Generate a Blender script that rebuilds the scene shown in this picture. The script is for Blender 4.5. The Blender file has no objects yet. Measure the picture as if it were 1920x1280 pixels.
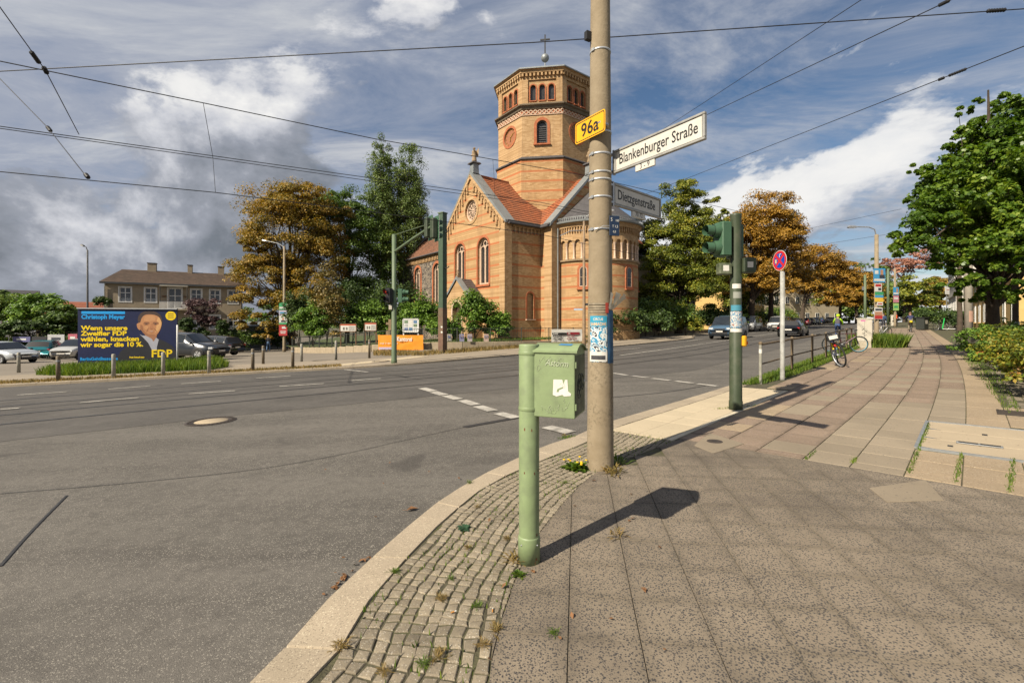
import bpy, bmesh, math, random
import numpy as np
from mathutils import Matrix, Vector, Quaternion
SC = bpy.context.scene
COL = SC.collection
R = math.radians
PI = math.pi
rnd = random.Random(7)

# ------------------------------------------------------------------ camera
F, CX, HY, KS, HC = 860.0, 960.0, 606.5, 0.0236, 1.6      # focal (px of a 1920 wide frame), centre, eye line, street slope, eye height
cam_d = bpy.data.cameras.new('camera')
cam_d.lens = F / 1920 * 36; cam_d.sensor_width = 36
cam_d.shift_y = -(640 - HY) / 1920
cam_d.clip_start = 0.05; cam_d.clip_end = 6000
cam = bpy.data.objects.new('camera', cam_d); COL.objects.link(cam)
cam.location = (0, 0, HC); cam.rotation_euler = (R(90), 0, 0)
SC.camera = cam

# ------------------------------------------------------------------ light
SUN_EL, SUN_AZ = R(40.5), math.atan2(-0.743, -0.669)        # the sun stands behind and left of the camera
sun_dir = Vector((-0.743 * math.cos(SUN_EL), -0.669 * math.cos(SUN_EL), math.sin(SUN_EL))).normalized()
ld = bpy.data.lights.new('sun', 'SUN'); ld.energy = 5.0; ld.angle = R(0.53); ld.color = (1.0, 0.90, 0.74)
sun = bpy.data.objects.new('sun', ld); COL.objects.link(sun)
sun.rotation_euler = (-sun_dir).to_track_quat('-Z', 'Y').to_euler()
SC.view_settings.view_transform = 'Standard'
SC.view_settings.look = 'None'
SC.view_settings.exposure = 0.88
SC.view_settings.gamma = 1
SC.cycles.use_denoising = True
SC.cycles.max_bounces = 6

def node(nt, typ, **kw):
    n = nt.nodes.new(typ)
    for k, v in kw.items():
        if k.startswith('i_'):
            key = k[2:]
            n.inputs[int(key) if key.isdigit() else key.replace('_', ' ')].default_value = v
        else:
            setattr(n, k, v)
    return n

def ramp(nt, stops, src, interp='LINEAR'):
    n = nt.nodes.new('ShaderNodeValToRGB')
    cr = n.color_ramp; cr.interpolation = interp
    while len(cr.elements) < len(stops): cr.elements.new(0.5)
    for e, (p, c) in zip(cr.elements, stops):
        e.position = p
        e.color = (c, c, c, 1) if isinstance(c, (int, float)) else (*c[:3], 1)
    nt.links.new(src, n.inputs[0])
    return n.outputs[0]

def math_n(nt, op, a, b=None, c=None, clamp=False):
    n = nt.nodes.new('ShaderNodeMath'); n.operation = op; n.use_clamp = clamp
    for i, v in enumerate((a, b, c)):
        if v is None: continue
        if isinstance(v, (int, float)): n.inputs[i].default_value = v
        else: nt.links.new(v, n.inputs[i])
    return n.outputs[0]

def vmath(nt, op, a, b=None):
    n = nt.nodes.new('ShaderNodeVectorMath'); n.operation = op
    for i, v in enumerate((a, b)):
        if v is None: continue
        if isinstance(v, (tuple, list)): n.inputs[i].default_value = v
        else: nt.links.new(v, n.inputs[i])
    return n.outputs[0]

def mixc(nt, fac, a, b):
    n = nt.nodes.new('ShaderNodeMix'); n.data_type = 'RGBA'
    for i, v in ((0, fac), (6, a), (7, b)):
        if isinstance(v, (int, float)): n.inputs[i].default_value = v
        elif isinstance(v, (tuple, list)): n.inputs[i].default_value = (*v[:3], 1)
        else: nt.links.new(v, n.inputs[i])
    return n.outputs[2]

def build_world():
    w = bpy.data.worlds.new('World'); SC.world = w; w.use_nodes = True
    nt = w.node_tree; nt.nodes.clear()
    out = node(nt, 'ShaderNodeOutputWorld')
    sky = node(nt, 'ShaderNodeTexSky', sky_type='NISHITA', sun_disc=False)
    sky.sun_elevation = SUN_EL; sky.sun_rotation = SUN_AZ; sky.air_density = 1.0; sky.dust_density = 0.6; sky.ozone_density = 1.3
    bg = node(nt, 'ShaderNodeBackground'); bg.inputs[1].default_value = 0.05
    tint = node(nt, 'ShaderNodeHueSaturation'); tint.inputs['Saturation'].default_value = 1.12
    nt.links.new(sky.outputs[0], tint.inputs['Color'])
    nt.links.new(tint.outputs[0], bg.inputs[0])
    tc = node(nt, 'ShaderNodeTexCoord')
    d = tc.outputs['Generated']
    sep = node(nt, 'ShaderNodeSeparateXYZ'); nt.links.new(d, sep.inputs[0])
    x, y, z = sep.outputs
    zz = math_n(nt, 'MAXIMUM', math_n(nt, 'ADD', z, 0.10), 0.03)
    # high veil, seen in plan on a flat layer
    comb = node(nt, 'ShaderNodeCombineXYZ')
    nt.links.new(math_n(nt, 'DIVIDE', x, zz), comb.inputs[0]); nt.links.new(math_n(nt, 'DIVIDE', y, zz), comb.inputs[1])
    mp = node(nt, 'ShaderNodeMapping'); mp.inputs['Rotation'].default_value = (0, 0, R(-38)); mp.inputs['Scale'].default_value = (0.8, 1.45, 1); mp.inputs['Location'].default_value = (3.1, 1.7, 0)
    nt.links.new(comb.outputs[0], mp.inputs[0])
    n1 = node(nt, 'ShaderNodeTexNoise', i_Scale=1.5, i_Detail=12.0, i_Roughness=0.66, i_Distortion=0.6)
    nt.links.new(mp.outputs[0], n1.inputs['Vector'])
    mp2 = node(nt, 'ShaderNodeMapping'); mp2.inputs['Scale'].default_value = (0.35, 0.35, 1); mp2.inputs['Location'].default_value = (5.3, 2.2, 0)
    nt.links.new(comb.outputs[0], mp2.inputs[0])
    n2 = node(nt, 'ShaderNodeTexNoise', i_Scale=1.0, i_Detail=2.0)
    nt.links.new(mp2.outputs[0], n2.inputs['Vector'])
    # more veil towards the west (left), thinner to the east
    cover = math_n(nt, 'ADD', math_n(nt, 'MULTIPLY', x, -0.15), math_n(nt, 'MULTIPLY', n2.outputs[0], 0.5))
    veil = math_n(nt, 'ADD', n1.outputs[0], math_n(nt, 'SUBTRACT', cover, 0.25))
    veil_m = ramp(nt, [(0.27, 0.0), (0.44, 0.55), (0.64, 0.95)], veil)
    veil_c = ramp(nt, [(0.25, (0.32, 0.37, 0.50)), (0.5, (0.43, 0.47, 0.57)), (0.68, (0.66, 0.68, 0.72))], n1.outputs[0])
    # heaped clouds low over the roofs
    st = node(nt, 'ShaderNodeMapping'); st.inputs['Scale'].default_value = (1, 1, 1.7); st.inputs['Location'].default_value = (3.1, 2.4, 0.3)
    nt.links.new(d, st.inputs[0])
    c1 = node(nt, 'ShaderNodeTexNoise', i_Scale=2.3, i_Detail=12.0, i_Roughness=0.60, i_Distortion=0.30)
    nt.links.new(st.outputs[0], c1.inputs['Vector'])
    up = vmath(nt, 'ADD', st.outputs[0], (-0.05, -0.05, 0.16))
    c2 = node(nt, 'ShaderNodeTexNoise', i_Scale=2.3, i_Detail=8.0, i_Roughness=0.56, i_Distortion=0.30)
    nt.links.new(up, c2.inputs['Vector'])
    low = ramp(nt, [(0.0, 0.17), (0.10, 0.155), (0.22, 0.10), (0.36, 0.055), (0.50, 0.0)], z)
    lowm = math_n(nt, 'SUBTRACT', low, 0.10)
    dens = math_n(nt, 'ADD', c1.outputs[0], lowm)
    cum_m = ramp(nt, [(0.49, 0.0), (0.535, 0.85), (0.62, 1.0)], dens)
    lit = math_n(nt, 'SUBTRACT', c1.outputs[0], c2.outputs[0])
    west = math_n(nt, 'MULTIPLY', x, 0.40)
    litv = math_n(nt, 'ADD', math_n(nt, 'ADD', math_n(nt, 'MULTIPLY', lit, 2.6), 0.50), west)
    cum_c = ramp(nt, [(0.12, (0.17, 0.19, 0.22)), (0.42, (0.32, 0.34, 0.39)), (0.64, (0.60, 0.61, 0.65)), (0.9, (0.86, 0.85, 0.83))], litv)
    bv = node(nt, 'ShaderNodeBackground'); nt.links.new(veil_c, bv.inputs[0]); bv.inputs[1].default_value = 0.47
    bc = node(nt, 'ShaderNodeBackground'); nt.links.new(cum_c, bc.inputs[0]); bc.inputs[1].default_value = 0.58
    m1 = node(nt, 'ShaderNodeMixShader'); m2 = node(nt, 'ShaderNodeMixShader')
    nt.links.new(veil_m, m1.inputs[0]); nt.links.new(bg.outputs[0], m1.inputs[1]); nt.links.new(bv.outputs[0], m1.inputs[2])
    nt.links.new(cum_m, m2.inputs[0]); nt.links.new(m1.outputs[0], m2.inputs[1]); nt.links.new(bc.outputs[0], m2.inputs[2])
    nt.links.new(m2.outputs[0], out.inputs[0])
    w.cycles.sampling_method = 'AUTOMATIC'
build_world()

# ------------------------------------------------------------------ ground shape and survey helper
def drop(X, Y):
    """the car park west of the street falls away a little more"""
    if X > -6 or Y < 23: return 0.0
    return -0.03 * min(Y - 23, 30) * min(1.0, (-6 - X) / 8)
def gz(X, Y=0.0):
    return KS * max(-120.0, min(90.0, X)) + drop(X, Y)
def hor(px): return HY - KS * (px - CX)
def gp(px, py, dz=0.0):
    """point of the street surface (dz above or below it) surveyed from the photograph"""
    Y = F * (HC - dz) / (py - hor(px)); X = (px - CX) / F * Y
    for _ in range(12):
        Y = F * (HC - dz - drop(X, Y)) / (py - hor(px)); X = (px - CX) / F * Y
    return Vector((X, Y, gz(X, Y) + dz))
def atY(px, py, Y):
    return Vector(((px - CX) / F * Y, Y, HC - (py - HY) * Y / F))
def on(px, Y, dz=0.0):
    X = (px - CX) / F * Y
    return Vector((X, Y, gz(X, Y) + dz))

# walkway coordinates: s along the pavement of the street leaving to the right, n across it (kerb at n = -4.1)
def _walk():
    pts = []; ds = 0.5; p = Vector((0.0, 0.0)); s = 0.0
    while s < 240:
        t = min(1.0, max(0.0, (s - 8) / 22)); th = R(44.8 + t * 4.6)
        pts.append((p.copy(), th)); p = p + ds * Vector((math.cos(th), math.sin(th))); s += ds
    return pts
_WK = _walk()
def wk(s, n, dz=0.0):
    if s < 0:
        th = R(44.8); p = Vector((math.cos(th), math.sin(th))) * s
    else:
        i = min(len(_WK) - 2, int(s / 0.5)); f = s / 0.5 - i
        p = _WK[i][0].lerp(_WK[i + 1][0], f); th = _WK[i][1] * (1 - f) + _WK[i + 1][1] * f
    q = p + n * Vector((math.sin(th), -math.cos(th)))
    return Vector((q.x, q.y, gz(q.x, q.y) + dz))
def wk_dir(s):
    i = max(0, min(len(_WK) - 2, int(s / 0.5))); return _WK[i][1]

# ------------------------------------------------------------------ mesh helpers
class MB:
    """collects shapes and links them as ONE mesh object"""
    def __init__(self): self.v = []; self.f = []; self.sm = []; self.M = Matrix.Identity(4)
    def add(self, vs, fs, smooth=False):
        o = len(self.v)
        M = self.M
        self.v += [tuple(M @ Vector(p)) for p in vs]
        self.f += [tuple(o + i for i in f) for f in fs]
        self.sm += [smooth] * len(fs)
        return self
    def box(self, c, s, rz=0.0, taper=1.0, bevel=0.0):
        x, y, z = s[0] / 2, s[1] / 2, s[2] / 2; t = taper
        ca, sa = math.cos(rz), math.sin(rz)
        if bevel > 0:
            b = bevel
            prof = [(-z, b), (-z + b, 0), (z - b, 0), (z, b)]
            vs = []
            for k, (zz, ins) in enumerate(prof):
                q = t if k >= 2 else 1.0
                X, Y = x * q - ins, y * q - ins
                ring = [(-X, -Y + b), (-X + b, -Y), (X - b, -Y), (X, -Y + b), (X, Y - b), (X - b, Y), (-X + b, Y), (-X, Y - b)]
                vs += [(px, py, zz) for px, py in ring]
            fs = [tuple(range(7, -1, -1)), tuple(range(24, 32))]
            for k in range(3):
                for i in range(8):
                    j = (i + 1) % 8; fs.append((k * 8 + i, k * 8 + j, k * 8 + 8 + j, k * 8 + 8 + i))
        else:
            vs = [(-x, -y, -z), (x, -y, -z), (x, y, -z), (-x, y, -z), (-x * t, -y * t, z), (x * t, -y * t, z), (x * t, y * t, z), (-x * t, y * t, z)]
            fs = [(3, 2, 1, 0), (4, 5, 6, 7), (0, 1, 5, 4), (1, 2, 6, 5), (2, 3, 7, 6), (3, 0, 4, 7)]
        vs = [(c[0] + ca * a - sa * b_, c[1] + sa * a + ca * b_, c[2] + d) for a, b_, d in vs]
        return self.add(vs, fs)
    def tube(self, path, r, n=8, cap=True, smooth=True):
        path = [Vector(p) for p in path]
        if isinstance(r, (int, float)): r = [r] * len(path)
        vs = []; fs = []
        for i, p in enumerate(path):
            a = path[max(0, i - 1)]; b = path[min(len(path) - 1, i + 1)]
            t = (b - a)
            t = t.normalized() if t.length > 1e-9 else Vector((0, 0, 1))
            ref = Vector((0, 0, 1)) if abs(t.z) < 0.92 else Vector((1, 0, 0))
            u = t.cross(ref).normalized(); w = t.cross(u).normalized()
            for k in range(n):
                q = 2 * PI * k / n
                vs.append(p + r[i] * (math.cos(q) * u + math.sin(q) * w))
        for i in range(len(path) - 1):
            for k in range(n):
                k2 = (k + 1) % n
                fs.append((i * n + k, i * n + k2, (i + 1) * n + k2, (i + 1) * n + k))
        self.add(vs, fs, smooth)
        if cap:
            m = len(path) - 1
            self.add([vs[k] for k in range(n)], [tuple(range(n - 1, -1, -1))])
            self.add([vs[m * n + k] for k in range(n)], [tuple(range(n))])
        return self
    def lathe(self, prof, n=16, c=(0, 0, 0), smooth=True, a0=0.0, a1=2 * PI):
        full = abs(a1 - a0 - 2 * PI) < 1e-6
        m = n if full else n + 1
        vs = []; fs = []
        for r_, z in prof:
            for k in range(m):
                q = a0 + (a1 - a0) * k / n
                vs.append((c[0] + r_ * math.cos(q), c[1] + r_ * math.sin(q), c[2] + z))
        for i in range(len(prof) - 1):
            for k in range(n):
                k2 = (k + 1) % m
                fs.append((i * m + k, i * m + k2, (i + 1) * m + k2, (i + 1) * m + k))
        return self.add(vs, fs, smooth)
    def prism(self, poly, z0, z1):
        n = len(poly)
        vs = [(p[0], p[1], z0 + (p[2] if len(p) > 2 else 0)) for p in poly] + [(p[0], p[1], z1 + (p[2] if len(p) > 2 else 0)) for p in poly]
        fs = [tuple(range(n - 1, -1, -1)), tuple(range(n, 2 * n))]
        for i in range(n):
            j = (i + 1) % n; fs.append((i, j, n + j, n + i))
        return self.add(vs, fs)
    def sphere(self, c, r, n=10, m=7):
        if isinstance(r, (int, float)): r = (r, r, r)
        vs = [(c[0], c[1], c[2] - r[2])]; fs = []
        for i in range(1, m):
            a = -PI / 2 + PI * i / m
            for k in range(n):
                q = 2 * PI * k / n
                vs.append((c[0] + r[0] * math.cos(a) * math.cos(q), c[1] + r[1] * math.cos(a) * math.sin(q), c[2] + r[2] * math.sin(a)))
        vs.append((c[0], c[1], c[2] + r[2])); L = len(vs) - 1
        for k in range(n):
            k2 = (k + 1) % n
            fs.append((0, 1 + k2, 1 + k)); fs.append((L, L - n + k, L - n + k2))
            for i in range(m - 2):
                a = 1 + i * n
                fs.append((a + k, a + k2, a + n + k2, a + n + k))
        return self.add(vs, fs, True)
    def disc(self, c, r, n=20, nz=1):
        vs = [(c[0] + r * math.cos(2 * PI * k / n), c[1] + r * math.sin(2 * PI * k / n), c[2]) for k in range(n)]
        return self.add(vs, [tuple(range(n))])
    def mesh(self, name, mats):
        me = bpy.data.meshes.new(name); me.from_pydata(self.v, [], self.f)
        me.polygons.foreach_set('use_smooth', self.sm)
        for m in (mats if isinstance(mats, (list, tuple)) else [mats]):
            if m: me.materials.append(m)
        if getattr(self, 'gr', None) and len(self.gr) == len(self.v): me.attributes.new('grime', 'FLOAT', 'POINT').data.foreach_set('value', self.gr)
        me.update(); return me
    def build(self, name, mat_, parent=None, loc=None, rot=None):
        o = bpy.data.objects.new(name, self.mesh(name, mat_)); COL.objects.link(o)
        if parent is not None: o.parent = parent
        if loc is not None: o.location = loc
        if rot is not None: o.rotation_euler = rot
        return o

def tag(o, label=None, cat=None, group=None, kind=None):
    if label: o['label'] = label
    if cat: o['category'] = cat
    if group: o['group'] = group
    if kind: o['kind'] = kind
    return o
def empty(name, loc, rz=0.0):
    o = bpy.data.objects.new(name, None); COL.objects.link(o); o.empty_display_size = 0.2
    o.location = loc; o.rotation_euler = (0, 0, rz); return o
def thing(name, loc, rz, label, cat, group=None):
    return tag(empty(name, loc, rz), label, cat, group)
def copy_tree(o, parent=None):
    c = o.copy(); COL.objects.link(c)
    if parent is not None: c.parent = parent
    for ch in list(KIDS.get(o.name, [])): copy_tree(ch, c)
    return c
KIDS = {}
def note_kids():
    KIDS.clear()
    for o in bpy.data.objects:
        if o.parent: KIDS.setdefault(o.parent.name, []).append(o)

def frame(o, u, w):
    """plane frame: local x along u, local y up, local z outward along w"""
    u = Vector(u).normalized(); w = Vector(w).normalized(); up = w.cross(u)
    return Matrix(((u.x, up.x, w.x, o[0]), (u.y, up.y, w.y, o[1]), (u.z, up.z, w.z, o[2]), (0, 0, 0, 1)))

def letters(s, size, mat_, parent, M, sx=1.0, bold=0.0, align='LEFT', name='lettering', ext=0.002, space=1.0, shear=0.0):
    cu = bpy.data.curves.new('t', 'FONT'); cu.body = s; cu.size = size; cu.extrude = ext; cu.offset = bold
    cu.align_x = align; cu.space_character = space; cu.shear = shear; cu.resolution_u = 3
    to = bpy.data.objects.new('t', cu); COL.objects.link(to)
    dg = bpy.context.evaluated_depsgraph_get()
    me = bpy.data.meshes.new_from_object(to.evaluated_get(dg)); me.name = name
    bpy.data.objects.remove(to); bpy.data.curves.remove(cu)
    me.transform(M @ Matrix.Diagonal((sx, 1, 1, 1)))
    me.materials.clear(); me.materials.append(mat_)
    o = bpy.data.objects.new(name, me); COL.objects.link(o); o.parent = parent
    return o

# ------------------------------------------------------------------ materials
MATS = {}
ALB = 0.76                                        # all reflectances are set on one scale for the exposure used
def al(c): return tuple(v * ALB for v in c) if c else c
def mat(name, col, rough=0.8, var=0.12, scale=6.0, bump=0.0, bscale=None, metal=0.0, spec=0.4, dirt=None, dscale=1.5, damt=0.35, detail=5.0, coat=0.0, tr=None):
    """plain procedural material: two octaves of tonal variation, optional dirt colour and fine relief"""
    if name in MATS: return MATS[name]
    col = al(col); dirt = al(dirt)
    m = bpy.data.materials.new(name); m.use_nodes = True; nt = m.node_tree
    b = nt.nodes['Principled BSDF']
    tc = node(nt, 'ShaderNodeTexCoord')
    n = node(nt, 'ShaderNodeTexNoise', i_Scale=scale, i_Detail=detail, i_Roughness=0.6); nt.links.new(tc.outputs['Object'], n.inputs['Vector'])
    lo = tuple(c * (1 - var) for c in col); hi = tuple(min(1, c * (1 + var)) for c in col)
    c = ramp(nt, [(0.3, lo), (0.7, hi)], n.outputs[0])
    if dirt:
        n2 = node(nt, 'ShaderNodeTexNoise', i_Scale=dscale, i_Detail=6.0, i_Roughness=0.65); nt.links.new(tc.outputs['Object'], n2.inputs['Vector'])
        k = ramp(nt, [(0.45, 0.0), (0.72, damt)], n2.outputs[0])
        c = mixc(nt, k, c, dirt)
    nt.links.new(c, b.inputs['Base Color'])
    b.inputs['Roughness'].default_value = rough; b.inputs['Metallic'].default_value = metal
    b.inputs['Specular IOR Level'].default_value = spec
    b.inputs['Coat Weight'].default_value = coat
    if bump:
        n3 = node(nt, 'ShaderNodeTexNoise', i_Scale=bscale or scale * 4, i_Detail=4.0); nt.links.new(tc.outputs['Object'], n3.inputs['Vector'])
        bp = node(nt, 'ShaderNodeBump', i_Strength=bump, i_Distance=0.02); nt.links.new(n3.outputs[0], bp.inputs['Height']); nt.links.new(bp.outputs[0], b.inputs['Normal'])
    MATS[name] = m; return m

def leafmat(name, stops, trans=0.35, rough=0.55, nscale=0.6):
    """foliage: colour varies leaf by leaf and from branch to branch"""
    if name in MATS: return MATS[name]
    m = bpy.data.materials.new(name); m.use_nodes = True; nt = m.node_tree; nt.nodes.clear()
    out = node(nt, 'ShaderNodeOutputMaterial')
    g = node(nt, 'ShaderNodeNewGeometry')
    n = node(nt, 'ShaderNodeTexNoise', i_Scale=nscale, i_Detail=3.0); nt.links.new(g.outputs['Position'], n.inputs['Vector'])
    f = math_n(nt, 'ADD', math_n(nt, 'MULTIPLY', g.outputs['Random Per Island'], 0.55), math_n(nt, 'MULTIPLY', math_n(nt, 'SUBTRACT', n.outputs[0], 0.27), 0.95))
    c = ramp(nt, stops, f)
    b = node(nt, 'ShaderNodeBsdfPrincipled'); b.inputs['Roughness'].default_value = rough; b.inputs['Specular IOR Level'].default_value = 0.35
    t = node(nt, 'ShaderNodeBsdfTranslucent')
    nt.links.new(c, b.inputs['Base Color'])
    br = node(nt, 'ShaderNodeHueSaturation', i_Value=1.25, i_Saturation=1.1); nt.links.new(c, br.inputs['Color']); nt.links.new(br.outputs[0], t.inputs[0])
    mx = node(nt, 'ShaderNodeMixShader'); mx.inputs[0].default_value = trans
    nt.links.new(b.outputs[0], mx.inputs[1]); nt.links.new(t.outputs[0], mx.inputs[2]); nt.links.new(mx.outputs[0], out.inputs[0])
    MATS[name] = m; return m

def glassmat(name, col=(0.02, 0.025, 0.03), rough=0.06):
    m = mat(name, col, rough=rough, var=0.3, scale=1.2, spec=0.8); return m

steel = mat('galvanised_steel', (0.42, 0.43, 0.43), 0.45, 0.15, 9, metal=0.6)
black = mat('black_plastic', (0.02, 0.02, 0.022), 0.55, 0.2, 8)
rubber = mat('tyre_rubber', (0.022, 0.022, 0.022), 0.85, 0.2, 20)
alu = mat('bare_aluminium', (0.55, 0.56, 0.57), 0.4, 0.1, 12, metal=0.5)
white = mat('white_paint', (0.72, 0.71, 0.68), 0.6, 0.06, 5, dirt=(0.4, 0.36, 0.3))
glass_dark = glassmat('dark_glass')
red_lens = mat('red_lens', (0.45, 0.02, 0.02), 0.25, 0.1, 10, spec=0.7)
clear_lens = mat('clear_lens', (0.6, 0.62, 0.63), 0.15, 0.1, 10, spec=0.8)

# ------------------------------------------------------------------ ground materials
def speckle(name, base, dark, light, sc_dark, amt_dark, sc_light, amt_light, rough=0.85, patch=0.15, pscale=0.5, bump=0.25, stain=None, per_obj=0.0, blotch=None, grime=0.0, worn=0.0):
    if name in MATS: return MATS[name]
    base, dark, light = al(base), al(dark), al(light)
    if blotch: blotch = (al(blotch[0]), *blotch[1:])
    m = bpy.data.materials.new(name); m.use_nodes = True; nt = m.node_tree
    b = nt.nodes['Principled BSDF']; b.inputs['Roughness'].default_value = rough; b.inputs['Specular IOR Level'].default_value = 0.3
    g = node(nt, 'ShaderNodeNewGeometry'); P = g.outputs['Position']
    n = node(nt, 'ShaderNodeTexNoise', i_Scale=pscale, i_Detail=6.0, i_Roughness=0.6); nt.links.new(P, n.inputs['Vector'])
    c = ramp(nt, [(0.3, tuple(v * (1 - patch) for v in base)), (0.7, tuple(v * (1 + patch) for v in base))], n.outputs[0])
    fine = node(nt, 'ShaderNodeTexNoise', i_Scale=160.0, i_Detail=3.0); nt.links.new(P, fine.inputs['Vector'])
    c = mixc(nt, ramp(nt, [(0.35, 0.35), (0.65, 0.0)], fine.outputs[0]), c, tuple(v * 0.5 for v in base))
    h = fine.outputs[0]
    for col, scl, amt in ((dark, sc_dark, amt_dark), (light, sc_light, amt_light)):
        if not col: continue
        v = node(nt, 'ShaderNodeTexVoronoi', feature='F1', i_Scale=scl, i_Randomness=1.0)
        wob = node(nt, 'ShaderNodeTexNoise', i_Scale=scl * 1.6, i_Detail=2.0); nt.links.new(P, wob.inputs['Vector'])
        nt.links.new(vmath(nt, 'ADD', P, vmath(nt, 'SCALE', wob.outputs['Color'])), v.inputs['Vector'])
        nt.nodes[-2].inputs['Scale'].default_value = 0.5 / scl
        lowf = node(nt, 'ShaderNodeTexNoise', i_Scale=1.1, i_Detail=4.0); nt.links.new(P, lowf.inputs['Vector'])
        sepc = node(nt, 'ShaderNodeSeparateColor'); nt.links.new(v.outputs['Color'], sepc.inputs[0])
        keep = math_n(nt, 'LESS_THAN', sepc.outputs[0], math_n(nt, 'MULTIPLY', lowf.outputs[0], amt * 2))
        k = math_n(nt, 'MULTIPLY', ramp(nt, [(0.26, 1.0), (0.42, 0.0)], v.outputs['Distance']), keep)
        c = mixc(nt, k, c, col)
    if blotch:
        n4 = node(nt, 'ShaderNodeTexNoise', i_Scale=blotch[1], i_Detail=7.0, i_Roughness=0.7); nt.links.new(P, n4.inputs['Vector'])
        c = mixc(nt, ramp(nt, [(0.5, 0.0), (0.68, blotch[2])], n4.outputs[0]), c, blotch[0])
    if grime:
        at = node(nt, 'ShaderNodeAttribute'); at.attribute_name = 'grime'
        n6 = node(nt, 'ShaderNodeTexNoise', i_Scale=7.0, i_Detail=5.0); nt.links.new(P, n6.inputs['Vector'])
        c = mixc(nt, math_n(nt, 'MULTIPLY', at.outputs['Fac'], ramp(nt, [(0.3, 0.15), (0.65, grime)], n6.outputs[0])), c, (0.05, 0.042, 0.03))
    if worn:
        mpw = node(nt, 'ShaderNodeMapping'); mpw.inputs['Rotation'].default_value = (0, 0, R(-32)); mpw.inputs['Scale'].default_value = (0.16, 1.1, 1); nt.links.new(P, mpw.inputs[0])
        n7 = node(nt, 'ShaderNodeTexNoise', i_Scale=1.0, i_Detail=5.0, i_Roughness=0.6); nt.links.new(mpw.outputs[0], n7.inputs['Vector'])
        c = mixc(nt, ramp(nt, [(0.42, 0.0), (0.62, worn)], n7.outputs[0]), c, tuple(v * 1.45 for v in base))
        n8 = node(nt, 'ShaderNodeTexNoise', i_Scale=9.0, i_Detail=8.0, i_Roughness=0.75); nt.links.new(P, n8.inputs['Vector'])
        c = mixc(nt, ramp(nt, [(0.35, 0.45), (0.5, 0.0), (0.52, 0.0)], n8.outputs[0]), c, tuple(v * 0.55 for v in base))
        c = mixc(nt, ramp(nt, [(0.54, 0.0), (0.7, 0.4)], n8.outputs[0]), c, tuple(v * 1.6 for v in base))
        n9 = node(nt, 'ShaderNodeTexNoise', i_Scale=0.55, i_Detail=3.0, i_Distortion=1.0); nt.links.new(P, n9.inputs['Vector'])
        c = mixc(nt, ramp(nt, [(0.63, 0.0), (0.70, 0.5)], n9.outputs[0]), c, (0.04, 0.036, 0.033))
    if per_obj:
        oi = node(nt, 'ShaderNodeObjectInfo')
        hs = node(nt, 'ShaderNodeHueSaturation'); nt.links.new(c, hs.inputs['Color'])
        nt.links.new(math_n(nt, 'ADD', math_n(nt, 'MULTIPLY', oi.outputs['Random'], per_obj * 2), 1 - per_obj), hs.inputs['Value'])
        c = hs.outputs[0]
    nt.links.new(c, b.inputs['Base Color'])
    if bump:
        bp = node(nt, 'ShaderNodeBump', i_Strength=bump, i_Distance=0.006); nt.links.new(h, bp.inputs['Height']); nt.links.new(bp.outputs[0], b.inputs['Normal'])
    MATS[name] = m; return m

asph = speckle('coarse_asphalt', (0.128, 0.117, 0.102), (0.055, 0.05, 0.046), (0.36, 0.33, 0.28), 120, 0.5, 88, 0.42, patch=0.25, pscale=0.45, bump=0.8, worn=0.5, blotch=((0.075, 0.068, 0.061), 0.33, 0.7))
asph2 = speckle('smooth_asphalt', (0.098, 0.090, 0.081), None, (0.20, 0.18, 0.155), 60, 0.3, 90, 0.15, patch=0.2, pscale=0.6, bump=0.35, worn=0.35, blotch=((0.14, 0.128, 0.114), 0.3, 0.5))
tar = mat('tar_seam', (0.035, 0.034, 0.034), 0.6, 0.3, 12)
slab_dark = speckle('exposed_aggregate_slab', (0.268, 0.218, 0.160), (0.045, 0.043, 0.045), (0.075, 0.07, 0.065), 66, 0.95, 92, 0.6, patch=0.18, pscale=0.9, bump=0.6, per_obj=0.06, grime=0.36, blotch=((0.095, 0.078, 0.062), 0.6, 0.7))
slab_pink = speckle('pinkish_grit_slab', (0.285, 0.21, 0.152), (0.12, 0.09, 0.075), (0.40, 0.33, 0.27), 60, 0.4, 75, 0.25, patch=0.12, pscale=0.9, per_obj=0.07, grime=0.4, blotch=((0.22, 0.17, 0.12), 0.8, 0.5))
slab_grey = speckle('olive_grey_slab', (0.30, 0.245, 0.175), (0.16, 0.14, 0.11), None, 40, 0.08, 75, 0.2, patch=0.12, pscale=1.2, per_obj=0.10, bump=0.15)
slab_tan = speckle('tan_grit_slab', (0.36, 0.275, 0.18), (0.2, 0.15, 0.1), (0.45, 0.38, 0.28), 60, 0.3, 70, 0.2, patch=0.12, pscale=1.0, per_obj=0.08)
slab_cream = speckle('cream_slab', (0.56, 0.465, 0.32), (0.35, 0.28, 0.18), None, 30, 0.05, 70, 0.2, patch=0.08, pscale=1.2, per_obj=0.05, bump=0.1)
edge_white = speckle('white_edging', (0.66, 0.58, 0.43), None, None, 30, 0.1, 70, 0.2, patch=0.1, pscale=2.0, bump=0.1, per_obj=0.05)
granite = speckle('kerb_granite', (0.42, 0.345, 0.25), (0.22, 0.18, 0.13), (0.56, 0.48, 0.35), 95, 0.35, 80, 0.3, patch=0.12, pscale=1.5, per_obj=0.08, blotch=((0.28, 0.23, 0.16), 1.2, 0.4))
cobble_m = speckle('small_granite_sett', (0.27, 0.225, 0.160), (0.14, 0.125, 0.105), (0.43, 0.39, 0.32), 120, 0.3, 110, 0.25, patch=0.2, pscale=3.0, per_obj=0.22, bump=0.6)
joint_m = mat('joint_soil', (0.085, 0.075, 0.045), 0.95, 0.4, 9, bump=0.6, bscale=80, dirt=(0.10, 0.11, 0.03), dscale=2.2, damt=0.8)
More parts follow.
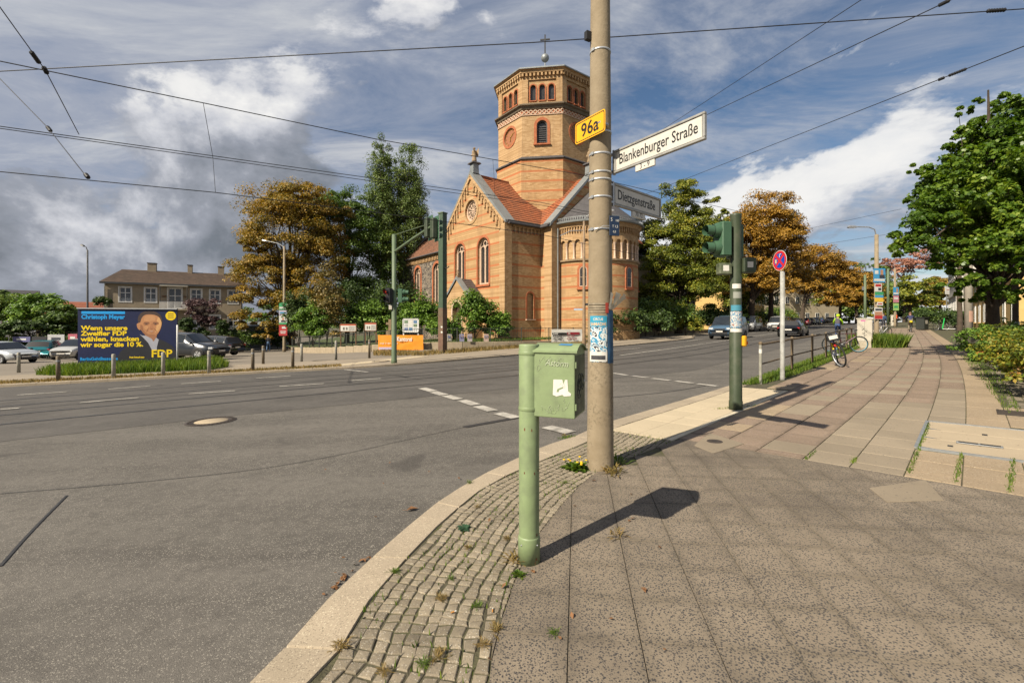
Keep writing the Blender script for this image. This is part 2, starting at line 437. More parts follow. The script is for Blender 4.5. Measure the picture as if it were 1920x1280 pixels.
walk_far = speckle('worn_pavement', (0.33, 0.275, 0.205), (0.2, 0.17, 0.13), None, 10, 0.12, 70, 0.2, patch=0.16, pscale=0.6, bump=0.1)
lot_m = speckle('car_park_asphalt', (0.25, 0.215, 0.17), None, None, 30, 0.2, 70, 0.2, patch=0.16, pscale=0.25, bump=0.1)
soil = mat('earth', (0.11, 0.09, 0.055), 0.95, 0.35, 1.2, bump=0.4, dirt=(0.06, 0.085, 0.025), dscale=0.6, damt=0.8)
lawn = mat('lawn_turf', (0.075, 0.105, 0.028), 0.95, 0.4, 1.6, bump=0.5, dirt=(0.15, 0.12, 0.05), dscale=0.8, damt=0.6)
paint = mat('road_paint', (0.47, 0.44, 0.385), 0.75, 0.15, 25, dirt=(0.13, 0.12, 0.105), dscale=5, damt=0.8)

def struct(o): o['kind'] = 'structure'; return o
def sheet(name, poly, m, dz, parent=None):
    """flat sheet on the street plane; poly is a list of (x, y)"""
    bm = bmesh.new()
    vs = [bm.verts.new((p[0], p[1], KS * max(-120, min(90, p[0])) + dz)) for p in poly]
    es = [bm.edges.new((vs[i], vs[(i + 1) % len(vs)])) for i in range(len(vs))]
    bmesh.ops.triangle_fill(bm, use_beauty=True, use_dissolve=False, edges=es)
    for f in bm.faces:
        if f.normal.z < 0: f.normal_flip()
    me = bpy.data.meshes.new(name); bm.to_mesh(me); bm.free(); me.materials.append(m)
    o = bpy.data.objects.new(name, me); COL.objects.link(o)
    if parent: o.parent = parent
    return o
def ribbon(mb, pts, w, dz, off=0.0):
    """band of width w along a path on the street plane"""
    n = len(pts); L = []; 
    for i in range(n):
        a = Vector(pts[max(0, i - 1)][:2]); b = Vector(pts[min(n - 1, i + 1)][:2]); t = (b - a).normalized(); q = Vector((-t.y, t.x))
        c = Vector(pts[i][:2]) + q * off
        L.append((c + q * w / 2, c - q * w / 2))
    vs = []; fs = []
    for l, r_ in L:
        vs += [(l.x, l.y, gz(l.x, l.y) + dz), (r_.x, r_.y, gz(r_.x, r_.y) + dz)]
    for i in range(n - 1): fs.append((2 * i + 1, 2 * i + 3, 2 * i + 2, 2 * i))
    return mb.add(vs, fs)
def resample(pts, step):
    pts = [Vector(p[:2]) for p in pts]; out = [pts[0].copy()]; acc = 0.0
    for a, b in zip(pts, pts[1:]):
        L = (b - a).length; d = step - acc
        while d <= L:
            out.append(a.lerp(b, d / L)); d += step
        acc = (acc + L) % step if L > 0 else acc
    if (out[-1] - pts[-1]).length > step * 0.3: out.append(pts[-1].copy())
    return out
def smooth_path(pts, n=6):
    """Catmull-Rom through the surveyed points"""
    P = [Vector(p[:2]) for p in pts]; P = [2 * P[0] - P[1]] + P + [2 * P[-1] - P[-2]]; out = []
    for i in range(1, len(P) - 2):
        for k in range(n):
            t = k / n; a, b, c, d = P[i - 1:i + 3]
            out.append(0.5 * ((2 * b) + (c - a) * t + (2 * a - 5 * b + 4 * c - d) * t * t + (3 * b - a - 3 * c + d) * t ** 3))
    out.append(P[-2]); return out

RD = -0.08                                        # road surface below the pavement
# surveyed kerb lines
K_OUT = [gp(*p) for p in ((480, 1280), (508, 1244), (604, 1130), (679, 1060), (740, 1007), (797, 957), (880, 902), (967, 859), (1029, 832), (1090, 813))]
K_IN = [gp(*p) for p in ((587, 1280), (648, 1191), (722, 1086), (792, 1016), (841, 966), (911, 911), (967, 883), (1024, 859), (1099, 829))]
K_OUT = smooth_path([(-2.1, -6), (-1.95, -1.5), (-1.65, 0.8)] + [p[:2] for p in K_OUT] + [wk(6.0, -4.1)[:2], wk(7.5, -4.1)[:2]], 5)
K_IN = smooth_path([(-1.8, -6), (-1.65, -1.5), (-1.36, 0.8)] + [p[:2] for p in K_IN] + [wk(6.0, -3.8)[:2], wk(7.5, -3.8)[:2]], 5)
FAR = smooth_path([(-90, -9), (-40, 6.5), (-16.55, 14.9), (-9.7, 17.5), (-5.05, 19.4), (0, 23.6), (8.55, 31.6), (15.5, 39.3), wk(46, -17)[:2], wk(70, -17)[:2], wk(130, -17)[:2]], 5)

# base sheet to the horizon
def grid_sheet(name, x0, x1, y0, y1, st, m, dz, fn=None, keep=None):
    nx = int((x1 - x0) / st) + 1; ny = int((y1 - y0) / st) + 1
    vs = []; fs = []
    for j in range(ny):
        for i in range(nx):
            X = x0 + (x1 - x0) * i / (nx - 1); Y = y0 + (y1 - y0) * j / (ny - 1); vs.append((X, Y, (fn or gz)(X, Y) + dz))
    for j in range(ny - 1):
        for i in range(nx - 1):
            a = j * nx + i
            if keep is None or keep(vs[a][0], vs[a][1]): fs.append((a, a + 1, a + nx + 1, a + nx))
    mb = MB(); mb.add(vs, fs, True); return mb.build(name, m)
g0 = struct(grid_sheet('ground', -700, 700, -120, 1400, 20, soil, -0.30))
g0['label'] = 'open ground under the whole place'

# carriageway
near_side = [(-2.1, -40)] + [tuple(p) for p in K_OUT] + [tuple(wk(s, -4.1)[:2]) for s in (9, 12, 16, 20, 25, 30, 40, 60, 90, 128)]
far_side = [tuple(p) for p in FAR]
road = struct(sheet('road', near_side + far_side[::-1] + [(-90, -40)], asph, RD))
SEAM = [gp(0, 828, RD), gp(450, 778, RD), gp(960, 728, RD), gp(1300, 695, RD)]
seam = [(-60, -21.5)] + [tuple(p[:2]) for p in SEAM] + [tuple(wk(s, -6.6)[:2]) for s in (24, 30, 40, 60, 90, 128)]
tram = struct(sheet('tram_lane', seam + far_side[::-1], asph2, RD + 0.004))
# grooved rails of the two tracks
A = smooth_path([(-40, -11.5), (-9.67, 8.66), (0, 14.7), (8.34, 21.3), wk(30, -8.9)[:2], wk(45, -8.9)[:2], wk(70, -8.9)[:2], wk(128, -8.9)[:2]], 8)
rail_steel = mat('rail_steel', (0.16, 0.145, 0.13), 0.42, 0.2, 4, metal=0.5)
for off in (0.0, 1.435, 3.15, 4.585):
    r_ = ribbon(MB(), A, 0.055, RD + 0.012, off).build('rail', rail_steel, tram)
    ribbon(MB(), A, 0.05, RD + 0.009, off - 0.055).build('rail_groove', tar, tram)
    ribbon(MB(), A, 0.02, RD + 0.008, off + 0.075).build('tar_joint', tar, tram)
ribbon(MB(), A, 0.04, RD + 0.008, 2.3).build('tar_joint', tar, tram)
# tar seams and a crack in the coarse asphalt
for pts, w in (([(0, 926), (250, 905), (480, 880), (640, 852), (760, 825), (870, 801)], 0.012), ([(870, 801), (960, 785), (985, 781)], 0.13), ([(0, 1062), (60, 995), (125, 929)], 0.022), ([(1150, 745), (1250, 735), (1330, 722)], 0.03)):
    ribbon(MB(), smooth_path([gp(x, y, RD)[:2] for x, y in pts], 6), w, RD + 0.006 + w * 0.02).build('tar_seam', tar, road)
# painted dashes
def dash(a, b, w, par=road, z=0.014):
    ribbon(MB(), [gp(*a, RD), gp(*b, RD)], w, RD + z).build('road_marking', paint, par)
for a, b in (((150, 755.5), (260, 746)), ((354, 739), (441, 733)), ((524, 725), (607, 719.5)), ((659, 714), (714, 710)), ((0, 768), (37, 765.5)), ((33, 741), (125, 735)), ((203, 730), (282, 724)), ((340, 720), (415, 715)), ((480, 709.5), (545, 705)), ((646, 693), (690, 698))):
    dash(a, b, 0.12, tram)
for a, b in (((791, 728), (812.5, 734)), ((812, 735.2), (833, 741)), ((836, 742.3), (860, 749)), ((866, 751), (892, 759.5)), ((896, 762), (924, 771)), ((934, 775), (968, 784)), ((1025, 801), (1070, 812))):
    dash(a, b, 0.24)
for a, b in (((1150, 700), (1176, 704)), ((1185, 705), (1214, 708.7)), ((1223, 710), (1256, 713.7)), ((1267, 715), (1300, 719)), ((1308, 720), (1345, 724.5))):
    dash(a, b, 0.16)
ribbon(MB(), [wk(s, -11.9)[:2] for s in (20, 24, 28, 34, 40, 50, 60, 80, 100)], 0.14, RD + 0.014).build('road_marking', paint, tram)
for s in range(36, 110, 9):
    ribbon(MB(), [wk(s, -14.4)[:2], wk(s + 3.5, -14.4)[:2]], 0.12, RD + 0.014).build('road_marking', paint, tram)
ribbon(MB(), [gp(1005, 668, RD), gp(1090, 661, RD), gp(1200, 653, RD)], 0.12, RD + 0.013).build('road_marking', paint, tram)

# kerbs
def clip_half(poly, p, nrm):
    """keep the part of a 2D polygon on the side of nrm"""
    out = []
    for i in range(len(poly)):
        a, b = poly[i], poly[(i + 1) % len(poly)]
        da = (a - p).dot(nrm); db = (b - p).dot(nrm)
        if da >= 0: out.append(a)
        if da * db < 0: out.append(a.lerp(b, da / (da - db)))
    return out
def shrink(poly, d):
    """inset a convex polygon"""
    n = len(poly); area = sum(poly[i].x * poly[(i + 1) % n].y - poly[(i + 1) % n].x * poly[i].y for i in range(n))
    if area < 0: poly = poly[::-1]
    res = poly
    for i in range(n):
        a, b = poly[i], poly[(i + 1) % n]; t = b - a
        if t.length < 1e-6: continue
        t.normalize(); q = Vector((-t.y, t.x)); res = clip_half(res, a + q * d, q)
        if len(res) < 3: return []
    return res
def paver(mb, poly, gap, top, thick=0.05, bev=0.006, tilt=0.0, rim=0.07):
    """one paving piece with eased edges; dirt gathers along its joints (attribute grime)"""
    p0 = shrink(poly, gap / 2)
    if len(p0) < 3: return False
    p1 = shrink(p0, bev); p2 = shrink(p0, rim)
    if len(p1) != len(p0): return False
    n = len(p0); rings = [(p0, top - thick), (p0, top - bev), (p1, top)]
    if len(p2) == n: rings.append((p2, top))
    vs = [(p.x, p.y, gz(p.x, p.y) + z) for pp, z in rings for p in pp]; m_ = len(rings) - 1
    fs = [tuple(range(m_ * n, (m_ + 1) * n))]
    for k in range(m_):
        for i in range(n):
            j = (i + 1) % n; fs.append((k * n + i, k * n + j, (k + 1) * n + j, (k + 1) * n + i))
    if not hasattr(mb, 'gr'): mb.gr = [0.0] * len(mb.v)
    mb.gr += [1.0] * (3 * n) + [0.0] * (len(vs) - 3 * n)
    mb.add(vs, fs); return True
pave = struct(sheet('pavement', [(-1.9, -40)] + [tuple(p) for p in K_OUT] + [tuple(wk(s, -4.08)[:2]) for s in (9, 14, 20, 28, 40, 60, 90, 128)] + [tuple(wk(s, 9)[:2]) for s in (128, 60, 30, 12)] + [(14, -2), (14, -40)], joint_m, -0.0125))
ko = resample(K_OUT, 0.1); ki = resample(K_IN, 0.1)
def kerb_run(outer, inner, length, par, seed, m=granite, single=True, top=0.0):
    q = random.Random(seed); i = 0; n = len(outer); jm = MB()
    while i < n - 1:
        L = int(length * 10 * q.uniform(0.92, 1.08)); j = min(n - 1, i + L)
        mid = (i + j) // 2
        def near(p): return min(inner, key=lambda z: (z - p).length_squared)
        poly = [outer[i], outer[mid], outer[j], near(outer[j]), near(outer[mid]), near(outer[i])]
        poly = [p.copy() for p in poly]
        n0 = len(poly); area = sum(poly[a].x * poly[(a + 1) % n0].y - poly[(a + 1) % n0].x * poly[a].y for a in range(n0))
        if area < 0: poly = poly[::-1]
        mb = MB() if single else jm
        c = sum(poly, Vector((0, 0))) / len(poly)
        rings = []
        for sc_, z in ((0.994, -0.14), (0.994, -0.014 + top), (0.972, 0.0 + top)):
            ring = []
            for p in poly:
                v = p - c; pp = c + v * (1 - (1 - sc_) * 0.35 / max(v.length, 0.15)); ring.append((pp.x, pp.y, gz(pp.x, pp.y) + z))
            rings += ring
        fs = [tuple(range(12, 18))]
        for k in range(2):
            for a in range(6): b = (a + 1) % 6; fs.append((k * 6 + a, k * 6 + b, k * 6 + 6 + b, k * 6 + 6 + a))
        mb.add(rings, fs)
        if single: mb.build('kerbstone', m, par)
        i = j
    if not single: jm.build('kerbstones', m, par)['kind'] = 'stuff'
kerb_run(ko, ki, 1.0, pave, 3)
ks = [wk(s / 10, -4.1).xy for s in range(75, 240)]; kn = [wk(s / 10, -3.8).xy for s in range(75, 240)]
kerb_run(ks, kn, 1.0, pave, 4)
kerb_run([wk(s / 10, -4.1).xy for s in range(240, 1280)], [wk(s / 10, -3.8).xy for s in range(240, 1280)], 1.0, pave, 5, single=False)

# small setts between kerb and slabs
C_EDGE = [gp(*p).xy for p in ((915, 1280), (924, 1209), (946, 1143), (976, 1064), (1011, 999), (1090, 907), (1151, 869), (1265, 826))]
C_EDGE = smooth_path([(-0.35, -1.5), (-0.2, 1.0)] + C_EDGE, 8)
ce = resample(C_EDGE, 0.05)
ki2 = [p for p in resample([q for q in K_IN if q.y > -1.6], 0.05)]
def side_of(path, p):
    """signed side and nearest segment of a path"""
    k = min(range(len(path) - 1), key=lambda i: (path[i].lerp(path[i + 1], 0.5) - p).length_squared)
    t = (path[k + 1] - path[k]).normalized(); q = Vector((t.y, -t.x)); return (p - path[k]).dot(q), path[k], q
sett = []
q = random.Random(11)
ki3 = resample([p for p in K_IN if p.y > -1.6 and p.y < 7.0], 0.074)
for row in range(0, 34):
    for i in range(len(ki3) - 1):
        def pt(fi_, rr):
            fi_ = max(0.0, min(len(ki3) - 1.001, fi_)); ii = int(fi_); a = ki3[max(0, ii - 3)]; b = ki3[min(len(ki3) - 1, ii + 3)]; t = (b - a).normalized(); nn = Vector((t.y, -t.x))
            jj = random.Random(int(fi_ * 2) * 131 + rr * 7919)
            return ki3[ii].lerp(ki3[ii + 1], fi_ - ii) + nn * (0.012 + rr * 0.076 + 0.003 * math.sin(ii * 0.21 + rr * 0.9)) + Vector((jj.uniform(-1, 1), jj.uniform(-1, 1))) * 0.0095
        sh = 0.5 * (row % 2) + 0.37 * (row % 5)
        poly = [pt(i + sh, row), pt(i + 1 + sh, row), pt(i + 1 + sh, row + 1), pt(i + sh, row + 1)]
        c = sum(poly, Vector((0, 0))) / 4
        sd, pk, qn = side_of(ce, c)
        s_, n_ = c.x * 0.7096 + c.y * 0.7046, c.x * 0.7046 - c.y * 0.7096
        if s_ > 5.85: continue
        if sd > 0.06: continue
        if sd > -0.07:
            poly = clip_half(poly, pk, -qn)
            if len(poly) < 3: continue
        ar = abs(sum(poly[k].x * poly[(k + 1) % len(poly)].y - poly[(k + 1) % len(poly)].x * poly[k].y for k in range(len(poly)))) / 2
        if ar < 0.0016: continue
        sett.append((c, poly))
sett.sort(key=lambda e: (0 if (e[0].y > 2.0) else 1, e[0].y))
mbr = MB()
def sett_shape(mb, poly, seed):
    jj = random.Random(seed); p0 = shrink(poly, 0.0035 + jj.uniform(0, 0.0035))
    if len(p0) < 3: return False
    c = sum(p0, Vector((0, 0))) / len(p0); n = len(p0); z = jj.uniform(-0.006, -0.001)
    tx, ty = jj.uniform(-0.06, 0.06), jj.uniform(-0.06, 0.06)
    vs = []
    for sc_, zz in ((1.0, -0.05), (0.985, z - 0.006), (0.84, z - 0.0012)):
        for p in p0:
            v = (p - c) * sc_; P_ = c + v; vs.append((P_.x, P_.y, gz(P_.x) + zz + (tx * v.x + ty * v.y if zz > -0.04 else 0)))
    vs.append((c.x, c.y, gz(c.x) + z + 0.001)); fs = []
    for k in range(2):
        for i in range(n): j = (i + 1) % n; fs.append((k * n + i, k * n + j, (k + 1) * n + j, (k + 1) * n + i))
    for i in range(n): fs.append((2 * n + i, 2 * n + (i + 1) % n, 3 * n))
    mb.add(vs, fs, False); return True
cnt = 0
for k, (c, poly) in enumerate(sett):
    if cnt < 300 and c.y > 2.0:
        mb = MB()
        if sett_shape(mb, poly, k): mb.build('sett', cobble_m, pave); cnt += 1
    else: sett_shape(mbr, poly, k)
mbr.build('setts', cobble_m, pave)['kind'] = 'stuff'

# field of dark exposed-aggregate slabs
u1 = Vector((math.cos(R(-8.0)), math.sin(R(-8.0)))); v1 = Vector((-u1.y, u1.x)); S1 = 0.36
o1 = Vector((1.10, 2.95))
d0 = Vector((0.7096, 0.7046))
far_slabs = MB(); ns = 0; cells = []
for i in range(-14, 26):
    for j in range(-16, 16):
        a = o1 + u1 * S1 * i + v1 * S1 * j
        poly = [a, a + u1 * S1, a + (u1 + v1) * S1, a + v1 * S1]; c = a + (u1 + v1) * S1 / 2
        if c.dot(d0) > 6.3 or c.x > 7 or c.y < -1.6 or c.dot(d0) < -1: continue
        poly = clip_half(poly, d0 * 5.95, -d0)
        if len(poly) < 3: continue
        sd, pk, qn = side_of(ce, c)
        if sd < -0.3: continue
        if sd < 0.32: poly = clip_half(poly, pk, qn)
        if len(poly) < 3: continue
        cells.append((c, poly))
for c, poly in cells:
    mb = MB()
    if paver(mb, poly, 0.004, rnd.uniform(-0.0015, 0.0015), bev=0.002): mb.build('slab', slab_dark, pave)
# two odd inset pieces
for pts, m in (([(1630, 915), (1735, 900), (1770, 938), (1662, 941)], slab_grey), ([(1302, 835), (1330, 812), (1395, 832), (1338, 850)], slab_grey)):
    poly = [gp(*p).xy for p in pts]; mb = MB()
    if paver(mb, poly, 0.0, 0.006, bev=0.002): mb.build('slab', m, pave)

# long strips of slabs beside the street leaving to the right
NL = [-3.3, -2.82, -2.3, -1.85, -1.36, -0.93, -0.49, -0.08, 0.36, 0.8, 1.25, 1.7]
def strip_mat(k, s, q):
    if k <= 1: return slab_pink if q.random() < 0.8 else slab_tan
    if k in (4, 5) and s < 10.5: return slab_grey
    if k == 6 and s < 13: return slab_grey if s > 9 else slab_tan
    if k >= 7: return slab_tan
    return slab_grey if q.random() < 0.22 else slab_pink
rest = {}
q = random.Random(5)
for k in range(len(NL) - 1):
    s = 5.96 if k > 0 else 11.4
    s += q.uniform(0, 0.2) if s > 6 else 0
    first = True
    while s < 70:
        L = (0.5 if s < 9 else 0.62) * q.uniform(0.97, 1.03)
        if first: L *= q.uniform(0.35, 1.0); first = False
        a, b = s, s + L
        if k >= 8 and s > 11: break
        in_hatch = (7.3 < (a + b) / 2 < 9.2 and k >= 6)
        s = b
        if in_hatch: continue
        if k == 0 and a > 30: continue
        poly = [wk(a, NL[k]).xy, wk(b, NL[k]).xy, wk(b, NL[k + 1]).xy, wk(a, NL[k + 1]).xy]
        m = strip_mat(k, a, q)
        if a < 17:
            mb = MB()
            if paver(mb, poly, 0.009, q.uniform(-0.003, 0.003), bev=0.004): mb.build('slab', m, pave)
        else:
            paver(rest.setdefault(m.name, MB()), poly, 0.009, q.uniform(-0.003, 0.003), bev=0.004)
for nm, mb in rest.items(): mb.build('slabs', MATS[nm], pave)['kind'] = 'stuff'
for a in range(11):
    for b in range(2):
        s0 = 5.8 + a * 0.5; n0 = -3.79 + b * 0.44
        mb = MB()
        if paver(mb, [wk(s0, n0).xy, wk(s0 + 0.5, n0).xy, wk(s0 + 0.5, n0 + 0.44).xy, wk(s0, n0 + 0.44).xy], 0.004, rnd.uniform(-0.001, 0.002), bev=0.003): mb.build('slab', slab_cream, pave)
    mb = MB()
    if paver(mb, [wk(s0, -2.905).xy, wk(s0 + 0.5, -2.905).xy, wk(s0 + 0.5, -2.825).xy, wk(s0, -2.825).xy], 0.004, 0.002, bev=0.003): mb.build('edging_stone', edge_white, pave)

# service hatch with its lids, slot cover, valve cap, gully grate
conc_lid = speckle('concrete_lid', (0.47, 0.38, 0.26), (0.25, 0.2, 0.14), None, 30, 0.05, 70, 0.1, patch=0.08, pscale=1.5, bump=0.1, per_obj=0.03)
hat = thing('service_hatch', wk(8.25, 0.3), R(44.8), 'concrete service hatch with steel rim set into the pavement', 'hatch')
def inplane(z): return z
def tilt_to_street(o, rz):
    """lay a thing on the sloping street"""
    n = Vector((-KS, 0, 1)).normalized(); o.rotation_mode = 'QUATERNION'
    o.rotation_quaternion = Vector((0, 0, 1)).rotation_difference(n) @ Quaternion((0, 0, 1), rz)
tilt_to_street(hat, R(44.8))
mb = MB()
for c, s in (((0, 0.79, 0), (1.9, 0.035, 0.03)), ((0, -1.2, 0), (1.9, 0.035, 0.03)), ((-0.945, -0.2, 0), (0.035, 1.95, 0.03)), ((0.945, -0.2, 0), (0.035, 1.95, 0.03))): mb.box(c, s)
mb.build('rim', steel, hat)
for i in range(3): MB().box((-0.62 + 0.62 * i, -0.2, -0.012), (0.612, 1.93, 0.03), bevel=0.004).build('lid', conc_lid, hat)
for x, y in ((-0.62, 0.5), (0.35, 0.2), (0.1, -0.7)): MB().box((x, y, 0.004), (0.07, 0.05, 0.006)).build('lifting_eye', tar, hat)
for i in range(3): MB().add([(-0.9 + 0.62 * i, 0.77, 0.006), (-0.9 + 0.62 * i, 0.6, 0.006), (-0.84 + 0.62 * i, 0.77, 0.006)], [(0, 1, 2)]).build('corner_plate', steel, hat)
p = gp(1836, 835); sl = thing('slot_cover', p + Vector((0, 0, 0.006)), 0, 'narrow black slot cover in the concrete hatch', 'cover'); tilt_to_street(sl, R(44.8))
MB().box((0, 0, 0.006), (0.09, 0.40, 0.012), bevel=0.004).build('plate', steel, sl)
for y in (-0.095, 0.095): MB().box((0, y, 0.011), (0.065, 0.17, 0.008)).build('slot', tar, sl)
p = gp(1340, 828); vc = thing('valve_cap', p + Vector((0, 0, 0.004)), 0, 'small round iron valve cap in the pavement near the pole shadow', 'cover'); tilt_to_street(vc, 0)
MB().lathe([(0.0, 0.008), (0.085, 0.008), (0.095, 0.006), (0.1, 0.0)], 20).build('cap', mat('cast_iron', (0.07, 0.055, 0.045), 0.6, 0.25, 20, metal=0.3), vc)
MB().box((0, 0, 0.010), (0.05, 0.02, 0.004)).build('key_hole', tar, vc)
iron = MATS['cast_iron']
p = gp(396, 790, RD); mh = thing('manhole_cover', p + Vector((0, 0, 0.006)), 0, 'round manhole cover with pale concrete centre in the road', 'manhole'); tilt_to_street(mh, 0.3)
MB().lathe([(0.30, 0.004), (0.31, 0.010), (0.39, 0.010), (0.41, 0.0)], 40).build('frame', iron, mh)
MB().lathe([(0.0, 0.006), (0.265, 0.006), (0.27, 0.0)], 40).build('concrete_fill', conc_lid, mh)
MB().lathe([(0.27, 0.002), (0.275, 0.008), (0.30, 0.008)], 40).build('lid_ring', iron, mh)
for k in range(36):
    a = 2 * PI * k / 36; MB().box((0.35 * math.cos(a), 0.35 * math.sin(a), 0.012), (0.045, 0.035, 0.008), a).build('stud', iron, mh)
p = gp(1906, 776); gr = thing('gully_grate', p + Vector((0, 0, 0.006)), 0, 'iron gully grate in the setts by the hedge', 'grate'); tilt_to_street(gr, R(44.8))
MB().box((0, 0, 0.0), (0.4, 0.4, 0.006)).build('pit', tar, gr)
for k in range(6): MB().box((-0.165 + k * 0.066, 0, 0.010), (0.03, 0.4, 0.016)).build('bar', iron, gr)
for y in (-0.2, 0.2): MB().box((0, y, 0.010), (0.42, 0.03, 0.018)).build('rim', iron, gr)
p = gp(738, 678); mh2 = thing('inspection_cover', gp(714, 677.5) + Vector((0, 0, 0.008)), 0, 'small round inspection cover in the far pavement by the signal mast', 'manhole'); tilt_to_street(mh2, 0)
MB().lathe([(0.0, 0.006), (0.26, 0.006), (0.27, 0.0)], 28).build('lid', conc_lid, mh2)
MB().lathe([(0.27, 0.004), (0.28, 0.010), (0.40, 0.010), (0.41, 0.0)], 28).build('frame', iron, mh2)

# setts right of the strips, by the hedge
mbr = MB(); q = random.Random(21)
for s in range(130, 240):
    for k in range(8):
        a = s * 0.11 - 5; n0 = 0.45 + k * 0.11
        if a < 9.4 or a > 20: continue
        if 0.4 < n0 < 0.7 and q.random() < 0.4: continue
        sett_shape(mbr, [wk(a, n0).xy, wk(a + 0.11, n0).xy, wk(a + 0.11, n0 + 0.11).xy, wk(a, n0 + 0.11).xy], s * 31 + k)
mbr.build('setts', cobble_m, pave)['kind'] = 'stuff'

# far side: pavement, kerb, car park, church yard
def offs(path, d):
    out = []
    for i, p in enumerate(path):
        a = path[max(0, i - 1)]; b = path[min(len(path) - 1, i + 1)]; t = (b - a).normalized(); out.append(p + Vector((-t.y, t.x)) * d)
    return out
fpave = struct(sheet('far_pavement', [tuple(p) for p in offs(FAR, 0.25)] + [tuple(p) for p in offs(FAR, 4.6)][::-1], walk_far, 0.0))
fr = resample(FAR, 0.1); fi = offs(fr, 0.28)
i0 = min(range(len(fr)), key=lambda i: (fr[i] - Vector((-17.5, 14.5))).length); i1 = min(range(len(fr)), key=lambda i: (fr[i] - Vector((9, 32))).length)
kerb_run(fr[i0:i1 + 1], fi[i0:i1 + 1], 1.0, fpave, 8, top=0.012)
kerb_run(fr[i1:], fi[i1:], 1.0, fpave, 9, single=False, top=0.012)
kerb_run(fr[max(0, i0 - 300):i0 + 1], fi[max(0, i0 - 300):i0 + 1], 1.0, fpave, 10, single=False, top=0.012)
def beyond(X, Y):
    d, pk, qn = side_of(FAR, Vector((X, Y))); return d < -2.2
lot = struct(grid_sheet('car_park', -130, -4, 8, 130, 3.0, lot_m, -0.03, keep=lambda X, Y: beyond(X + 1.5, Y + 1.5) and beyond(X + 1.5, Y)))
# tactile crossing strip at the far signal mast
for k in range(14):
    a = gp(632 + k * 12.5, 687.2 - k * 1.32 - (0.15 * max(0, k - 8))); b = gp(632 + (k + 1) * 12.5, 687.2 - (k + 1) * 1.32 - (0.15 * max(0, k - 7)))
    t = (b - a).xy.normalized(); nn = Vector((-t.y, t.x)) * 0.85
    mb = MB()
    if paver(mb, [a.xy, b.xy, b.xy + nn, a.xy + nn], 0.006, 0.014, bev=0.003): mb.build('slab', slab_cream, fpave)
YARD_Z = 0.30

# ------------------------------------------------------------------ church
def brickmat(name, base, band=(0.40, 0.135, 0.055), bands=True, z0=9.364, dz=0.93, th=0.175):
    """yellow facing brick: courses with mortar, odd darker bricks, red bands at even heights"""
    if name in MATS: return MATS[name]
    base, band = al(base), al(band)
    m = bpy.data.materials.new(name); m.use_nodes = True; nt = m.node_tree
    b = nt.nodes['Principled BSDF']; b.inputs['Roughness'].default_value = 0.9; b.inputs['Specular IOR Level'].default_value = 0.2
    g = node(nt, 'ShaderNodeNewGeometry'); sp = node(nt, 'ShaderNodeSeparateXYZ'); nt.links.new(g.outputs['Position'], sp.inputs[0])
    hx = math_n(nt, 'ADD', math_n(nt, 'MULTIPLY', sp.outputs[0], 0.94), math_n(nt, 'MULTIPLY', sp.outputs[1], 0.72))
    cb = node(nt, 'ShaderNodeCombineXYZ'); nt.links.new(hx, cb.inputs[0]); nt.links.new(sp.outputs[2], cb.inputs[1])
    br = node(nt, 'ShaderNodeTexBrick', i_Scale=1.0); br.inputs['Brick Width'].default_value = 0.30; br.inputs['Row Height'].default_value = 0.09; br.inputs['Mortar Size'].default_value = 0.008; br.inputs['Bias'].default_value = -0.1
    br.inputs['Color1'].default_value = (*base, 1); br.inputs['Color2'].default_value = (base[0] * 0.62, base[1] * 0.55, base[2] * 0.45, 1); br.inputs['Mortar'].default_value = (base[0] * 0.8, base[1] * 0.82, base[2] * 0.85, 1)
    nt.links.new(cb.outputs[0], br.inputs['Vector'])
    c = br.outputs[0]
    n = node(nt, 'ShaderNodeTexNoise', i_Scale=0.9, i_Detail=7.0, i_Roughness=0.65); nt.links.new(g.outputs['Position'], n.inputs['Vector'])
    c = mixc(nt, ramp(nt, [(0.42, 0.0), (0.75, 0.55)], n.outputs[0]), c, (base[0] * 0.6, base[1] * 0.55, base[2] * 0.5))
    mps = node(nt, 'ShaderNodeMapping'); mps.inputs['Scale'].default_value = (1.6, 1.6, 0.16); nt.links.new(g.outputs['Position'], mps.inputs[0])
    ns_ = node(nt, 'ShaderNodeTexNoise', i_Scale=1.0, i_Detail=6.0, i_Roughness=0.7); nt.links.new(mps.outputs[0], ns_.inputs['Vector'])
    c = mixc(nt, ramp(nt, [(0.52, 0.0), (0.72, 0.5)], ns_.outputs[0]), c, (base[0] * 0.42, base[1] * 0.4, base[2] * 0.42))
    n5 = node(nt, 'ShaderNodeTexNoise', i_Scale=2.3, i_Detail=3.0); nt.links.new(cb.outputs[0], n5.inputs['Vector'])
    if bands:
        t = math_n(nt, 'FLOORED_MODULO', math_n(nt, 'SUBTRACT', sp.outputs[2], z0 - th / 2), dz)
        k = math_n(nt, 'LESS_THAN', t, th)
        k = math_n(nt, 'MULTIPLY', k, math_n(nt, 'LESS_THAN', sp.outputs[2], 16.9))
        c = mixc(nt, math_n(nt, 'MULTIPLY', k, ramp(nt, [(0.3, 0.75), (0.7, 0.95)], n5.outputs[0])), c, mixc(nt, n5.outputs[0], band, tuple(v * 1.3 for v in band)))
    nt.links.new(c, b.inputs['Base Color'])
    bp = node(nt, 'ShaderNodeBump', i_Strength=0.35, i_Distance=0.02); nt.links.new(br.outputs[1], bp.inputs['Height']); bp.invert = True; nt.links.new(bp.outputs[0], b.inputs['Normal'])
    MATS[name] = m; return m
brick_y = brickmat('yellow_brick_banded', (0.565, 0.365, 0.185))
brick_p = brickmat('yellow_brick', (0.565, 0.375, 0.20), bands=False)
brick_r = mat('red_brick', (0.40, 0.13, 0.055), 0.9, 0.25, 5, bump=0.3)
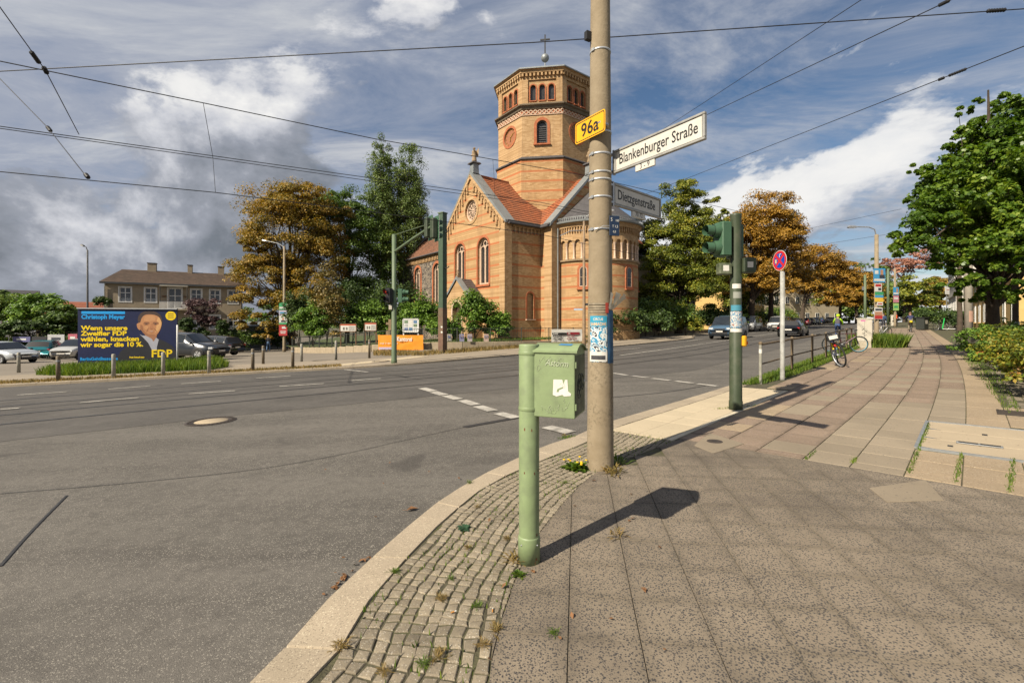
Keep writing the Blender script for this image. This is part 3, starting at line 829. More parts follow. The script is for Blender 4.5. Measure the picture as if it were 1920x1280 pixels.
stone_t = mat('pale_tracery', (0.58, 0.42, 0.30), 0.85, 0.12, 4)
lead_g = mat('church_glass', (0.035, 0.032, 0.03), 0.25, 0.5, 7, spec=0.6)
tile_o = mat('orange_roof_tile', (0.36, 0.115, 0.045), 0.85, 0.35, 3.0, dirt=(0.17, 0.08, 0.045), dscale=0.9, damt=0.75)
tile_b = mat('brown_roof_tile', (0.23, 0.105, 0.06), 0.88, 0.3, 3.0, dirt=(0.10, 0.07, 0.05), dscale=0.8, damt=0.7)
zinc = mat('zinc_sheet', (0.27, 0.29, 0.29), 0.5, 0.15, 2.0, metal=0.35, dirt=(0.35, 0.36, 0.34), dscale=1.2, damt=0.4)
slate = mat('slate', (0.075, 0.07, 0.072), 0.7, 0.25, 4.0)
sandst = mat('weathered_sandstone', (0.36, 0.255, 0.15), 0.9, 0.25, 3.0, dirt=(0.12, 0.1, 0.075), dscale=1.4, damt=0.6)
def rubble():
    m = bpy.data.materials.new('dark_rubble'); m.use_nodes = True; nt = m.node_tree; b = nt.nodes['Principled BSDF']; b.inputs['Roughness'].default_value = 0.9
    tc = node(nt, 'ShaderNodeTexCoord'); mp = node(nt, 'ShaderNodeMapping'); mp.inputs['Scale'].default_value = (2.0, 2.0, 2.9); nt.links.new(tc.outputs['Object'], mp.inputs[0])
    v = node(nt, 'ShaderNodeTexVoronoi', i_Scale=1.0, i_Randomness=0.75); nt.links.new(mp.outputs[0], v.inputs['Vector'])
    ve = node(nt, 'ShaderNodeTexVoronoi', feature='DISTANCE_TO_EDGE', i_Scale=1.0, i_Randomness=0.75); nt.links.new(mp.outputs[0], ve.inputs['Vector'])
    sc_ = node(nt, 'ShaderNodeSeparateColor'); nt.links.new(v.outputs['Color'], sc_.inputs[0])
    c = ramp(nt, [(0.0, (0.035, 0.03, 0.028)), (0.5, (0.08, 0.066, 0.055)), (1.0, (0.15, 0.12, 0.09))], sc_.outputs[0])
    c = mixc(nt, ramp(nt, [(0.02, 1.0), (0.07, 0.0)], ve.outputs['Distance']), c, (0.24, 0.2, 0.15)); nt.links.new(c, b.inputs['Base Color'])
    bp = node(nt, 'ShaderNodeBump', i_Strength=0.7, i_Distance=0.06); nt.links.new(ramp(nt, [(0.0, 0.0), (0.12, 1.0)], ve.outputs['Distance']), bp.inputs['Height']); nt.links.new(bp.outputs[0], b.inputs['Normal'])
    MATS['dark_rubble'] = m; return m
rubble_m = rubble()

def arch(cx, w, z0, ztop, n=14):
    """closed outline of a round-headed opening, counter-clockwise"""
    r_ = w / 2; zs = ztop - r_
    return [(cx - r_, z0), (cx + r_, z0)] + [(cx + r_ * math.cos(PI * k / n), zs + r_ * math.sin(PI * k / n)) for k in range(n + 1)]
def circ(cx, cz, r_, n=28): return [(cx + r_ * math.cos(2 * PI * k / n), cz + r_ * math.sin(2 * PI * k / n)) for k in range(n)]
def panel(mb, M, outer, holes, depth=0.3):
    """wall face with openings; the openings get reveals of the given depth"""
    bm = bmesh.new(); es = []
    for loop in [outer] + holes:
        vs = [bm.verts.new((p[0], p[1], 0)) for p in loop]
        es += [bm.edges.new((vs[i], vs[(i + 1) % len(vs)])) for i in range(len(vs))]
    bmesh.ops.triangle_fill(bm, use_beauty=True, use_dissolve=False, edges=es, normal=(0, 0, 1))
    bm.verts.index_update()
    old = mb.M; mb.M = old @ M
    vs = [tuple(v.co) for v in bm.verts]; fs = []
    for f in bm.faces:
        idx = [v.index for v in f.verts]
        a, b, c = (Vector(vs[i]) for i in idx[:3])
        if (b - a).cross(c - a).z < 0: idx = idx[::-1]
        fs.append(tuple(idx))
    mb.add(vs, fs); bm.free()
    for h in holes:
        n = len(h); mb.add([(p[0], p[1], 0) for p in h] + [(p[0], p[1], -depth) for p in h], [(i, (i + 1) % n, n + (i + 1) % n, n + i) for i in range(n)])
    mb.M = old
def ring(mb, outer, inner, z0, z1):
    """flat frame between two outlines with the same number of points, from depth z0 to z1"""
    n = len(outer)
    vs = [(p[0], p[1], z1) for p in outer] + [(p[0], p[1], z1) for p in inner] + [(p[0], p[1], z0) for p in outer] + [(p[0], p[1], z0) for p in inner]
    fs = []
    for i in range(n):
        j = (i + 1) % n
        fs += [(i, j, n + j, n + i), (2 * n + i, 2 * n + j, j, i), (n + i, n + j, 3 * n + j, 3 * n + i)]
    mb.add(vs, fs)
def fill(mb, loop, z):
    mb.add([(p[0], p[1], z) for p in loop], [tuple(range(len(loop)))])

# local frame: x along the nave axis towards the apse, y from the lit gable inwards
CH = thing('church', (-0.6, 38.0, 0.0), math.atan2(-0.795, 0.607), 'yellow brick church with octagonal tower, red roofs and round apse', 'church')
EZ, RZ, WT = 10.3, 15.3, 10.4              # eaves, ridge, transept width
CY, NY, NW = 9.0, 3.95, 10.1               # nave axis, nave wall, nave width
PX = 1.43                                  # choir gable plane
def church_window(M, cx, w, z0, zt, par_wall, depth=0.32, style='double', surround=True, sur=0.2):
    """leaded window with tracery, stone frame, brick surround and sill"""
    wd = MB(); wd.M = M
    o = arch(cx, w, z0, zt)
    fr = MB(); fr.M = M
    ring(fr, arch(cx, w - 0.01, z0 + 0.005, zt - 0.005), arch(cx, w * 0.84, z0 + w * 0.08, zt - w * 0.08), -depth, -depth + 0.14)
    if style == 'double':
        lw = w * 0.40; r_ = w / 2; zs = zt - r_; oc = w * 0.17
        for s in (-1, 1):
            ring(fr, arch(cx + s * w * 0.215, lw + 0.02, z0 + w * 0.08, zs + w * 0.12), arch(cx + s * w * 0.215, lw * 0.8, z0 + w * 0.09, zs + w * 0.12 - lw * 0.1), -depth, -depth + 0.12)
        ring(fr, circ(cx, zs + w * 0.21, oc, 17), circ(cx, zs + w * 0.21, oc * 0.72, 17), -depth, -depth + 0.12)
        old = fr.M; fr.M = M; fr.box((cx, (z0 + zs) / 2 + 0.2, -depth + 0.06), (w * 0.06, zs - z0, 0.13)); fr.M = old
    else:
        fr.box((cx, z0 + (zt - z0) * 0.45, -depth + 0.03), (w * 0.8, 0.03, 0.03)); fr.box((cx, (z0 + zt) / 2, -depth + 0.03), (0.03, (zt - z0) * 0.9, 0.03))
    f = fr.build('window', stone_t if style == 'double' else sandst, CH)
    pn = MB(); pn.M = M; fill(pn, arch(cx, w * 0.98, z0, zt), -depth + 0.02); pn.build('pane', lead_g, f)
    if surround:
        sr = MB(); sr.M = M; so = arch(cx, w + sur * 2, z0, zt + sur); si = arch(cx, w + 0.004, z0, zt + 0.002)
        ring(sr, so, si, -0.02, 0.035); sr.build('brick_surround', brick_r, f)
        sl = MB(); sl.M = M; sl.box((cx, z0 - 0.09, 0.04), (w + sur * 2, 0.18, 0.16)); sl.build('sill', brick_r, f)
    return o

# frames of the wall planes
Mf = frame((-WT, 0, 0), (1, 0, 0), (0, -1, 0))          # lit transept gable: u from its left end
Ms = frame((0, 0, 0), (0, 1, 0), (1, 0, 0))             # shaded side of the transept
Mc = frame((0, NY, 0), (1, 0, 0), (0, -1, 0))           # choir side
Mg = frame((PX, NY, 0), (0, 1, 0), (1, 0, 0))           # choir gable
Mn = frame((-29.0, NY, 0), (1, 0, 0), (0, -1, 0))       # nave side
B0 = 0.1
walls = MB()
hw = WT / 2
fac_outer = [(0, B0), (WT, B0), (WT, EZ), (hw, RZ), (0, EZ)]
holes = [arch(hw - 2.0, 1.75, 5.05, 9.2), arch(hw + 2.0, 1.75, 5.05, 9.2), circ(hw, 11.95, 0.98)]
panel(walls, Mf, fac_outer, holes, 0.35)
sw_hole = arch(2.75, 0.72, 2.0, 4.25)
panel(walls, Ms, [(0, B0), (NY, B0), (NY, EZ), (0, EZ)], [sw_hole], 0.22)
panel(walls, Mc, [(0, B0), (PX, B0), (PX, EZ), (0, EZ)], [])
panel(walls, Mg, [(0, B0), (NW, B0), (NW, EZ), (NW / 2, RZ), (0, EZ)], [])
walls.build('wall', brick_y, CH)
fill_m = MB(); fill_m.M = Ms; fill(fill_m, sw_hole, -0.2); nb = fill_m.build('blind_window', brick_p, CH)
mb = MB(); mb.M = Ms; ring(mb, arch(2.75, 1.0, 2.0, 4.4), arch(2.75, 0.724, 2.0, 4.252), -0.02, 0.03); mb.build('brick_surround', brick_r, nb)
mb = MB(); mb.M = Ms; mb.box((2.75, 1.93, 0.06), (1.05, 0.1, 0.16)); mb.build('sill', stone_t, nb)
for cx in (hw - 2.0, hw + 2.0): church_window(Mf, cx, 1.75, 5.05, 9.2, walls, 0.33)
# wheel window
mb = MB(); mb.M = Mf
ring(mb, circ(hw, 11.95, 0.975), circ(hw, 11.95, 0.80), -0.33, -0.15)
ring(mb, circ(hw, 11.95, 0.17, 16), circ(hw, 11.95, 0.09, 16), -0.32, -0.2)
for k in range(12):
    a = 2 * PI * k / 12; c = Vector((hw + 0.5 * math.cos(a), 11.95 + 0.5 * math.sin(a)))
    old = mb.M; mb.M = Mf @ Matrix.Translation((c.x, c.y, -0.27)) @ Matrix.Rotation(a, 4, 'Z'); mb.box((0, 0, 0), (0.68, 0.07, 0.08)); mb.M = old
for k in range(12):
    a = 2 * PI * (k + 0.5) / 12; ring(mb, circ(hw + 0.70 * math.cos(a), 11.95 + 0.70 * math.sin(a), 0.15, 10), circ(hw + 0.70 * math.cos(a), 11.95 + 0.70 * math.sin(a), 0.10, 10), -0.31, -0.24)
ww = mb.build('wheel_window', stone_t, CH)
mb = MB(); mb.M = Mf; fill(mb, circ(hw, 11.95, 0.97), -0.32); mb.build('pane', lead_g, ww)
mb = MB(); mb.M = Mf; ring(mb, circ(hw, 11.95, 1.24), circ(hw, 11.95, 0.982), -0.02, 0.05); mb.build('brick_surround', brick_p, ww)
# corner piers
for x, y, sx, sy in ((-0.32, 0.32, 0.76, 0.76), (-WT + 0.32, 0.32, 0.76, 0.76)):
    MB().box((x, y, (EZ + B0) / 2), (sx, sy, EZ - B0 - 0.02)).build('pier', brick_p, CH)
MB().box((PX - 0.42, NY + 0.42, (EZ + B0) / 2), (0.96, 0.96, EZ - B0 - 0.02)).build('pier', brick_p, CH)
MB().box((PX - 0.42, NY + NW - 0.42, (EZ + B0) / 2), (0.96, 0.96, EZ - B0 - 0.02)).build('pier', brick_p, CH)
# stepped arched corbels up the gable, corbel tables under the eaves
mb = MB(); mb.M = Mf
for s in (-1, 1):
    for k in range(10):
        f_ = (k + 0.8) / 11; u = hw + s * hw * (1 - f_) * 0.95; z = EZ + (RZ - EZ) * f_ - 0.62
        mb.box((u, z, 0.06), (0.16, 0.75, 0.13)); mb.box((u + s * 0.13, z - 0.05, 0.05), (0.12, 0.22, 0.10))
        mb.box((u - s * 0.02, z - 0.46, 0.06), (0.22, 0.18, 0.15))
L = math.hypot(hw, RZ - EZ)
for s in (-1, 1):
    ang = math.atan2(RZ - EZ, hw)
    mb.M = Mf @ Matrix.Translation((hw + s * hw / 2, (EZ + RZ) / 2 - 0.18, 0.07)) @ Matrix.Rotation(-s * ang, 4, 'Z'); mb.box((0, 0, 0), (L + 0.1, 0.30, 0.16)); mb.M = Mf
mb.build('gable_corbels', brick_p, CH)
def corbels(M, u0, u1, z, step=0.42, name='corbel_table', m=None):
    mb = MB(); mb.M = M; n = max(1, int((u1 - u0) / step)); st = (u1 - u0) / n
    for k in range(n):
        u = u0 + st * (k + 0.5)
        mb.box((u, z - 0.16, 0.07), (st * 0.36, 0.36, 0.16)); mb.box((u, z - 0.40, 0.05), (st * 0.22, 0.14, 0.10))
    mb.box(((u0 + u1) / 2, z + 0.10, 0.09), (u1 - u0, 0.20, 0.19)); mb.box(((u0 + u1) / 2, z + 0.42, 0.11), (u1 - u0, 0.26, 0.23))
    return mb.build(name, m or brick_p, CH)
corbels(Ms, 0.8, NY - 0.1, 9.72); corbels(Mc, 0.0, 0.45, 9.72)
# roofs with raised courses of tiles
def roof_slope(mb, a0, a1, b0, b1, courses=22, lift=0.05):
    """a = eave line, b = ridge line (pairs of points)"""
    a0, a1, b0, b1 = map(Vector, (a0, a1, b0, b1)); nrm = (a1 - a0).cross(b0 - a0).normalized()
    if nrm.z < 0: nrm = -nrm
    for k in range(courses):
        t0 = k / courses; t1 = (k + 1.12) / courses
        p = [a0.lerp(b0, t0) + nrm * lift, a1.lerp(b1, t0) + nrm * lift, a1.lerp(b1, min(1, t1)), a0.lerp(b0, min(1, t1))]
        q = [v - nrm * 0.06 for v in p[:2]]
        mb.add(p + q, [(0, 1, 2, 3), (4, 5, 1, 0)])
mb = MB()
for s in (-1, 1):
    xe = -WT / 2 + s * (WT / 2 + 0.35); ze = EZ - 0.30
    roof_slope(mb, (xe, 0.75, ze), (xe, 2 * CY, ze), (-WT / 2, 0.75, RZ), (-WT / 2, 2 * CY, RZ))
mb.tube([(-WT / 2, 0.75, RZ + 0.02), (-WT / 2, CY, RZ + 0.02)], 0.13, 8)
tr = mb.build('roof', tile_o, CH); tr['label'] = 'orange tiled transept roof'
mb = MB()
for s in (-1, 1):
    ye = CY + s * (NW / 2 + 0.35); roof_slope(mb, (-WT, ye, EZ - 0.3), (PX - 0.7, ye, EZ - 0.3), (-WT, CY, RZ), (PX - 0.7, CY, RZ))
cr_ = mb.build('roof', tile_o, CH); cr_['label'] = 'orange tiled choir roof'
mb = MB()
for s in (-1, 1):
    ye = CY + s * (NW / 2 + 0.4); roof_slope(mb, (-28.6, ye, EZ - 0.15), (-WT, ye, EZ - 0.15), (-28.6, CY, RZ - 0.1), (-WT, CY, RZ - 0.1))
nr = mb.build('roof', tile_b, CH); nr['label'] = 'brown tiled nave roof'
# zinc copings on the gables, finial blocks and statues
def coping(M, w, apex_u, name='coping', back=0.85, front=0.16):
    mb = MB(); mb.M = M
    for s in (-1, 1):
        p = [(apex_u + s * (w / 2 + 0.3), EZ - 0.12), (apex_u, RZ + 0.28)]
        q = [(apex_u + s * (w / 2 + 0.3), EZ - 0.38), (apex_u, RZ - 0.0)]
        vs = [(*p[0], front), (*p[1], front), (*p[1], -back), (*p[0], -back), (*q[0], front), (*q[1], front), (*q[1], -back), (*q[0], -back)]
        mb.add(vs, [(0, 1, 2, 3), (4, 5, 1, 0), (3, 2, 6, 7), (7, 6, 5, 4), (0, 3, 7, 4)])
    return mb.build(name, zinc, CH)
coping(Mf, WT, hw); coping(Mg, NW, NW / 2)
def statue(x, y):
    MB().box((x, y, RZ + 0.55), (0.62, 0.62, 0.9), taper=0.92).build('finial_block', zinc, CH)
    b = MB().box((x, y, RZ + 1.06), (0.95, 0.95, 0.14), taper=0.85).build('plinth', slate, CH)
    mb = MB(); mb.lathe([(0.0, 0), (0.25, 0.0), (0.23, 0.25), (0.18, 0.55), (0.21, 0.85), (0.24, 1.0), (0.17, 1.12), (0.07, 1.18), (0.07, 1.22)], 10, (x, y, RZ + 1.12))
    mb.sphere((x, y, RZ + 1.12 + 1.32), (0.10, 0.11, 0.13)); mb.tube([(x + 0.2, y - 0.02, RZ + 2.1), (x + 0.33, y - 0.2, RZ + 2.05), (x + 0.26, y - 0.3, RZ + 2.32)], [0.07, 0.06, 0.05], 6)
    mb.tube([(x - 0.2, y, RZ + 2.1), (x - 0.27, y - 0.12, RZ + 1.8), (x - 0.12, y - 0.24, RZ + 1.75)], [0.07, 0.06, 0.05], 6)
    for s in (-1, 1): mb.add([(x + s * 0.05, y + 0.16, RZ + 2.2), (x + s * 0.40, y + 0.24, RZ + 2.45), (x + s * 0.30, y + 0.26, RZ + 1.75), (x + s * 0.08, y + 0.2, RZ + 1.6)], [(0, 1, 2, 3)])
    mb.build('statue', sandst, CH)
statue(-WT / 2, 0.35); statue(PX - 0.35, CY)
# gutters and downpipes
mb = MB()
for pts in (((0.42, 0.1, EZ - 0.36), (0.42, NY - 0.4, EZ - 0.36)), ((0.3, NY - 0.42, EZ - 0.36), (PX, NY - 0.42, EZ - 0.36)), ((-28.8, NY - 0.45, EZ - 0.2), (-WT - 0.2, NY - 0.45, EZ - 0.2))):
    MB().tube(pts, 0.11, 8).build('gutter', slate, CH)
MB().box((0.22, NY / 2, EZ - 0.2), (0.45, NY, 0.14)).build('eaves_board', slate, CH); MB().box((PX / 2, NY - 0.2, EZ - 0.2), (PX + 0.2, 0.4, 0.14)).build('eaves_board', slate, CH)
MB().tube([(PX + 0.12, NY + 0.6, EZ - 0.5), (PX + 0.12, NY + 0.6, 0.3)], 0.055, 8).build('downpipe', zinc, CH)
MB().tube([(-28.6, NY - 0.45, EZ - 0.3), (-28.6, NY - 0.1, EZ - 1.0), (-28.6, NY - 0.1, 0.0)], 0.06, 8).build('downpipe', zinc, CH)
# apse
AR, AC = 4.06, (PX, CY)
mb = MB(); seg = 40
def wall_ring(mb, r_, z0, z1): mb.lathe([(r_, z0), (r_, z1)], seg, (AC[0], AC[1], 0), True, -PI / 2, PI / 2)
wall_ring(mb, AR, 1.05, 7.0)
mb.build('apse_wall', brick_y, CH)
mb = MB(); mb.lathe([(AR + 0.16, 0.0), (AR + 0.16, 0.95), (AR, 1.08)], seg, (AC[0], AC[1], 0), False, -PI / 2, PI / 2); mb.build('apse_plinth', brick_p, CH)
mb = MB(); mb.lathe([(AR - 0.16, 7.0), (AR - 0.16, 9.0)], seg, (AC[0], AC[1], 0), True, -PI / 2, PI / 2); mb.lathe([(AR + 0.02, 8.95), (AR + 0.02, 10.2)], seg, (AC[0], AC[1], 0), True, -PI / 2, PI / 2)
mb.build('gallery_wall', brick_p, CH)
mb = MB(); mb.lathe([(AR, 6.82), (AR + 0.16, 6.9), (AR + 0.18, 7.04), (AR - 0.2, 7.08)], seg, (AC[0], AC[1], 0), False, -PI / 2, PI / 2); mb.build('string_course', sandst, CH)
NA = 18
for k in range(NA + 1):
    a = -PI / 2 + PI * k / NA; c, s = math.cos(a), math.sin(a)
    mb = MB(); mb.lathe([(0.13, 7.06), (0.13, 7.16), (0.09, 7.2), (0.085, 8.2), (0.10, 8.24), (0.15, 8.42)], 8, (AC[0] + (AR - 0.05) * c, AC[1] + (AR - 0.05) * s, 0)); mb.build('gallery_column', stone_t, CH)
    if k < NA:
        a1 = a + PI / NA / 2; wd = 2 * AR * math.sin(PI / NA / 2)
        M = frame((AC[0] + (AR + 0.0) * math.cos(a1), AC[1] + (AR + 0.0) * math.sin(a1), 0), (-math.sin(a1), math.cos(a1), 0), (math.cos(a1), math.sin(a1), 0))
        mb = MB(); mb.M = M; r_ = wd * 0.36; n = 10
        o = [(wd / 2, 8.40), (wd / 2, 9.0)] + [(wd / 2 - wd * j / (n - 1), 9.0) for j in range(1, n - 1)] + [(-wd / 2, 9.0), (-wd / 2, 8.40)]
        i_ = [(r_ * math.cos(PI * j / (len(o) - 1)), 8.40 + r_ * 1.25 * math.sin(PI * j / (len(o) - 1))) for j in range(len(o))]
        m_ = len(o); vs = [(p[0], p[1], 0.03) for p in o] + [(p[0], p[1], 0.03) for p in i_] + [(p[0], p[1], -0.17) for p in i_]
        mb.add(vs, [(j, j + 1, m_ + j + 1, m_ + j) for j in range(m_ - 1)] + [(m_ + j, m_ + j + 1, 2 * m_ + j + 1, 2 * m_ + j) for j in range(m_ - 1)])
        mb.build('gallery_arch', brick_p, CH)
mb = MB()
for k in range(54):
    a = -PI / 2 + PI * (k + 0.5) / 54; mb.box((AC[0] + (AR + 0.08) * math.cos(a), AC[1] + (AR + 0.08) * math.sin(a), 9.55), (0.17, 0.085, 0.38), a); mb.box((AC[0] + (AR + 0.06) * math.cos(a), AC[1] + (AR + 0.06) * math.sin(a), 9.32), (0.12, 0.05, 0.14), a)
mb.lathe([(AR + 0.03, 9.74), (AR + 0.18, 9.76), (AR + 0.22, 10.0), (AR + 0.36, 10.12)], seg, (AC[0], AC[1], 0), False, -PI / 2, PI / 2); mb.build('corbel_table', brick_p, CH)
mb = MB(); mb.lathe([(AR + 0.5, 10.22), (0.05, 14.0)], seg, (AC[0], AC[1], 0), True, -PI / 2, PI / 2); mb.build('apse_roof', slate, CH)
mb = MB(); mb.lathe([(AR + 0.36, 10.1), (AR + 0.52, 10.12), (AR + 0.55, 10.24), (AR + 0.42, 10.3)], seg, (AC[0], AC[1], 0), False, -PI / 2, PI / 2)
for k in range(70):
    a = -PI / 2 + PI * (k + 0.5) / 70; mb.box((AC[0] + (AR + 0.42) * math.cos(a), AC[1] + (AR + 0.42) * math.sin(a), 10.42), (0.03, 0.045, 0.24), a)
mb.lathe([(AR + 0.40, 10.53), (AR + 0.45, 10.53), (AR + 0.45, 10.57), (AR + 0.40, 10.57)], seg, (AC[0], AC[1], 0), False, -PI / 2, PI / 2); mb.build('apse_gutter', zinc, CH)
for a in (-58, 2, 52):
    a = R(a); M = frame((AC[0] + (AR - 0.02) * math.cos(a), AC[1] + (AR - 0.02) * math.sin(a), 0), (-math.sin(a), math.cos(a), 0), (math.cos(a), math.sin(a), 0))
    mb = MB(); mb.M = M; ring(mb, arch(0, 1.02, 4.55, 6.62), arch(0, 0.66, 4.72, 6.42), -0.1, 0.075); f = mb.build('window', brick_r, CH)
    mb = MB(); mb.M = M; fill(mb, arch(0, 0.67, 4.71, 6.43), 0.035); mb.build('pane', lead_g, f)
    mb = MB(); mb.M = M; ring(mb, arch(0, 0.67, 4.71, 6.43), arch(0, 0.55, 4.78, 6.36), 0.03, 0.06); mb.box((0, 5.5, 0.045), (0.5, 0.025, 0.02)); mb.build('window_frame', stone_t, f)
    mb = MB(); mb.M = M; mb.box((0, 4.5, 0.08), (1.1, 0.1, 0.2)); mb.build('sill', brick_r, f)
# tower
TX, TY, TS = -5.15, 9.0, 3.80
ap = TS * 1.2071
def tower_frames(s_):
    a_ = s_ * 1.2071
    for k in range(8):
        q_ = R(-90 + 45 * k); nx, ny = math.cos(q_), math.sin(q_); ux, uy = -ny, nx
        yield k, frame((TX + a_ * nx - ux * s_ / 2, TY + a_ * ny - uy * s_ / 2, 0), (ux, uy, 0), (nx, ny, 0))
tw = MB(); tl = MB(); h2 = TS / 2
for k, M in tower_frames(TS):
    vis = k in (0, 1, 2, 7, 3)
    hl = []
    if k % 2 == 0: hl.append(circ(h2, 19.75, 0.86))
    else: hl.append(arch(h2, 0.98, 18.45, 20.65))
    rec = [(h2 - 1.33, 22.35), (h2 + 1.33, 22.35), (h2 + 1.33, 24.5), (h2 - 1.33, 24.5)]
    panel(tw, M, [(0, 17.1), (TS, 17.1), (TS, 25.2), (0, 25.2)], hl + [rec], 0.14 if k % 2 == 0 else 0.3)
    if vis:
        ar_h = [arch(h2 + d_, 0.52, 22.55, 24.05, 10) for d_ in (-0.86, 0, 0.86)]
        tb = MB(); panel(tb, M @ Matrix.Translation((0, 0, -0.13)), rec, ar_h, 0.22); tb.build('belfry_panel', brick_p, CH)
        for d_ in (-0.86, 0, 0.86):
            fr = MB(); fr.M = M; ring(fr, arch(h2 + d_, 0.74, 22.55, 24.16, 10), arch(h2 + d_, 0.525, 22.55, 24.05, 10), -0.14, -0.06); f = fr.build('belfry_window', brick_r, CH)
            pn = MB(); pn.M = M; fill(pn, arch(h2 + d_, 0.53, 22.54, 24.06, 10), -0.3); pn.build('pane', lead_g, f)
            sl = MB(); sl.M = M; sl.box((h2 + d_, 22.5, -0.05), (0.66, 0.09, 0.16)); sl.build('sill', brick_r, f)
        for d_ in (-1.29, -0.43, 0.43, 1.29):
            cl = MB(); cl.M = M @ Matrix.Translation((h2 + d_, 0, -0.07)) @ Matrix.Rotation(-PI / 2, 4, 'X'); cl.lathe([(0.07, -22.38), (0.055, -22.5), (0.05, -23.6), (0.085, -23.75)], 7); cl.build('belfry_column', stone_t, CH)
        if k % 2 == 1:
            fr = MB(); fr.M = M; ring(fr, arch(h2, 1.5, 18.45, 20.93), arch(h2, 1.0, 18.45, 20.66), -0.02, 0.05); f = fr.build('window', brick_r, CH)
            fr = MB(); fr.M = M; ring(fr, arch(h2, 0.98, 18.45, 20.65), arch(h2, 0.80, 18.55, 20.54), -0.28, -0.12)
            for zz in range(8): fr.box((h2, 18.7 + zz * 0.2, -0.2), (0.8, 0.07, 0.03))
            fr.build('louvre', slate, f)
            pn = MB(); pn.M = M; fill(pn, arch(h2, 0.98, 18.45, 20.65), -0.27); pn.build('pane', lead_g, f)
            sl = MB(); sl.M = M; sl.box((h2, 18.38, 0.07), (1.6, 0.12, 0.24)); sl.build('sill', brick_r, f)
        else:
            ck = MB(); ck.M = M; fill(ck, circ(h2, 19.75, 0.86), -0.12); f = ck.build('clock', mat('clock_face', (0.33, 0.13, 0.06), 0.7, 0.15, 6), CH)
            rg = MB(); rg.M = M; ring(rg, circ(h2, 19.75, 1.08), circ(h2, 19.75, 0.865), -0.02, 0.05); rg.build('brick_surround', brick_r, f)
            gold = mat('gilding', (0.75, 0.48, 0.10), 0.35, 0.1, 5, metal=0.7)
            hd = MB(); hd.M = M
            for a_, l_, w_ in ((R(35), 0.62, 0.06), (R(-100), 0.42, 0.08)):
                hd.M = M @ Matrix.Translation((h2, 19.75, -0.07)) @ Matrix.Rotation(a_, 4, 'Z'); hd.box((l_ * 0.4, 0, 0), (l_, w_, 0.03))
            hd.build('clock_hands', gold, f)
            for j in range(12):
                hm = MB(); hm.M = M @ Matrix.Translation((h2, 19.75, -0.09)) @ Matrix.Rotation(PI * j / 6, 4, 'Z'); hm.box((0.72, 0, 0), (0.14, 0.05, 0.03)); hm.build('hour_mark', gold, f)
        # lattice frieze
        lf = MB(); n = 9; st = TS / n
        for j in range(n):
            for s in (-1, 1):
                lf.M = M @ Matrix.Translation((st * (j + 0.5), 21.45, 0.03)) @ Matrix.Rotation(s * R(42), 4, 'Z'); lf.box((0, 0, 0), (0.56, 0.085, 0.07))
        lf.build('lattice_frieze', stone_t, CH)
        fb = MB(); fb.M = M; fb.box((h2, 21.45, -0.005), (TS, 0.46, 0.03)); fb.build('frieze_ground', brick_r, CH)
        dn = MB(); dn.M = M; n = 11; st = (TS + 0.2) / n
        for j in range(n): dn.box((-0.1 + st * (j + 0.5), 24.92, 0.10), (st * 0.5, 0.30, 0.22))
        dn.build('dentils', brick_p, CH)
tw.build('tower_wall', brick_p, CH)
def oct_band(prof, name, m):
    mb = MB(); mb.M = Matrix.Translation((TX, TY, 0)) @ Matrix.Rotation(R(22.5), 4, 'Z')
    mb.lathe([(r_ / math.cos(PI / 8), z) for r_, z in prof], 8, (0, 0, 0), False); return mb.build(name, m, CH)
oct_band([(ap + 0.14, 12.0), (ap + 0.14, 16.95), (ap + 0.02, 17.1)], 'tower_base', brick_y)
oct_band([(ap + 0.02, 16.98), (ap + 0.28, 17.0), (ap + 0.28, 17.1), (ap + 0.0, 17.3)], 'ledge', slate)
oct_band([(ap, 21.14), (ap + 0.08, 21.15), (ap + 0.08, 21.22), (ap, 21.23)], 'string_course', stone_t)
oct_band([(ap, 21.7), (ap + 0.12, 21.71), (ap + 0.2, 21.95), (ap + 0.36, 22.0), (ap + 0.38, 22.1), (ap - 0.05, 22.34)], 'cornice', mat('sooty_cornice', (0.16, 0.125, 0.085), 0.85, 0.25, 2))
oct_band([(ap, 25.05), (ap + 0.24, 25.07), (ap + 0.26, 25.3), (ap + 0.42, 25.36)], 'cornice', brick_p)
oct_band([(ap + 0.40, 25.34), (ap + 0.46, 25.36), (ap + 0.46, 25.46), (ap + 0.2, 25.55), (0.05, 27.2)], 'tower_roof', zinc)
mb = MB(); mb.tube([(TX, TY, 27.1), (TX, TY, 28.75)], [0.09, 0.05], 8); mb.sphere((TX, TY, 29.1), 0.42, 14, 10); mb.build('finial_ball', zinc, CH)
mb = MB(); mb.M = Matrix.Translation((TX, TY, 0)) @ Matrix.Rotation(R(45), 4, 'Z'); mb.box((0, 0, 30.45), (0.13, 0.13, 2.1)); mb.box((0, 0, 31.0), (1.0, 0.12, 0.13)); mb.build('cross', black, CH)
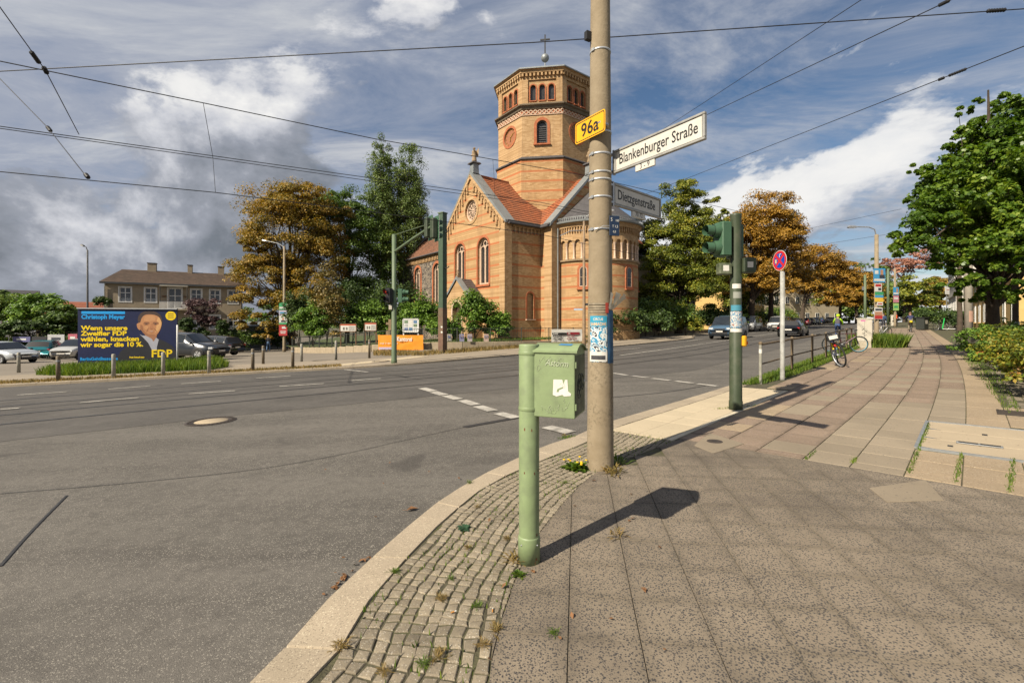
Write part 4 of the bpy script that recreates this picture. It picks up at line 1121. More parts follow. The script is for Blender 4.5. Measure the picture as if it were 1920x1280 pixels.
# nave of dark rubble with brick dressings
mb = MB(); nh = []
for cx in (4.55, 9.75, 14.95): nh.append(arch(cx, 1.7, 3.9, 8.9))
panel(mb, Mn, [(0, -0.8), (18.6, -0.8), (18.6, 9.35), (0, 9.35)], nh, 0.35); mb.build('nave_wall', rubble_m, CH)
for cx in (4.55, 9.75, 14.95): church_window(Mn, cx, 1.7, 3.9, 8.9, None, 0.33, sur=0.32)
mb = MB(); mb.M = Mn; mb.box((9.3, 9.75, 0.03), (18.6, 0.85, 0.08))
for k in range(46): mb.box((0.2 + 18.2 * k / 45, 9.62, 0.12), (0.17, 0.42, 0.18))
mb.box((9.3, 10.0, 0.14), (18.6, 0.22, 0.28)); mb.build('nave_cornice', brick_p, CH)
mb = MB(); mb.box((-29.1, NY + 0.1, 4.0), (1.0, 0.9, 9.6)); mb.build('nave_buttress', rubble_m, CH)
mb = MB(); mb.box((-29.2, NY - 0.1, 9.6), (0.8, 0.8, 3.2)); mb.box((-29.2, NY - 0.1, 11.3), (1.1, 1.1, 0.25)); mb.build('pinnacle', brick_r, CH)
M9 = frame((-29.0, NY, 0), (0, 1, 0), (-1, 0, 0))
mb = MB(); panel(mb, M9, [(0, -1), (NW, -1), (NW, EZ), (NW / 2, RZ + 0.3), (0, EZ)], []); mb.build('nave_gable', rubble_m, CH)
mb = MB()
for s in (-1, 1):
    a_ = Vector((-29.15, CY + s * (NW / 2 + 0.35), EZ + 0.15)); b_ = Vector((-29.15, CY, RZ + 0.45)); w_ = Vector((0.65, 0, 0)); d_ = Vector((0, 0, -0.4))
    mb.add([a_, b_, b_ + w_, a_ + w_, a_ + d_, b_ + d_, b_ + w_ + d_, a_ + w_ + d_], [(0, 1, 2, 3), (4, 5, 1, 0), (3, 2, 6, 7)])
mb.build('coping', zinc, CH)
# porch in front of the gable
PW, PD, PE, PR = 2.0, 1.5, 3.9, 5.55
Mp = frame((-hw, -PD, 0), (1, 0, 0), (0, -1, 0))
mb = MB(); panel(mb, Mp, [(-PW + 0.1, B0), (PW - 0.1, B0), (PW - 0.1, PE), (0, PR), (-PW + 0.1, PE)], [arch(0, 1.5, B0 + 0.02, 3.55)], 0.4)
for s in (-1, 1): mb.box((-hw + s * (PW - 0.2), -PD / 2 + 0.01, (PE + B0) / 2), (0.22, PD - 0.04, PE - B0 - 0.01))
mb.build('porch_wall', brick_p, CH)
mb = MB(); mb.M = Mp; ring(mb, arch(0, 1.95, B0 + 0.02, 3.8), arch(0, 1.505, B0 + 0.02, 3.555), -0.02, 0.05); pf = mb.build('porch_arch', stone_t, CH)
mb = MB(); mb.M = Mp; fill(mb, arch(0, 1.5, B0 + 0.02, 3.55), -0.38); dr = mb.build('door', mat('dark_oak', (0.06, 0.035, 0.02), 0.7, 0.3, 5), CH)
for s in (-1, 1):
    mb = MB(); mb.M = Mp; mb.box((s * 0.37, 1.3, -0.34), (0.66, 2.2, 0.05)); mb.build('door_leaf', MATS['dark_oak'], dr)
mb = MB(); mb.M = Mp; mb.box((0.08, 1.2, -0.29), (0.05, 0.2, 0.05)); mb.build('handle', black, dr)
mb = MB()
for s in (-1, 1): roof_slope(mb, (-hw + s * (PW + 0.15), -PD + 0.3, PE - 0.08), (-hw + s * (PW + 0.15), -0.02, PE - 0.08), (-hw, -PD + 0.3, PR + 0.1), (-hw, -0.02, PR + 0.1), 9, 0.03)
mb.build('porch_roof', mat('dark_tile', (0.10, 0.075, 0.065), 0.85, 0.25, 3), CH)
mb = MB(); mb.M = Mp
for s in (-1, 1):
    p = [(s * (PW + 0.2), PE + 0.05), (0, PR + 0.28)]; q = [(s * (PW + 0.2), PE - 0.2), (0, PR + 0.02)]
    mb.add([(*p[0], 0.12), (*p[1], 0.12), (*p[1], -0.34), (*p[0], -0.34), (*q[0], 0.12), (*q[1], 0.12)], [(0, 1, 2, 3), (4, 5, 1, 0)])
mb.build('porch_coping', zinc, CH)
mb = MB(); mb.M = Mp; mb.box((0, PR + 0.55, -0.1), (0.1, 0.65, 0.1)); mb.box((0, PR + 0.65, -0.1), (0.42, 0.1, 0.1)); mb.box((0, PR + 0.28, -0.1), (0.22, 0.22, 0.22)); mb.build('porch_cross', sandst, CH)
MB().box((-hw, -PD - 0.35, 0.12), (2.6, 0.8, 0.2)).build('step', sandst, CH)

# ------------------------------------------------------------------ street furniture close to the camera
green_box_m = mat('pale_green_enamel', (0.235, 0.305, 0.150), 0.5, 0.10, 4.0, dirt=(0.155, 0.185, 0.11), dscale=7, damt=0.7, spec=0.45, bump=0.15, bscale=9)
green_pole = mat('signal_green_paint', (0.045, 0.062, 0.032), 0.5, 0.15, 5.0, dirt=(0.12, 0.12, 0.08), dscale=4, damt=0.5)
green_sig = mat('signal_green_plastic', (0.055, 0.125, 0.07), 0.5, 0.08, 5.0)
green_mast = mat('mast_green_paint', (0.11, 0.155, 0.085), 0.55, 0.12, 3.0, dirt=(0.15, 0.16, 0.11), dscale=2, damt=0.4)
sticker_w = mat('paper_white', (0.68, 0.66, 0.60), 0.8, 0.08, 20, dirt=(0.45, 0.42, 0.36), dscale=15)
scratch = mat('pale_scratches', (0.42, 0.47, 0.33), 0.7, 0.15, 20)
sign_white = mat('enamel_white', (0.66, 0.63, 0.56), 0.4, 0.05, 8, dirt=(0.42, 0.38, 0.31), dscale=6, damt=0.4)
ink = mat('black_lettering', (0.012, 0.012, 0.013), 0.5, 0.1, 8)
yellow_sign = mat('road_sign_yellow', (0.83, 0.42, 0.008), 0.4, 0.05, 6, spec=0.45)
def conc_pole_mat():
    m = bpy.data.materials.new('spun_concrete'); m.use_nodes = True; nt = m.node_tree; b = nt.nodes['Principled BSDF']; b.inputs['Roughness'].default_value = 0.9
    tc = node(nt, 'ShaderNodeTexCoord'); sp = node(nt, 'ShaderNodeSeparateXYZ'); nt.links.new(tc.outputs['Object'], sp.inputs[0])
    n = node(nt, 'ShaderNodeTexNoise', i_Scale=5.0, i_Detail=8.0, i_Roughness=0.65); nt.links.new(tc.outputs['Object'], n.inputs['Vector'])
    c = ramp(nt, [(0.3, (0.175, 0.135, 0.083)), (0.7, (0.25, 0.20, 0.132))], n.outputs[0])
    n2 = node(nt, 'ShaderNodeTexNoise', i_Scale=38.0, i_Detail=4.0); nt.links.new(tc.outputs['Object'], n2.inputs['Vector'])
    n3 = node(nt, 'ShaderNodeTexNoise', i_Scale=3.5, i_Detail=5.0); nt.links.new(tc.outputs['Object'], n3.inputs['Vector'])
    k = math_n(nt, 'MULTIPLY', ramp(nt, [(0.52, 0.0), (0.60, 1.0)], n2.outputs[0]), ramp(nt, [(0.42, 0.0), (0.6, 0.8)], n3.outputs[0]))
    lowz = ramp(nt, [(0.0, 0.3), (0.18, 1.0), (0.7, 0.5), (1.0, 0.12)], math_n(nt, 'DIVIDE', sp.outputs[2], 1.8))
    c = mixc(nt, math_n(nt, 'MULTIPLY', k, lowz), c, (0.085, 0.07, 0.045)); nt.links.new(c, b.inputs['Base Color'])
    bp = node(nt, 'ShaderNodeBump', i_Strength=0.3, i_Distance=0.01); nt.links.new(n2.outputs[0], bp.inputs['Height']); nt.links.new(bp.outputs[0], b.inputs['Normal'])
    MATS['spun_concrete'] = m; return m
concrete = conc_pole_mat()

# green cabinet on a post
p = gp(992, 1051)
GB = thing('post_cabinet', p, 0, 'pale green metal cabinet with scratched tags on a round green post', 'cabinet')
MB().lathe([(0.0, 0.0), (0.074, 0.0), (0.074, 0.165), (0.072, 0.172), (0.0685, 0.176)], 28).build('post_sleeve', green_box_m, GB)
MB().lathe([(0.0685, 0.17), (0.0685, 1.45), (0.066, 1.458), (0.0, 1.46)], 28).build('post', green_box_m, GB)
ra = R(-21); ux, uy = math.cos(ra), math.sin(ra)
Mb = Matrix.Translation((0.02, -0.055, 0)) @ Matrix.Rotation(ra, 4, 'Z')   # local x along the front, y to the back
prof = [(0.0, 0.985), (0.0, 1.415), (0.02, 1.432), (0.07, 1.452), (0.14, 1.462), (0.21, 1.455), (0.27, 1.435), (0.31, 1.405), (0.31, 0.985)]
mb = MB(); mb.M = Mb; n = len(prof); x0, x1 = -0.0, 0.285
mb.add([(x0, y, z) for y, z in prof] + [(x1, y, z) for y, z in prof], [tuple(range(n))[::-1], tuple(range(n, 2 * n))] + [(i, (i + 1) % n, n + (i + 1) % n, n + i) for i in range(n)])
cab = mb.build('cabinet_body', green_box_m, GB)
bv = cab.modifiers.new('b', 'BEVEL'); bv.width = 0.006; bv.segments = 2
mb = MB(); mb.M = Mb
roof = [(y - 0.006 if y == 0 else y, z) for y, z in prof[1:8]]; m_ = len(roof)
mb.add([(-0.004, y - 0.004, z + 0.004) for y, z in roof] + [(0.302, y - 0.004, z + 0.004) for y, z in roof] + [(-0.004, y - 0.004, z - 0.008) for y, z in roof] + [(0.302, y - 0.004, z - 0.008) for y, z in roof],
       [(i, m_ + i, m_ + i + 1, i + 1) for i in range(m_ - 1)] + [(m_ + i, 3 * m_ + i, 3 * m_ + i + 1, m_ + i + 1) for i in range(m_ - 1)] + [(0, 2 * m_, 3 * m_, m_)])
mb.build('hood', green_box_m, GB)
dark_green = mat('darker_green', (0.085, 0.105, 0.055), 0.6, 0.3, 9, dirt=(0.2, 0.2, 0.15), dscale=9, damt=0.7)  # darker green than the cabinet front, for its side panel and a signal box
mb = MB(); mb.M = Mb; mb.add([(0.2875, 0.018, 1.0), (0.2875, 0.295, 1.0), (0.2875, 0.295, 1.39), (0.2875, 0.018, 1.39)], [(0, 1, 2, 3)]); dr = mb.build('side_door', dark_green, GB)
qs = random.Random(3)
for z in (1.06, 1.33): mb = MB(); mb.M = Mb; mb.tube([(0.291, 0.008, z - 0.02), (0.291, 0.008, z + 0.02)], 0.006, 8); mb.build('hinge', green_box_m, GB)
mb = MB(); mb.M = Mb @ Matrix.Translation((0.288, 0.27, 1.2)) @ Matrix.Rotation(PI / 2, 4, 'Y'); mb.lathe([(0.0, 0.006), (0.010, 0.006), (0.012, 0.0)], 12); mb.build('lock', steel, GB)
for z in (1.03, 1.40): mb = MB(); mb.lathe([(0.0705, z - 0.012), (0.0715, z - 0.01), (0.0715, z + 0.01), (0.0705, z + 0.012)], 24); mb.build('clamp_band', green_box_m, GB)
for k in range(4): mb = MB(); a = R(45 + 90 * k); mb.sphere((0.0745 * math.cos(a), 0.0745 * math.sin(a), 0.13), 0.006, 6, 5); mb.build('bolt', steel, GB)
rustm = mat('rust_spots', (0.16, 0.07, 0.03), 0.9, 0.3, 20)
for k in range(9): a = R(qs.uniform(-150, -30)); z = qs.choice((0.02, 0.18, 0.03, 0.6, 0.9)) + qs.uniform(-0.015, 0.02); r_ = 0.0752 if z < 0.17 else 0.0690; mb = MB(); mb.lathe([(r_, z), (r_, z + qs.uniform(0.006, 0.02))], 3, (0, 0, 0), True, a, a + qs.uniform(0.06, 0.2)); mb.build('rust_spot', rustm, GB)
for k in range(6):
    mb = MB(); mb.M = Mb; y0, z0 = qs.uniform(0.07, 0.24), qs.uniform(1.08, 1.32); r1, r2 = qs.uniform(0.02, 0.045), qs.uniform(0.03, 0.06)
    mb.tube([(0.2885, y0 + r1 * math.cos(a * 0.7), z0 + r2 * math.sin(a * 0.7) - a * 0.004) for a in range(10)], 0.0022, 4); mb.build('scribble', mat('black_marker', (0.02, 0.02, 0.02), 0.6), dr)
Mf_ = Mb @ frame((0, -0.0025, 0), (1, 0, 0), (0, -1, 0))
st = [(0.145, 1.235), (0.14, 1.135), (0.165, 1.125), (0.205, 1.138), (0.215, 1.128), (0.258, 1.133), (0.262, 1.148), (0.243, 1.162), (0.238, 1.236), (0.222, 1.236), (0.212, 1.205), (0.204, 1.236)]
mb = MB(); mb.M = Mf_; mb.add([(a, b, 0) for a, b in st], [tuple(range(len(st)))]); sk = mb.build('torn_sticker', sticker_w, GB)
mb = MB(); mb.M = Mf_; mb.add([(a, b, 0.001) for a, b in ((0.165, 1.155), (0.172, 1.175), (0.21, 1.19), (0.21, 1.182), (0.182, 1.168), (0.18, 1.155))], [tuple(range(6))]); mb.build('torn_hole', green_box_m, sk)
letters('Astorm', 0.062, scratch, GB, Mf_ @ Matrix.Translation((0.088, 1.325, 0.001)) @ Matrix.Rotation(R(-3), 4, 'Z'), sx=0.8, shear=0.3, name='scratched_tag', ext=0.0005)
for k in range(13):
    x, z = qs.uniform(0.04, 0.25), qs.choice((1.36, 1.30, 1.05, 1.09, 1.2, 1.03)); mb = MB(); mb.M = Mf_
    mb.tube([(x + qs.uniform(0.01, 0.03) * math.cos(a * 0.9 + k), z + qs.uniform(0.01, 0.03) * math.sin(a * 1.3), 0.0005) for a in range(6)], 0.0007, 4); mb.build('scratch', scratch, GB)
mb = MB(); mb.M = Mb; mb.add([(0.16, 0.06, 1.4555), (0.25, 0.05, 1.4535), (0.255, 0.09, 1.4625), (0.17, 0.10, 1.464)], [(0, 1, 2, 3)]); mb.build('blue_paint_mark', mat('blue_spray', (0.06, 0.22, 0.42), 0.6), GB)

# concrete mast with street signs
p = gp(1125.5, 875)
CP = thing('concrete_pole', p, 0, 'tall round concrete mast with steel bands beside the green cabinet', 'pole')
def pr(z): return 0.146 - 0.041 * min(z, 9) / 5.17
MB().lathe([(0.0, -0.1), (0.150, -0.1), (0.148, 0.02)] + [(pr(z), z) for z in (0.1, 1, 2, 3, 4, 5, 6, 7, 8)] + [(0.0, 8.02)], 32).build('shaft', concrete, CP)
for zz in (3.42, 3.22, 3.14, 2.95, 2.60, 3.66, 4.55):
    r_ = pr(zz) + 0.003; MB().lathe([(r_ - 0.004, zz - 0.011), (r_ + 0.002, zz - 0.010), (r_ + 0.002, zz + 0.010), (r_ - 0.004, zz + 0.011)], 28).build('steel_band', alu, CP)
    MB().box((-r_ * 0.8, -r_ * 0.62, zz), (0.02, 0.035, 0.03), R(40)).build('band_screw', steel, CP)
MB().box((-pr(4.75) - 0.03, -0.03, 4.72), (0.07, 0.05, 0.09), 0.5).build('wire_hook', black, CP)
# pasted paper and tape
def wrap(parent, name, m, z0, z1, a0, a1, lift=0.004, n=14, base=None):
    mb = MB(); vs = []; fs = []
    for k in range(n + 1):
        a = a0 + (a1 - a0) * k / n
        for z in (z0, z1): r_ = pr(z) + lift; vs.append((r_ * math.cos(a), r_ * math.sin(a), z))
    for k in range(n): fs.append((2 * k, 2 * k + 2, 2 * k + 3, 2 * k + 1))
    mb.add(vs, fs, True); return mb.build(name, m, parent)
def swirl(name, cols, scale=9.0, dist=2.5):
    if name in MATS: return MATS[name]
    m = bpy.data.materials.new(name); m.use_nodes = True; nt = m.node_tree; b = nt.nodes['Principled BSDF']; b.inputs['Roughness'].default_value = 0.7
    tc = node(nt, 'ShaderNodeTexCoord'); n = node(nt, 'ShaderNodeTexNoise', i_Scale=scale, i_Detail=3.0, i_Distortion=dist); nt.links.new(tc.outputs['Object'], n.inputs['Vector'])
    nt.links.new(ramp(nt, [(0.28 + 0.44 * i / (len(cols) - 1), al(c)) for i, c in enumerate(cols)], n.outputs[0], 'CONSTANT'), b.inputs['Base Color']); MATS[name] = m; return m
poster_m = swirl('circus_print', [(0.01, 0.05, 0.10), (0.62, 0.66, 0.64), (0.03, 0.25, 0.42), (0.66, 0.68, 0.66), (0.02, 0.02, 0.03), (0.60, 0.62, 0.58), (0.10, 0.42, 0.55)], 11, 1.0)
A0, A1 = R(-152), R(-70)
po = wrap(CP, 'circus_poster', poster_m, 1.165, 1.66, A0, A1, 0.005)
wrap(po, 'poster_sky', mat('poster_blue', (0.03, 0.30, 0.46), 0.7, 0.2, 10), 1.545, 1.66, A0, A1, 0.006)
wrap(po, 'poster_footer', sticker_w, 1.17, 1.275, A0, A1, 0.006)
wrap(po, 'poster_text_block', mat('poster_ink', (0.05, 0.05, 0.055), 0.7, 0.4, 40), 1.19, 1.235, A0 + 0.15, A1 - 0.15, 0.007)
wrap(CP, 'blue_poster', mat('blue_bill', (0.03, 0.10, 0.20), 0.7, 0.4, 9), 1.15, 1.72, A1 + 0.05, R(-15), 0.0045)
def bend(o, r_, a_mid):
    for v in o.data.vertices:
        a = a_mid + v.co.x / r_; rr = r_ + v.co.z; z = v.co.y; v.co = (rr * math.cos(a), rr * math.sin(a), z)
am = (A0 + A1) / 2
for s, z, sz, m in (('CIRCUS', 1.612, 0.038, sticker_w), ('SAMADHI', 1.555, 0.05, mat('pale_orange_ink', (0.72, 0.50, 0.30), 0.7, 0.1, 9))):
    bend(letters(s, sz, m, po, Matrix.Translation((0, z, 0.003)), sx=0.82, bold=0.001, align='CENTER', ext=0.0004), pr(1.6) + 0.005, am)
for k, z in enumerate((1.705, 1.735, 1.76, 1.79)):
    wrap(CP, 'tape_remains', mat('old_tape', (0.27, 0.225, 0.16), 0.5, 0.3, 20), z - 0.009, z + 0.009, R(-170), R(-75), 0.004 + 0.001 * k)
mb = MB(); qb = random.Random(2)
for k in range(7):
    a = R(-62 + k * 9); r0 = pr(1.8) + 0.004; top = 1.90 + qb.uniform(-0.03, 0.02); o_ = 0.012 + 0.03 * (k % 3)
    P_ = [(r0 * math.cos(a), r0 * math.sin(a), 1.74), ((r0 + o_) * math.cos(a + 0.05), (r0 + o_) * math.sin(a + 0.05), 1.80), ((r0 + o_ * 1.6) * math.cos(a + 0.12), (r0 + o_ * 1.6) * math.sin(a + 0.12), top)]
    Q_ = [((r0 + 0.004) * math.cos(a + 0.2), (r0 + 0.004) * math.sin(a + 0.2), 1.73), ((r0 + o_ * 1.3) * math.cos(a + 0.28), (r0 + o_ * 1.3) * math.sin(a + 0.28), 1.81), ((r0 + o_ * 2.1) * math.cos(a + 0.34), (r0 + o_ * 2.1) * math.sin(a + 0.34), top - 0.02)]
    mb.add(P_ + Q_, [(0, 3, 4, 1), (1, 4, 5, 2)], True)
bag = mb.build('torn_plastic_bag', mat('white_plastic', (0.62, 0.58, 0.48), 0.5, 0.2, 12), CP); bag['label'] = 'torn white plastic taped to the mast'
mb = MB(); r0 = pr(1.8) + 0.05; mb.add([(r0 * math.cos(a), r0 * math.sin(a), z) for a, z in ((R(-40), 1.90), (R(-18), 1.89), (R(-12), 1.83), (R(-34), 1.85))], [(0, 1, 2, 3)]); mb.build('orange_scrap', mat('orange_plastic', (0.75, 0.30, 0.02), 0.5), CP)
wrap(CP, 'red_scrap', mat('red_plastic', (0.38, 0.05, 0.03), 0.5), 1.69, 1.80, R(-78), R(-62), 0.008, 4)

def blade_sign(name, label, o, u, L, Hh, z0, text, size, sx, number, n_at, n_sz):
    """enamel street-name blade on its arm; o = fixed end, u = direction"""
    ang = math.atan2(u[1], u[0])
    S = thing(name, (o[0], o[1], z0), ang, label, 'street sign', 'street name signs on the concrete mast')
    fr = MB()
    for c, s in (((L / 2, 0, 0.012), (L, 0.036, 0.024)), ((L / 2, 0, Hh - 0.012), (L, 0.036, 0.024)), ((0.012, 0, Hh / 2), (0.024, 0.036, Hh - 0.05)), ((L - 0.012, 0, Hh / 2), (0.024, 0.036, Hh - 0.05))): fr.box(c, s, bevel=0.004)
    fr.build('frame', mat('dull_sign_frame', (0.40, 0.39, 0.36), 0.5, 0.12, 12, metal=0.3, dirt=(0.2, 0.18, 0.15), dscale=14, damt=0.6), S)
    MB().box((L / 2, 0, Hh / 2), (L - 0.03, 0.018, Hh - 0.03)).build('plate', sign_white, S)
    for dy, M in ((-1, frame((0.072, -0.0102, Hh * 0.33), (1, 0, 0), (0, -1, 0))), (1, frame((L - 0.055, 0.0102, Hh * 0.33), (-1, 0, 0), (0, 1, 0)))):
        letters(text, size, ink, S, M, sx=sx, bold=0.0012, ext=0.0008)
    ln = MB()
    for z in (0.028, Hh - 0.028): ln.box((L / 2, -0.0095, z), (L - 0.056, 0.002, 0.003))
    for x in (0.03, L - 0.03): ln.box((x, -0.0095, Hh / 2), (0.003, 0.002, Hh - 0.058))
    ln.build('border_line', ink, S)
    x, w = n_at
    nb = MB().box((x, 0, -0.034), (w, 0.022, 0.066), bevel=0.003).build('number_plate', sign_white, S)
    letters(number, n_sz, ink, nb, frame((x, -0.0115, -0.053), (1, 0, 0), (0, -1, 0)), sx=0.95, align='CENTER', ext=0.0006)
    ar = MB()
    for z in (0.03, Hh - 0.03): ar.box((-0.035, 0, z), (0.075, 0.03, 0.022))
    ar.box((-0.01, 0, Hh / 2), (0.018, 0.034, Hh + 0.02)); ar.build('bracket', alu, S)
    return S
u = Vector((0.535, -0.845)); blade_sign('street_name_sign', 'white street name blade reading Blankenburger Straße with numbers 3 - 9', (p.x + 0.155, p.y - 0.02), u, 1.12, 0.25, 3.24, 'Blankenburger Straße', 0.155, 0.722, '3 - 9', (0.43, 0.25), 0.075)
u = Vector((0.74, 0.672)); blade_sign('street_name_sign', 'white street name blade reading Dietzgenstraße below the other blade', (p.x + 0.14, p.y + 0.0), u, 0.99, 0.25, 2.90, 'Dietzgenstraße', 0.155, 0.83, '70 72', (0.50, 0.27), 0.07)
# yellow route plate
S = thing('route_sign', (p.x + 0.0, p.y - 0.27, 3.61), math.atan2(-0.835, 0.55), 'yellow road number plate reading 96a on the mast', 'road sign')
def rrect(w, h, r_, n=5):
    pts = []
    for cx, cy, a0 in ((w - r_, h - r_, 0), (r_, h - r_, 90), (r_, r_, 180), (w - r_, r_, 270)):
        for k in range(n + 1): a = R(a0 + 90 * k / n); pts.append((cx + r_ * math.cos(a), cy + r_ * math.sin(a)))
    return pts
Ms_ = Matrix.Translation((-0.47, 0, 0)) @ frame((0, 0, 0), (1, 0, 0), (0, -1, 0))
mb = MB(); mb.M = Ms_; mb.prism(rrect(0.47, 0.235, 0.03), -0.003, 0.0); mb.build('plate', yellow_sign, S)
mb = MB(); mb.M = Ms_ @ Matrix.Translation((0.012, 0.012, 0.0012)); ring(mb, rrect(0.446, 0.211, 0.024), [(0.008 + a * (0.430 / 0.446), 0.008 + b * (0.195 / 0.211)) for a, b in rrect(0.446, 0.211, 0.024)], -0.001, 0.0); mb.build('border', ink, S)
letters('96a', 0.205, ink, S, Ms_ @ Matrix.Translation((0.235, 0.052, 0.001)), sx=0.95, bold=0.003, align='CENTER', ext=0.0008)
MB().box((-0.10, 0.06, 0.12), (0.06, 0.12, 0.02)).build('bracket', alu, S)
# blue hydrant plate
S = thing('hydrant_sign', (p.x + 0.075, p.y - 0.125, 2.545), R(10), 'small dark blue hydrant plate with white figures on the mast', 'sign')
MB().box((0.055, 0, 0.105), (0.112, 0.012, 0.215), bevel=0.003).build('plate', mat('hydrant_blue', (0.012, 0.028, 0.065), 0.45, 0.1, 6), S)
for t_, x, z, sz in (('S', 0.022, 0.155, 0.055), ('100', 0.085, 0.15, 0.035), ('T 1,5', 0.062, 0.085, 0.04), ('0,3', 0.055, 0.03, 0.035)): letters(t_, sz, sticker_w, S, frame((x, -0.0065, z), (1, 0, 0), (0, -1, 0)), sx=0.8, align='CENTER', ext=0.0005)
MB().tube([(-0.16, 0.03, 0.06), (-0.07, -0.01, 0.1), (0.0, 0.0, 0.105)], 0.004, 6).build('strap', alu, S)

# pedestrian signal by the crossing
p = gp(1379.5, 767)
PS = thing('pedestrian_signal', p, 0, 'dark green pedestrian signal pole with yellow push button', 'traffic light')
MB().lathe([(0.0, -0.05), (0.115, -0.05), (0.112, 0.14), (0.104, 0.17), (0.104, 1.35), (0.096, 1.37), (0.092, 3.38), (0.095, 3.40), (0.095, 3.43), (0.0, 3.46)], 24).build('pole', green_pole, PS)
def ped_head(parent, M, aspects=2, s=0.30):
    hd = MB(); hd.M = M; hd.box((0.02, 0, 0), (0.19, 0.27, s * aspects), bevel=0.02); h = hd.build('signal_head', green_sig, parent)
    for k in range(aspects):
        z = s * (aspects / 2 - 0.5 - k)
        vz = MB(); vz.M = M @ Matrix.Translation((-0.12, 0, z)) @ Matrix.Rotation(-PI / 2, 4, 'Y')
        vz.lathe([(0.125, -0.06), (0.125, 0.0), (0.108, 0.06)], 20); vz.lathe([(0.098, 0.0), (0.092, 0.20)], 20, a0=R(-152), a1=R(152)); vz.build('visor', green_sig, h)
        ln = MB(); ln.M = M @ Matrix.Translation((-0.19, 0, z)) @ Matrix.Rotation(-PI / 2, 4, 'Y'); ln.lathe([(0.0, 0.02), (0.06, 0.015), (0.1, 0.0)], 16); ln.build('lens', black, h)
    bk = MB(); bk.M = M
    for z in (-s * aspects / 2 + 0.05, s * aspects / 2 - 0.05): bk.box((0.18, 0, z), (0.16, 0.05, 0.04))
    bk.build('bracket', green_sig, h)
    return h
ped_head(PS, Matrix.Translation((-0.26, -0.02, 2.98)) @ Matrix.Rotation(R(12), 4, 'Z'))
ped_head(PS, Matrix.Translation((0.10, 0.25, 2.98)) @ Matrix.Rotation(R(250), 4, 'Z'))
for x, y, m in ((-0.22, -0.03, dark_green), (0.19, -0.05, green_pole)):
    bx = MB().box((x, y, 2.46 if x < 0 else 2.52), (0.22, 0.16, 0.2 if x < 0 else 0.26), bevel=0.015).build('control_box', m, PS)
    MB().box((x, y - 0.082, 2.47 if x < 0 else 2.53), (0.10, 0.004, 0.10)).build('sticker', sticker_w, bx)
sw2 = swirl('sticker_print', [(0.6, 0.6, 0.55), (0.05, 0.2, 0.35), (0.62, 0.6, 0.55), (0.25, 0.1, 0.08), (0.1, 0.3, 0.4)], 26, 1.0)
def band_on(parent, r_, z0, z1, a0, a1, m, name='sticker'):
    mb = MB(); mb.lathe([(r_, z0), (r_, z1)], 10, (0, 0, 0), True, R(a0), R(a1)); return mb.build(name, m, parent)
band_on(PS, 0.107, 1.36, 1.42, -170, -20, sticker_w); band_on(PS, 0.1, 1.43, 1.72, -175, -25, sw2); band_on(PS, 0.0985, 1.73, 1.83, -165, -40, mat('teal_sticker', (0.06, 0.25, 0.34), 0.6)); band_on(PS, 0.0965, 2.12, 2.2, -150, -60, sticker_w); band_on(PS, 0.0965, 1.95, 2.06, -140, -50, mat('grey_sticker', (0.28, 0.29, 0.25), 0.7))
pb = MB().box((0.115, -0.055, 1.20), (0.10, 0.085, 0.19), R(-30), bevel=0.02).build('push_button', mat('button_yellow', (0.85, 0.40, 0.01), 0.4, 0.06, 6), PS)
MB().box((0.14, -0.095, 1.17), (0.05, 0.012, 0.05), R(-30)).build('button_panel', mat('button_red', (0.5, 0.08, 0.02), 0.5), pb)

# no-stopping sign
p = gp(1467, 711)
NS = thing('no_stopping_sign', p, R(-84), 'round red and blue no stopping sign on a thin grey post', 'traffic sign')
MB().lathe([(0.0, -0.05), (0.062, -0.05), (0.06, 0.05), (0.055, 0.1), (0.055, 2.78), (0.0, 2.8)], 16).build('post', mat('zinc_post', (0.36, 0.36, 0.33), 0.6, 0.25, 6, dirt=(0.16, 0.14, 0.11), dscale=9, damt=0.6), NS)
Mz = frame((-0.02, -0.065, 3.06), (1, 0, 0), (0, -1, 0))
mb = MB(); mb.M = Mz; mb.prism(circ(0, 0, 0.262, 36), -0.006, 0.0); mb.build('disc', sign_white, NS)
mb = MB(); mb.M = Mz; mb.prism(circ(0, 0, 0.25, 36), 0.0008, 0.0016); mb.build('red_field', mat('sign_red', (0.55, 0.02, 0.025), 0.4, 0.05, 6), NS)
for k in range(4):
    a = PI / 2 * k; pts = [(0.03 * math.cos(a), 0.03 * math.sin(a))] + [(0.19 * math.cos(a + t_), 0.19 * math.sin(a + t_)) for t_ in np.linspace(-0.62, 0.62, 9)]
    pts[0] = (0.05 * math.cos(a), 0.05 * math.sin(a))
    mb = MB(); mb.M = Mz; mb.prism(pts, 0.002, 0.0028); mb.build('blue_field', mat('sign_blue', (0.01, 0.06, 0.38), 0.4, 0.05, 6), NS)
mb = MB(); mb.M = Mz; mb.box((-0.135, -0.01, 0.0034), (0.05, 0.10, 0.001)); mb.build('sticker', mat('yellow_sticker', (0.65, 0.5, 0.25), 0.6), NS)
mb = MB(); mb.M = Mz
for c, s in (((0.0, 0.125, 0.0034), (0.02, 0.09, 0.001)), ((0.02, 0.16, 0.0034), (0.06, 0.02, 0.001))): mb.box(c, s)
mb.build('white_arrow', sticker_w, NS)
MB().box((0, -0.03, 2.9), (0.05, 0.07, 0.05)).build('clamp', steel, NS)

